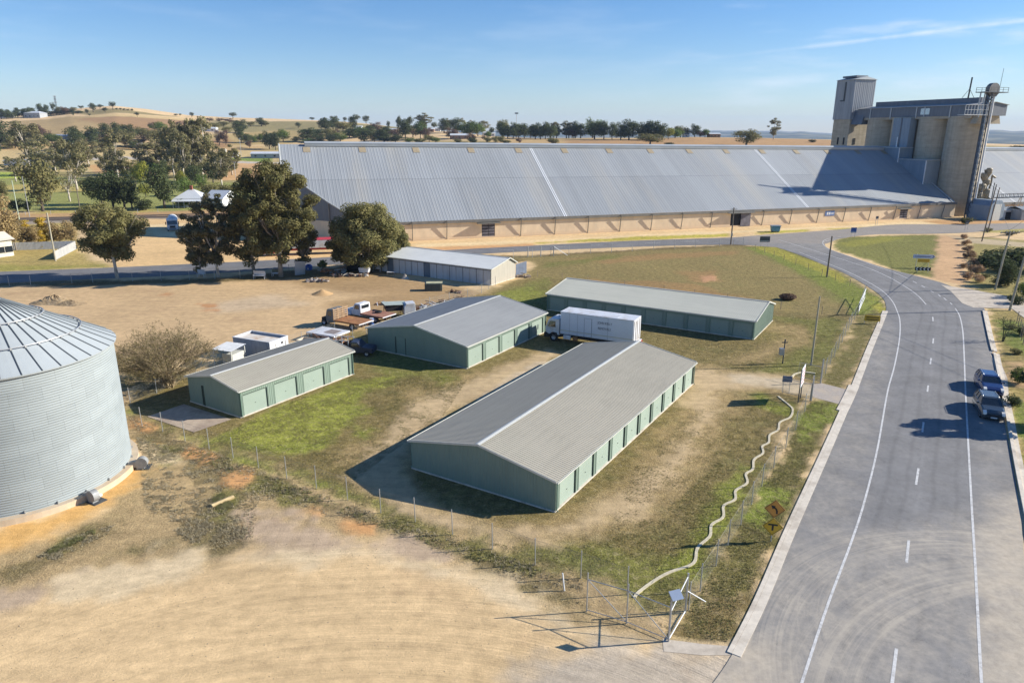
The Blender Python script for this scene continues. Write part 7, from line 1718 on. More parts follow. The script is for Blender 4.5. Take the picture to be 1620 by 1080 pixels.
# meter box beside doors etc are parts; the hose-like edging
HOSE = [(1231, 627), (1247, 640), (1254, 648), (1250, 660), (1234, 668), (1231, 680), (1218, 688), (1216, 700), (1206, 706), (1207, 717), (1193, 727), (1191, 742), (1180, 750), (1182, 764), (1164, 776), (1163, 790), (1145, 800), (1144, 818), (1126, 830), (1123, 848), (1104, 866), (1100, 886), (1090, 895), (1060, 905), (1036, 918), (1010, 937), (1004, 945)]
o = strip('winding_edging', pathW(HOSE, 260), .17, .03, M_plain('cream_edging', (.56, .50, .36, 1), .8, 0, .2, 5), .03, None, 0)
tag(o, 'long winding cream strip lying on the grass along the roadside fence', 'edging')
o = strip('winding_edging', pathW([(1252, 598), (1258, 592), (1272, 589), (1290, 591)], 40), .2, .03, M_plain('cream_edging', (.62, .55, .38, 1), .8, 0, .12, 5), .05, None, 0)
tag(o, 'short curved cream strip on the grass beyond the gateway', 'edging')

# ------------------------------------------------------------------ signs
m_yel = M_plain('yellow_sign_face', (.62, .38, .03, 1), .5, 0, .06)
m_ora = M_plain('faded_orange_sign_face', (.56, .26, .05, 1), .5, 0, .06)
m_blk = M_plain('black_symbol', (.02, .02, .02, 1), .6)
ws_ = empty('warning_sign', at(1219.5, 856), R(-14), 'two yellow diamond warning signs on one post on the kerbside verge', 'sign')
MB().cyl((0, 0, 0), (0, 0, 2.75), .035, n=8).build('post', m_steel, ws_)
def diamond(z, m, sym):
    s = .44
    d = MB(); k = s*math.sqrt(2)*.98
    d.add([(-k, -.05, z), (0, -.05, z-k), (k, -.05, z), (0, -.05, z+k), (-k, -.035, z), (0, -.035, z-k), (k, -.035, z), (0, -.035, z+k)], [(0, 1, 2, 3), (7, 6, 5, 4), (0, 4, 5, 1), (1, 5, 6, 2), (2, 6, 7, 3), (3, 7, 4, 0)])
    o = d.build('sign_face', m, ws_)
    b_ = MB(); 
    for (a, c) in (((-k, z), (0, z-k)), ((0, z-k), (k, z)), ((k, z), (0, z+k)), ((0, z+k), (-k, z))):
        b_.cyl((a[0]*.92, -.054, z+(a[1]-z)*.92), (c[0]*.92, -.054, z+(c[1]-z)*.92), .012, n=4)
    b_.build('border', m_blk, o)
    sy = MB()
    if sym == 'T':
        sy.box2((-.28, -.062, z+.08), (.28, -.052, z+.19)).box2((-.055, -.062, z-.26), (.055, -.052, z+.08))
    else:
        pts = [(.14, -.28), (.13, -.12), (.06, .02), (-.06, .12)]
        for (a, b) in zip(pts, pts[1:]): sy.box(((a[0]+b[0])/2, -.057, z+(a[1]+b[1])/2), (.10, .01, math.hypot(b[0]-a[0], b[1]-a[1])+.06), 0, math.atan2(b[0]-a[0], b[1]-a[1]))
        sy.add([(-.24, -.062, z+.24), (-.12, -.062, z-.02), (.03, -.062, z+.20)], [(0, 1, 2)])
    sy.build('symbol', m_blk, o)
diamond(2.25, m_ora, 'C'); diamond(1.05, m_yel, 'T')
# direction and chevron sign on the island
b = empty('direction_sign', at(1459, 424), R(-10), 'long white arrow board above a yellow plate on the grass island', 'sign')
for x_ in (-1.2, .9): MB().cyl((x_, 0, 0), (x_, 0, 2.6), .05, n=6).build('post', m_steel, b)
MB().prism([(-1.9, 1.8), (1.5, 1.8), (1.9, 2.15), (1.5, 2.5), (-1.9, 2.5)], (0, -.1, 0), (1, 0, 0), (0, 0, 1), (0, 1, 0), .05).build('arrow_board', M_plain('pale_blue_board', (.5, .57, .68, 1), .5), b)
MB().add([(1.35, -.11, 1.9), (1.5, -.11, 1.9), (1.75, -.11, 2.15), (1.5, -.11, 2.4), (1.35, -.11, 2.4), (1.58, -.11, 2.15)], [(0, 1, 2, 5), (5, 2, 3, 4)]).box2((-1.6, -.115, 2.08), (1.1, -.105, 2.2)).build('arrow_mark', M_plain('navy_mark', (.05, .08, .2, 1), .5), b)
MB().box2((-1.0, -.1, 1.1), (1.0, -.05, 1.72)).build('yellow_plate', m_yel, b)
c = empty('chevron_sign', at(1459, 431), R(-10), 'low black and white chevron board below the white arrow board', 'sign')
MB().box2((-1.3, -.05, .35), (1.3, 0, .95)).build('board', m_blk, c)
for i in range(4):
    x0 = -1.2+i*.62
    MB().add([(x0, -.06, .65), (x0+.25, -.06, .38), (x0+.45, -.06, .38), (x0+.2, -.06, .65), (x0+.45, -.06, .92), (x0+.25, -.06, .92)], [(0, 1, 2, 3), (0, 3, 4, 5)]).build('chevron', m_strip, c)
for x_ in (-.9, .9): MB().cyl((x_, .02, 0), (x_, .02, .9), .04, n=6).build('post', m_steel, c)
# small yellow plate by the end of the kerb
b = empty('small_sign', at(1379, 512), R(-15), 'small yellow and black sign on two posts near the end of the kerb', 'sign')
MB().box2((-.95, -.04, .35), (.95, 0, 1.1)).build('plate', m_yel, b)
MB().box2((-.75, -.05, .5), (.75, -.041, .62)).box2((-.75, -.05, .8), (.75, -.041, .92)).build('mark', m_blk, b)
for x_ in (-.9, .9): MB().cyl((x_, .02, 0), (x_, .02, 1.1), .04, n=6).build('post', m_steel, b)
def backsign(px, py, w, h, z, m, label, rz=0, name='road_sign'):
    b = empty(name, at(px, py), rz, label, 'sign')
    MB().box2((-w/2, -.04, z), (w/2, 0, z+h)).build('plate', m, b)
    MB().box2((-w/2+.1, -.05, z+.15*h), (w/2-.1, -.041, z+.22*h)).build('stripe', m_strip, b)
    for x_ in (-w*.35, w*.35): MB().cyl((x_, .03, 0), (x_, .03, z+h), .04, n=6).build('post', m_steel, b)
    return b
backsign(1209, 390, 2.2, 1.2, 1.0, m_steeld, 'dark sign on two posts beside the road at the paddock corner')
backsign(1349, 376, 1.3, 1.2, 1.2, M_plain('blue_sign_face', (.04, .1, .35, 1), .5), 'blue sign on two posts at the tip of the grass island')
backsign(1386, 357, .7, .7, 1.8, m_steeld, 'small dark sign in front of the grain shed wall near the silos')
backsign(1528, 365, .9, .8, 1.8, m_steeld, 'small dark round topped sign by the side road near the silos')
b = empty('blue_bin', at(1226, 367), 0, 'blue and white wheeled rubbish bin at the foot of the grain shed', 'bin')
MB().prism([(-.9, .2), (.9, .2), (1.1, 1.5), (-1.1, 1.5)], (0, -.7, 0), (1, 0, 0), (0, 0, 1), (0, 1, 0), 1.4).build('bin_body', M_plain('teal_bin', (.12, .28, .34, 1), .5), b, bevel=.05)
MB().box2((-1.2, -.8, 1.5), (1.2, .8, 1.65)).build('lid', m_blue, b)
for x_ in (-.7, .7): MB().cyl((x_, -.5, .15), (x_, .5, .15), .15, n=8).build('wheel', m_tyre, b)
# billboard at the gateway: seen edge on, the printed face turned to the road
b = empty('billboard', at(1265, 634), R(60), 'white advertising board with red lettering on two tall posts at the gateway', 'sign')
MB().box2((-.85, -.04, 1.55), (1.0, .02, 3.35)).build('board', m_strip, b, bevel=.01)
for x_ in (-.6, .75): MB().cyl((x_, .05, 0), (x_, .05, 3.2), .05, n=8).build('post', m_steeld, b)
mb = MB()
for i in range(4): mb.box2((-.65, -.05, 1.85+i*.36), (.8, -.041, 2.02+i*.36))
mb.build('printed_line', M_plain('faded_red_print', (.5, .2, .25, 1), .5), b)
b = empty('small_sign', at(1243, 622), R(-8), 'small grey board hung on the open gate at the compound entry', 'sign')
MB().box2((-.45, -.03, 1.15), (.45, 0, 1.75)).build('plate', M_plain('grey_blue_plate', (.13, .16, .24, 1), .5), b); MB().cyl((-.3, .03, 0), (-.3, .03, 1.8), .025, n=6).cyl((.3, .03, 0), (.3, .03, 1.8), .025, n=6).build('post', m_steel, b)
b = empty('meter_box', at(1238, 575), 0, 'grey meter box on a short pole on the grass beyond the gateway', 'meter box')
MB().cyl((0, 0, 0), (0, 0, 2.75), .07, n=8).build('pole', m_steeld, b); MB().box2((-.5, -.2, 1.0), (-.02, .15, 1.75)).build('box_body', m_steel, b, bevel=.02); MB().box2((-.3, -.05, 2.35), (.3, .05, 2.43)).build('bracket', m_steeld, b)
# ------------------------------------------------------------------ fences
def m_link():
    t = NT('chain_link')
    sp = t.n.new('ShaderNodeSeparateXYZ'); t.l.new(t.tc.outputs['UV'], sp.inputs[0])
    a = t.mth('ABSOLUTE', t.mth('SUBTRACT', t.mth('FRACT', t.mth('ADD', sp.outputs[0], sp.outputs[1])), .5))
    b = t.mth('ABSOLUTE', t.mth('SUBTRACT', t.mth('FRACT', t.mth('SUBTRACT', sp.outputs[0], sp.outputs[1])), .5))
    w = t.mth('MAXIMUM', t.mth('GREATER_THAN', a, .478), t.mth('GREATER_THAN', b, .478))
    t.fin((.30, .31, .30, 1), .6, .2)
    tr = t.n.new('ShaderNodeBsdfTransparent'); mx = t.n.new('ShaderNodeMixShader')
    t.l.new(w, mx.inputs[0]); t.l.new(tr.outputs[0], mx.inputs[1]); t.l.new(t.b.outputs[0], mx.inputs[2])
    t.l.new(mx.outputs[0], t.n['Material Output'].inputs['Surface'])
    return t.mat
m_lk = m_link()
def link_panel(parent, pts, z0, z1, name='mesh_panel'):
    """chain link hung along a line of posts"""
    vs, fs, uv = [], [], []
    s = 0
    for i, p in enumerate(pts):
        if i: s += math.hypot(p[0]-pts[i-1][0], p[1]-pts[i-1][1])
        vs += [(p[0], p[1], z0), (p[0], p[1], z1)]; uv.append(s)
    fs = [(2*i, 2*i+2, 2*i+3, 2*i+1) for i in range(len(pts)-1)]
    o = MB().add(vs, fs).build(name, m_lk, parent)
    ul = o.data.uv_layers.new(name='UV')
    k = 0
    for p in o.data.polygons:
        for li in p.loop_indices:
            vi = o.data.loops[li].vertex_index; ul.data[li].uv = (uv[vi//2]/.09, vs[vi][2]/.09)
    return o
def fence(name, label, px, h, r=.03, mesh=True, wires=(), mat=None, cat='fence', world_pts=None, lean=0, cap=.0, group=None):
    W = world_pts or [tuple(G(*p))[:2] for p in px]
    o0 = W[0]; root = empty(name, (o0[0], o0[1], 0), 0, label, cat, group)
    L = [(x-o0[0], y-o0[1]) for x, y in W]
    for (x, y) in L: MB().cyl((x, y, -.1), (x+random.uniform(-.03, .03), y, h), r, n=6).build('post', mat or m_steel, root)
    if mesh: link_panel(root, L, .05, h-.12)
    for z in wires[-1:] if mesh else wires:
        MB().tube([(x, y, z) for x, y in L], .006, 4).build('wire', m_strut, root)
    return root
def fill(px, step):
    W = [np.array(tuple(G(*p))[:2]) for p in px]; out = []
    for a, b in zip(W, W[1:]):
        n = max(1, round(np.hypot(*(b-a))/step)); out += [tuple(a+(b-a)*k/n) for k in range(n)]
    out.append(tuple(W[-1])); return out
FRONT = [(186, 662), (225, 674), (257.6, 682.5), (292.8, 697), (331, 710), (369, 724.5), (409, 740), (454, 757), (500.8, 772.4), (550, 790.6), (602.4, 811), (657, 825), (716, 845), (779, 868), (846.7, 893), (918.7, 914), (992, 940)]
fence('chain_link_fence', 'chain link fence along the front of the compound above the weedy strip', FRONT, 1.75, .032, True, (.3, 1.0, 1.62))
fence('chain_link_fence', 'roadside chain link fence with thin posts from the corner to the gateway', [(1089, 965), (1107.5, 935), (1132.6, 895), (1151.5, 862), (1172, 830), (1189, 798), (1205, 769), (1224, 739.5), (1243, 708), (1258.6, 680), (1273, 651), (1281, 634)], 1.75, .032, True, (.3, 1.0, 1.62))
fence('chain_link_fence', 'chain link fence along the verge beyond the gateway up to the bend', None, 1.75, .032, True, (.3, 1.62), world_pts=fill([(1298, 606), (1313, 577), (1332, 541), (1346, 514), (1357, 497), (1369, 462)], 3.2))
fence('wire_fence', 'old wire fence with dark posts between the paddock and the curving road', None, 1.2, .04, False, (.35, .7, 1.1), m_timber, world_pts=fill([(1369, 462), (1300, 436), (1240, 412), (1195, 395), (1160, 388)], 4.5))
fence('wire_fence', 'low wire fence crossing the paddock behind the long green shed', None, 1.1, .04, False, (.35, .7, 1.0), m_timber, world_pts=fill([(1357, 499), (1300, 497), (1235, 489), (1150, 476), (1050, 462), (930, 446), (850, 438)], 5.5))
fence('chain_link_fence', 'tall grey fence along the side road in front of the grain shed', None, 1.9, .045, True, (1.8,), world_pts=fill([(1176, 388), (1100, 391), (1000, 397), (900, 403), (812, 410)], 5.0))
fence('chain_link_fence', 'fence with grey posts along the side road behind the junk', None, 1.7, .04, True, (1.6,), m_steeld, world_pts=fill([(600, 418), (540, 424), (480, 430), (458, 433)], 4.5))
fence('chain_link_fence', 'fence with pale posts along the side road behind the steel bin', None, 1.6, .035, True, (1.5,), world_pts=fill([(-40, 456), (15, 452), (49, 451), (114, 448), (147, 446.5), (210, 445), (300, 443), (380, 440)], 4.2))
fence('wire_fence', 'low wire fence with pale posts between the yard and the compound', None, 1.5, .035, True, (.4, .8, 1.4), m_steel, world_pts=fill([(206, 637), (248, 622), (310, 590), (420, 560), (530, 528), (558, 533), (580, 530)], 4.2))
fence('wire_fence', 'wire fence with thin posts from the middle shed to the white shed', None, 1.6, .035, True, (.4, 1.4), m_steel, world_pts=fill([(630, 500), (680, 487), (740, 472), (762, 464), (784, 452)], 3.6))
fence('wire_fence', 'fence with dark posts on the right verge along the property boundary', None, 1.7, .05, True, (.5, 1.0, 1.5), m_timber, world_pts=fill([(1608, 512), (1612, 526), (1618, 545), (1626, 570), (1640, 610)], 2.4))
# strainer post assembly in the side fence
for (px, py, lab) in ((835, 406, 'steel strainer posts with a pale diagonal brace in the side road fence'),):
    b = empty('fence_strainer', at(px, py), R(8), lab, 'fence strainer')
    for x_ in (0, 2.6, 5.2): MB().cyl((x_, -.15, 0), (x_, -.15, 2.1), .09, n=8).build('post', m_steel, b)
    MB().cyl((5.2, -.2, 2.0), (8.0, -.4, .15), .05, n=6).build('brace', m_strip, b)
# front corner gates: mesh gates between braced posts, small solar panel
gp = [G(928, 967), G(991, 986), G(1057.5, 1014), G(1083.8, 969)]
gt = empty('double_gate', tuple(gp[0]), 0, 'pair of mesh gates with diagonal pale braces at the front corner of the compound', 'gate')
P_ = [p-gp[0] for p in gp]
for k, (p, h) in enumerate(((P_[0], 2.35), (P_[1], 2.35))): MB().cyl(p, p+Vector((0, 0, h)), .035, n=8).build('gate_post', m_steel, gt)
for (a, b_) in ((P_[0], P_[1]), (P_[1], P_[2])):
    lf = MB().tube([a+Vector((0, 0, .12)), b_+Vector((0, 0, .12))], .02, 6).tube([a+Vector((0, 0, 1.95)), b_+Vector((0, 0, 1.95))], .024, 6).tube([a+Vector((0, 0, 1.95)), b_+Vector((0, 0, .12))], .022, 6).build('gate_frame', m_steel, gt)
    link_panel(lf, [(a.x, a.y), (b_.x, b_.y)], .12, 1.95)
cp = empty('corner_fence_panel', tuple(gp[2]), 0, 'heavy galvanised posts with white diagonal braces beside the front gates', 'fence panel')
q = gp[3]-gp[2]
MB().cyl((0, 0, 0), (0, 0, 2.4), .05, n=10).build('post', m_steel, cp); MB().cyl(q, q+Vector((0, 0, 2.4)), .05, n=10).build('post', m_steel, cp)
MB().tube([Vector((0, 0, 1.7)), q+Vector((0, 0, 2.2))], .026, 6).build('brace', m_strip, cp); MB().tube([Vector((0, 0, .12)), q+Vector((0, 0, .12))], .03, 6).build('brace', m_strip, cp)
MB().cyl(q+Vector((0, 0, 1.35)), q+Vector((1.1, .25, .5)), .03, n=6).build('stay', m_strip, cp)
link_panel(cp, [(0, 0), (q.x, q.y)], .12, 2.2)
b = empty('solar_panel', tuple(gp[2]+Vector((.02, 0, 2.4))), R(20), 'small tilted blue grey solar panel on top of the corner gate post', 'solar panel')
MB().box((.25, .05, .16), (.62, .5, .04), 0, 0, R(32)).build('panel', M_plain('solar_glass', (.28, .34, .44, 1), .25, .3, .05), b); MB().box((0, 0, 0.03), (.1, .1, .1)).build('bracket', m_steel, b)
b = empty('leaning_post', at(893, 934), 0, 'short pale post leaning in the weeds left of the front gates', 'post')
MB().cyl((0, 0, 0), (-.12, .1, 1.05), .04, n=6).build('post', m_strip, b)
# entry gate swung open at the gateway
g1 = G(1298, 606); g2 = G(1283, 634)
b = empty('entry_gate', tuple(g1), 0, 'tall pale gate post with a swung open mesh gate beyond the gateway', 'gate')
MB().cyl((0, 0, 0), (0, 0, 2.5), .07, n=10).build('gate_post', m_steel, b)
e2 = G(1262, 598)-g1
MB().tube([(0, 0, .2), e2+Vector((0, 0, .2)), e2+Vector((0, 0, 1.7)), Vector((0, 0, 1.7))], .025, 6).build('gate_frame', m_steel, b); link_panel(b, [(0, 0), (e2.x, e2.y)], .2, 1.7)
b = empty('entry_gate', tuple(g2), 0, 'pale gate post with a swung open mesh gate behind the advertising board', 'gate')
MB().cyl((0, 0, 0), (0, 0, 2.5), .07, n=10).build('gate_post', m_steel, b)
e2 = G(1236, 622)-g2
MB().tube([(0, 0, .2), e2+Vector((0, 0, .2)), e2+Vector((0, 0, 1.6)), Vector((0, 0, 1.6))], .025, 6).build('gate_frame', m_steel, b); link_panel(b, [(0, 0), (e2.x, e2.y)], .2, 1.6)
b = empty('field_gate', at(1357, 497), 0, 'white pipe field gate standing at the bend of the road fence', 'gate')
q = G(1368, 472)-G(1357, 497)
MB().tube([(0, 0, .2), q+Vector((0, 0, .2)), q+Vector((0, 0, 1.5)), Vector((0, 0, 1.5)), (0, 0, .2)], .04, 6).tube([(0, 0, .2), q+Vector((0, 0, 1.5))], .03, 6).tube([(0, 0, .85), q+Vector((0, 0, .85))], .03, 6).build('gate_frame', m_strip, b)

# ------------------------------------------------------------------ power poles and lines
m_pole = M_plain('weathered_pole', (.17, .14, .11, 1), .9, 0, .25, 2)
m_polep = M_plain('pale_pole', (.36, .33, .25, 1), .85, 0, .2, 2)
def pole(px, py, top, label, arms=(), mat=None, r=.15, extra=None, lean=0):
    p = G(px, py); 
    H = hpx(p, py-top)*1.03
    b = empty('power_pole', tuple(p), 0, label, 'pole')
    MB().cyl((0, 0, -.2), (lean, 0, H), r, r*.75, 10).build('pole', mat or m_pole, b)
    for (z, w, a) in arms:
        x = MB().box((lean, 0, H-z), (w, .12, .12), a).build('cross_arm', m_pole, b)
        for s in (-1, -.4, .4, 1): MB().cyl((lean+s*w*.45*math.cos(a), s*w*.45*math.sin(a), H-z+.06), (lean+s*w*.45*math.cos(a), s*w*.45*math.sin(a), H-z+.28), .045, n=6).build('insulator', m_whitep, x)
    return p, H, b
P1 = pole(1283, 578, 474, 'slim dark pole on the grass inside the roadside fence', (), m_polep, .10)
P2 = pole(1308, 438, 378, 'lone dark pole beside the bend of the road', (), None, .15)
P3 = pole(1156, 387, 333, 'power pole in front of the grain shed door with a small cross arm', ((.4, 1.6, .3),), None, .16)
MB().box2((-.2, -.35, 1.9), (.15, -.15, 2.6)).build('control_box', m_steel, P3[2])
P4 = pole(1597, 491, 350, 'tall pole with a cross arm and stay at the right driveway', ((.3, 3.0, .5), (1.6, 1.6, .5)), m_polep, .16, lean=1.0)
P5 = pole(1574, 458, 372, 'leaning pole with a long cross arm left of the driveway hedge', ((.3, 3.4, .15),), m_polep, .16, lean=.6)
P6 = pole(1553, 382, 300, 'dark slanting pole at the bottom of the silo track, nearer one', (), None, .14, lean=.9)
P7 = pole(1562, 368, 303, 'dark slanting pole by the side road below the silos, farther one', (), None, .14, lean=.9)
P8 = pole(1616, 462, 395, 'pale pole at the right edge of the photo above the hedge', ((.3, 2.2, .4),), M_plain('white_pole', (.6, .63, .66, 1), .6), .10, lean=.9)
P9 = pole(88, 413, 343, 'pale slanting pole at the front of the vacant block', (), m_polep, .17)
P10 = pole(32, 355, 292, 'green grey pole, leftmost pole of the park side', (), M_plain('greenish_pole', (.36, .42, .33, 1), .8), .14)
P11 = pole(47, 343, 285, 'thin pale pole behind the leftmost green grey pole', (), m_steel, .10)
P12 = pole(127, 333.5, 284, 'thin dark pole standing in the park grass', (), m_pole, .14)
P13 = pole(77, 352, 338, 'short pole beside the railway behind the golden saplings', (), m_steel, .12)
def wire(a, b, sag, label, r=.022):
    a, b = Vector(a), Vector(b); pts = []
    for i in range(17):
        t = i/16; p = a.lerp(b, t); p.z -= sag*4*t*(1-t); pts.append(p)
    o = MB().tube(pts, r, 4).build('power_line', m_steeld); tag(o, label, 'cable'); return o
def top(P, dz=0, dx=0): return Vector((P[0].x+dx, P[0].y, P[1]-dz))
wire(top(P5, .2, -.8), top(P4, .2, .0), .5, 'left cable between the leaning pole and the driveway pole')
wire(top(P5, .2, 1.6), top(P4, .2, 2.2), .5, 'right cable between the leaning pole and the driveway pole')
wire(top(P4, .2, -.2), (63, 40, 8), .8, 'left cable running down the right edge from the driveway pole')
wire(top(P4, .2, 2.3), (67, 40, 8), .8, 'right cable running down the right edge from the driveway pole')
wire(top(P6, .2, .9), top(P5, .2, .6), .7, 'cable from the slanting silo track pole to the leaning pole')
wire(top(P4, 2.2, .7), tuple(G(1528, 404)+Vector((0, 0, 3.5))), .3, 'pale stay cable slanting down from the driveway pole', .04)
wire(top(P8, .3, .9), (98, 78, 9), .5, 'cable leaving the pale pole at the right edge')
# ------------------------------------------------------------------ houses, fences and small things farther off
m_wall = M_plain('cream_weatherboard', (.60, .56, .47, 1), .8, 0, .1, 2, .3, (.45, .4, .32, 1), .8)
m_wallw = M_plain('white_house_wall', (.60, .61, .62, 1), .7, 0, .08)
m_brick = M_plain('brown_brick', (.26, .17, .12, 1), .9, 0, .2, 4)
m_tinw = M_metal('white_tin_roof', (.58, .61, .63, 1), .5, .1, (.5, .5, .5), .05, damt=.1)
m_ting = M_metal('grey_tin_roof', (.34, .36, .38, 1), .5, .2, (.5, .5, .5), .08, damt=.1)
m_tile = M_plain('tiled_roof', (.24, .15, .11, 1), .9, 0, .2, 4)
def house(px, py, wpx_, d, h, rh, rz, wall, roof, label, hip=True, wins=3, chim=False, verandah=False, name='house', p=None):
    p = p or T(px, py); w = wpx(p, wpx_)
    b = empty(name, (p.x, p.y, p.z-.1), rz, label, 'house' if name == 'house' else 'shed')
    MB().box2((-w/2, -d/2, -.6), (w/2, d/2, h)).build('wall', wall, b)
    e = .5; i = min(d/2, w/2)*(.95 if hip else 0)
    vs = [(-w/2-e, -d/2-e, h-.05), (w/2+e, -d/2-e, h-.05), (w/2+e, d/2+e, h-.05), (-w/2-e, d/2+e, h-.05), (-w/2-e+i, 0, h+rh), (w/2+e-i, 0, h+rh)]
    rf = MB().add(vs, [(0, 1, 5, 4), (2, 3, 4, 5), (1, 2, 5), (3, 0, 4), (3, 2, 1, 0)]).build('roof', roof, b)
    for k in range(wins):
        x = -w/2+w*(k+.5)/wins; wi = MB().box2((x-.7, -d/2-.05, .9), (x+.7, -d/2-.005, 2.1)).build('window', m_glass, b)
        MB().box2((x-.78, -d/2-.07, .82), (x+.78, -d/2-.051, .9)).build('sill', wall, wi)
    if chim: MB().box2((-.4, -.4, h), (.4, .4, h+rh+1.2)).build('chimney', M_plain('red_brick', (.3, .1, .07, 1), .9, 0, .2, 5), rf)
    if verandah:
        MB().add([(-w/2-e, -d/2-2.6, h-.75), (w/2+e, -d/2-2.6, h-.75), (w/2+e, -d/2-.4, h-.12), (-w/2-e, -d/2-.4, h-.12)], [(0, 1, 2, 3)]).build('verandah_roof', roof, b)
        for k in range(6): x = -w/2+w*k/5; MB().box2((x-.06, -d/2-2.5, -.4), (x+.06, -d/2-2.38, h-.75)).build('verandah_post', m_whitep, b)
    return b
house(306, 326, 40, 9, 3.0, 2.6, R(8), m_wallw, m_tinw, 'white roofed cottage with a red chimney between the park and big trees', chim=True, verandah=True)
house(352, 326, 30, 8, 2.9, 2.4, R(-15), m_wallw, m_tinw, 'second white gabled house wing glimpsed right of the cottage', hip=False, wins=2)
house(-10, 405, 36, 6, 3.4, 1.3, R(62), m_wall, m_wall, 'cream weatherboard house on stumps at the left edge', hip=False, wins=3)
house(430, 250, 58, 12, 3.2, 1.4, R(6), m_ting, m_tinw, 'long low white roofed hall just left of the grain shed', hip=False, wins=4)
house(370, 249, 13, 6, 2.8, 1.0, R(6), m_wallw, m_tinw, 'small white outbuilding left of the long low hall', hip=False, wins=1)
house(353, 247, 7, 6, 4.6, .6, 0, m_wallw, m_tinw, 'narrow pale block like tank beside the park road', hip=False, wins=1)
house(102, 222, 22, 10, 3.0, 1.6, R(5), m_ting, m_ting, 'grey roofed farm shed at the foot of the brown hill', hip=False, wins=1)
house(153, 217, 26, 8, 3.2, 1.0, R(3), m_brick, m_tinw, 'low white roofed house behind the foot hill trees', hip=False, wins=2)
house(218, 235, 15, 7, 3.0, 1.2, 0, m_wallw, m_tinw, 'small white house behind the park gums', hip=False, wins=2)
house(57, 186, 28, 12, 5.0, 2.0, R(-8), m_ting, m_tinw, 'large white roofed house on the hilltop right', hip=True, wins=4)
house(9, 186, 24, 12, 4.0, 2.0, R(4), m_wallw, m_tinw, 'white roofed house on the hilltop at the left edge', hip=True, wins=3)
house(310, 211, 16, 9, 3.2, 1.6, R(4), m_brick, m_tile, 'brown tiled house on the slope above the park gums', wins=2)
house(333, 208, 20, 9, 3.0, 1.4, R(4), m_wallw, m_tinw, 'pale roofed house right of the brown tiled one', hip=False, wins=2)
house(567, 205, 12, 8, 3.0, 1.2, 0, m_wallw, m_tinw, 'small white house amid trees above the shed roof, leftmost there', hip=False, wins=1)
house(618, 210, 20, 9, 3.0, 1.4, 0, m_brick, m_tinw, 'white roofed house among trees, second behind the grain shed', hip=False, wins=2)
house(679, 209, 16, 8, 3.0, .9, 0, m_brick, m_tinw, 'flat roofed brick house in the middle of the trees', hip=False, wins=2)
house(692, 207.5, 10, 8, 3.0, .9, 0, m_wallw, m_tinw, 'narrow white house right beside the flat roofed brick one', hip=False, wins=1)
house(727, 220, 28, 11, 3.2, 1.6, R(3), m_brick, m_tinw, 'wide brown house with a pale roof in front of the trees', hip=False, wins=3)
house(768, 212, 7, 6, 3.2, 1.0, 0, m_wallw, m_tinw, 'tiny white house end right of the tree hedge', hip=False, wins=1)
house(777, 211, 12, 8, 3.0, 1.0, 0, m_wallw, m_tinw, 'low white house between the two dark hedges', hip=False, wins=2)
house(1085, 215, 9, 6, 2.8, 1.0, 0, m_wallw, m_tinw, 'small white shed on the rise behind the grain shed', hip=False, wins=1, name='farm_shed')
house(1129, 215.5, 17, 9, 3.2, 1.0, R(3), m_brick, m_tinw, 'long white roofed farmhouse at the right end of the rise', hip=False, wins=3)
house(42, 262, 60, 6, 3.0, .8, R(2), m_wallw, m_ting, 'long grey roofed park building at the left edge', hip=False, wins=4)
# fences of the vacant block and railway
m_wallc = M_metal('faded_iron', (.40, .41, .41, 1), .7, .1, (2, 2, .3), .15)
def iron_fence(a, b_, h, label, mat, pitch=.25):
    A, B = G(*a), G(*b_); d = B-A; L = d.length
    root = empty('iron_fence', tuple(A), math.atan2(d.y, d.x), label, 'fence')
    MB().ribs((0, 0, 0), (1, 0, 0), L, (0, 0, 1), .02, h, (0, -1, 0), pitch, .03).build('sheet', mat, root)
    n = int(L/2.5)+1
    for i in range(n): MB().box2((i*2.5, .02, 0), (i*2.5+.08, .1, h+.03)).build('post', m_steeld, root)
iron_fence((20, 396), (121, 393), 1.6, 'weathered grey iron fence along the back of the vacant block', m_white_iron)
iron_fence((89, 411), (121, 394), 1.7, 'pale iron fence slanting forward to the slanting pole', m_wallc)
def line_fence(pts, h, label, step=6, name='rail_fence'):
    fence(name, label, None, h, .06, False, (h*.5, h*.95), m_steel, world_pts=fill(pts, step))
line_fence([(0, 341), (120, 338.5), (250, 336)], 1.1, 'low pale post fence between the park and the railway')
# railway lines
m_rail = M_plain('rail_steel', (.22, .17, .14, 1), .5, .4, .15)
RA, RB = G(-200, 352), G(430, 336.5)
for k, off_ in enumerate((0, 1.5, 5.0, 6.5)):
    d = (RB-RA).normalized(); n_ = Vector((-d.y, d.x, 0))
    o = MB().tube([RA-n_*off_+Vector((0, 0, .22)), RB-n_*off_+Vector((0, 0, .22))], .09, 4).build('rail', m_rail); tag(o, kind='structure')
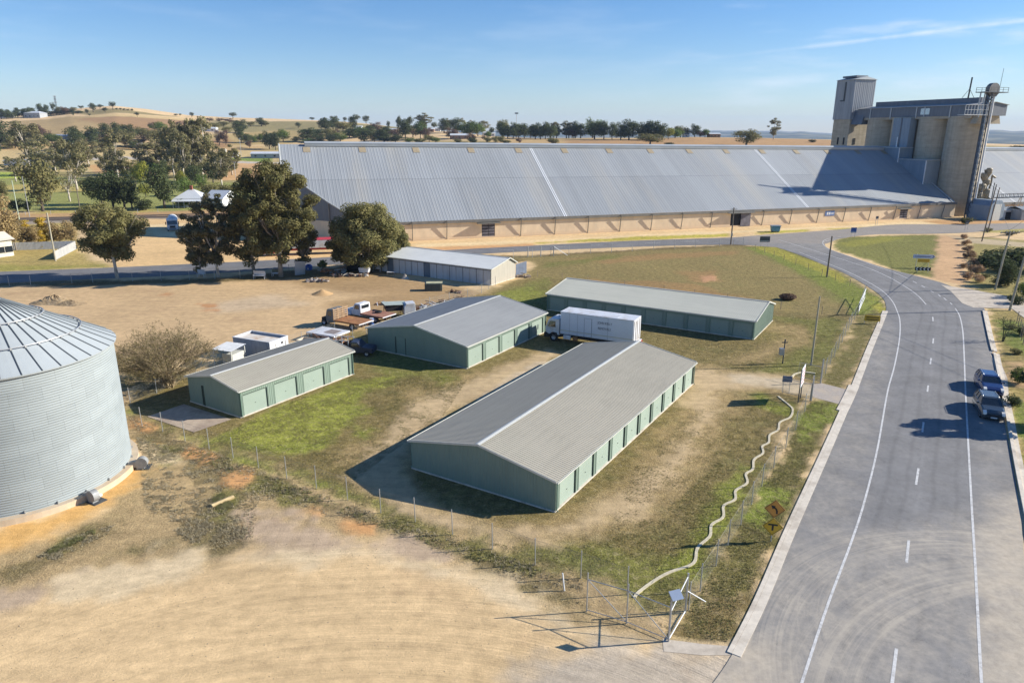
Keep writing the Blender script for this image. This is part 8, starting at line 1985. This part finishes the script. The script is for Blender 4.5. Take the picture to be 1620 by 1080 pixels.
# communications mast on the hilltop, light pole behind the shed
p = T(91, 181)
b = empty('radio_mast', tuple(p), 0, 'tall lattice radio mast on top of the left hill', 'mast')
mb = MB(); Hm = hpx(p, 26); lat(mb, (0, 0, 0), (0, 0, Hm), 1.2, 12, .10); mb.build('lattice', m_steeld, b)
mb = MB(); 
for z in (.62, .8, .95):
    for a in range(3): mb.cyl((1.3*math.cos(a*2.1), 1.3*math.sin(a*2.1), Hm*z), (1.3*math.cos(a*2.1), 1.3*math.sin(a*2.1), Hm*z+1.6), .25, n=6)
mb.build('antenna', m_steel, b)
p = T(817, 217); Hm = hpx(p, 35)
b = empty('floodlight_mast', tuple(p), 0, 'thin tall floodlight mast rising behind the grain shed', 'mast')
MB().cyl((0, 0, 0), (0, 0, Hm), .28, n=6).build('pole', m_steel, b); MB().box((0, 0, Hm), (3.6, .8, 1.2)).build('lamp_head', m_steeld, b)
for (px, py, tp, lab) in ((117, 222+30, 230, 'thin pale pole amid the trees at the foot of the hill'), (382, 250, 222, 'pale pole beside the long low hall'), (373, 282, 259, 'light pole on the bare ground left of the grain shed')):
    p = T(px, py); Hm = hpx(p, py-tp); b = empty('light_pole', tuple(p), 0, lab, 'pole'); MB().cyl((0, 0, 0), (0, 0, Hm), .14, n=6).build('pole', m_steel, b); MB().box((0, 0, Hm), (1.6, .3, .3)).build('lamp_head', m_whitep, b)
# stones and litter on the sand: countless
r = np.random.default_rng(8); mb = MB()
polys = [np.array(polyW(P)) for P in ([(0, 960), (160, 900), (500, 870), (900, 900), (1040, 1010), (900, 1070), (0, 1078)], [(380, 800), (640, 840), (880, 930), (760, 900), (400, 870)], [(700, 640), (860, 570), (760, 700), (650, 800)], [(900, 820), (1110, 640), (1100, 700), (960, 850)])]
for W in polys:
    n = 420; x = r.uniform(W[:, 0].min(), W[:, 0].max(), n); y = r.uniform(W[:, 1].min(), W[:, 1].max(), n); m = sdist(W, x, y) > 0
    for a, b_ in zip(x[m], y[m]):
        s = r.uniform(.012, .034); mb.sphere((a, b_, s*.3), s, 5, 4, (1, r.uniform(.7, 1.2), .6))
o = mb.build('gravel', M_plain('grey_brown_stones', (.36, .29, .2, 1), .9, 0, .3, 30)); tag(o, 'small stones scattered over the bare sand and tracks', 'gravel', kind='stuff')
# ------------------------------------------------------------------ haze
hz_o = MB().box2((-11000, -60, -60), (11000, 12500, 260)).build('haze', (lambda m: m)(bpy.data.materials.new('haze')))
m = hz_o.data.materials[0]; m.use_nodes = True
for n in list(m.node_tree.nodes):
    if n.type != 'OUTPUT_MATERIAL': m.node_tree.nodes.remove(n)
pv = m.node_tree.nodes.new('ShaderNodeVolumePrincipled'); pv.inputs['Density'].default_value = 0.00007; pv.inputs['Color'].default_value = (.55, .72, 1, 1)
m.node_tree.links.new(pv.outputs[0], m.node_tree.nodes['Material Output'].inputs['Volume'])
tag(hz_o, 'thin pale blue haze over the far plain', 'haze', kind='stuff')
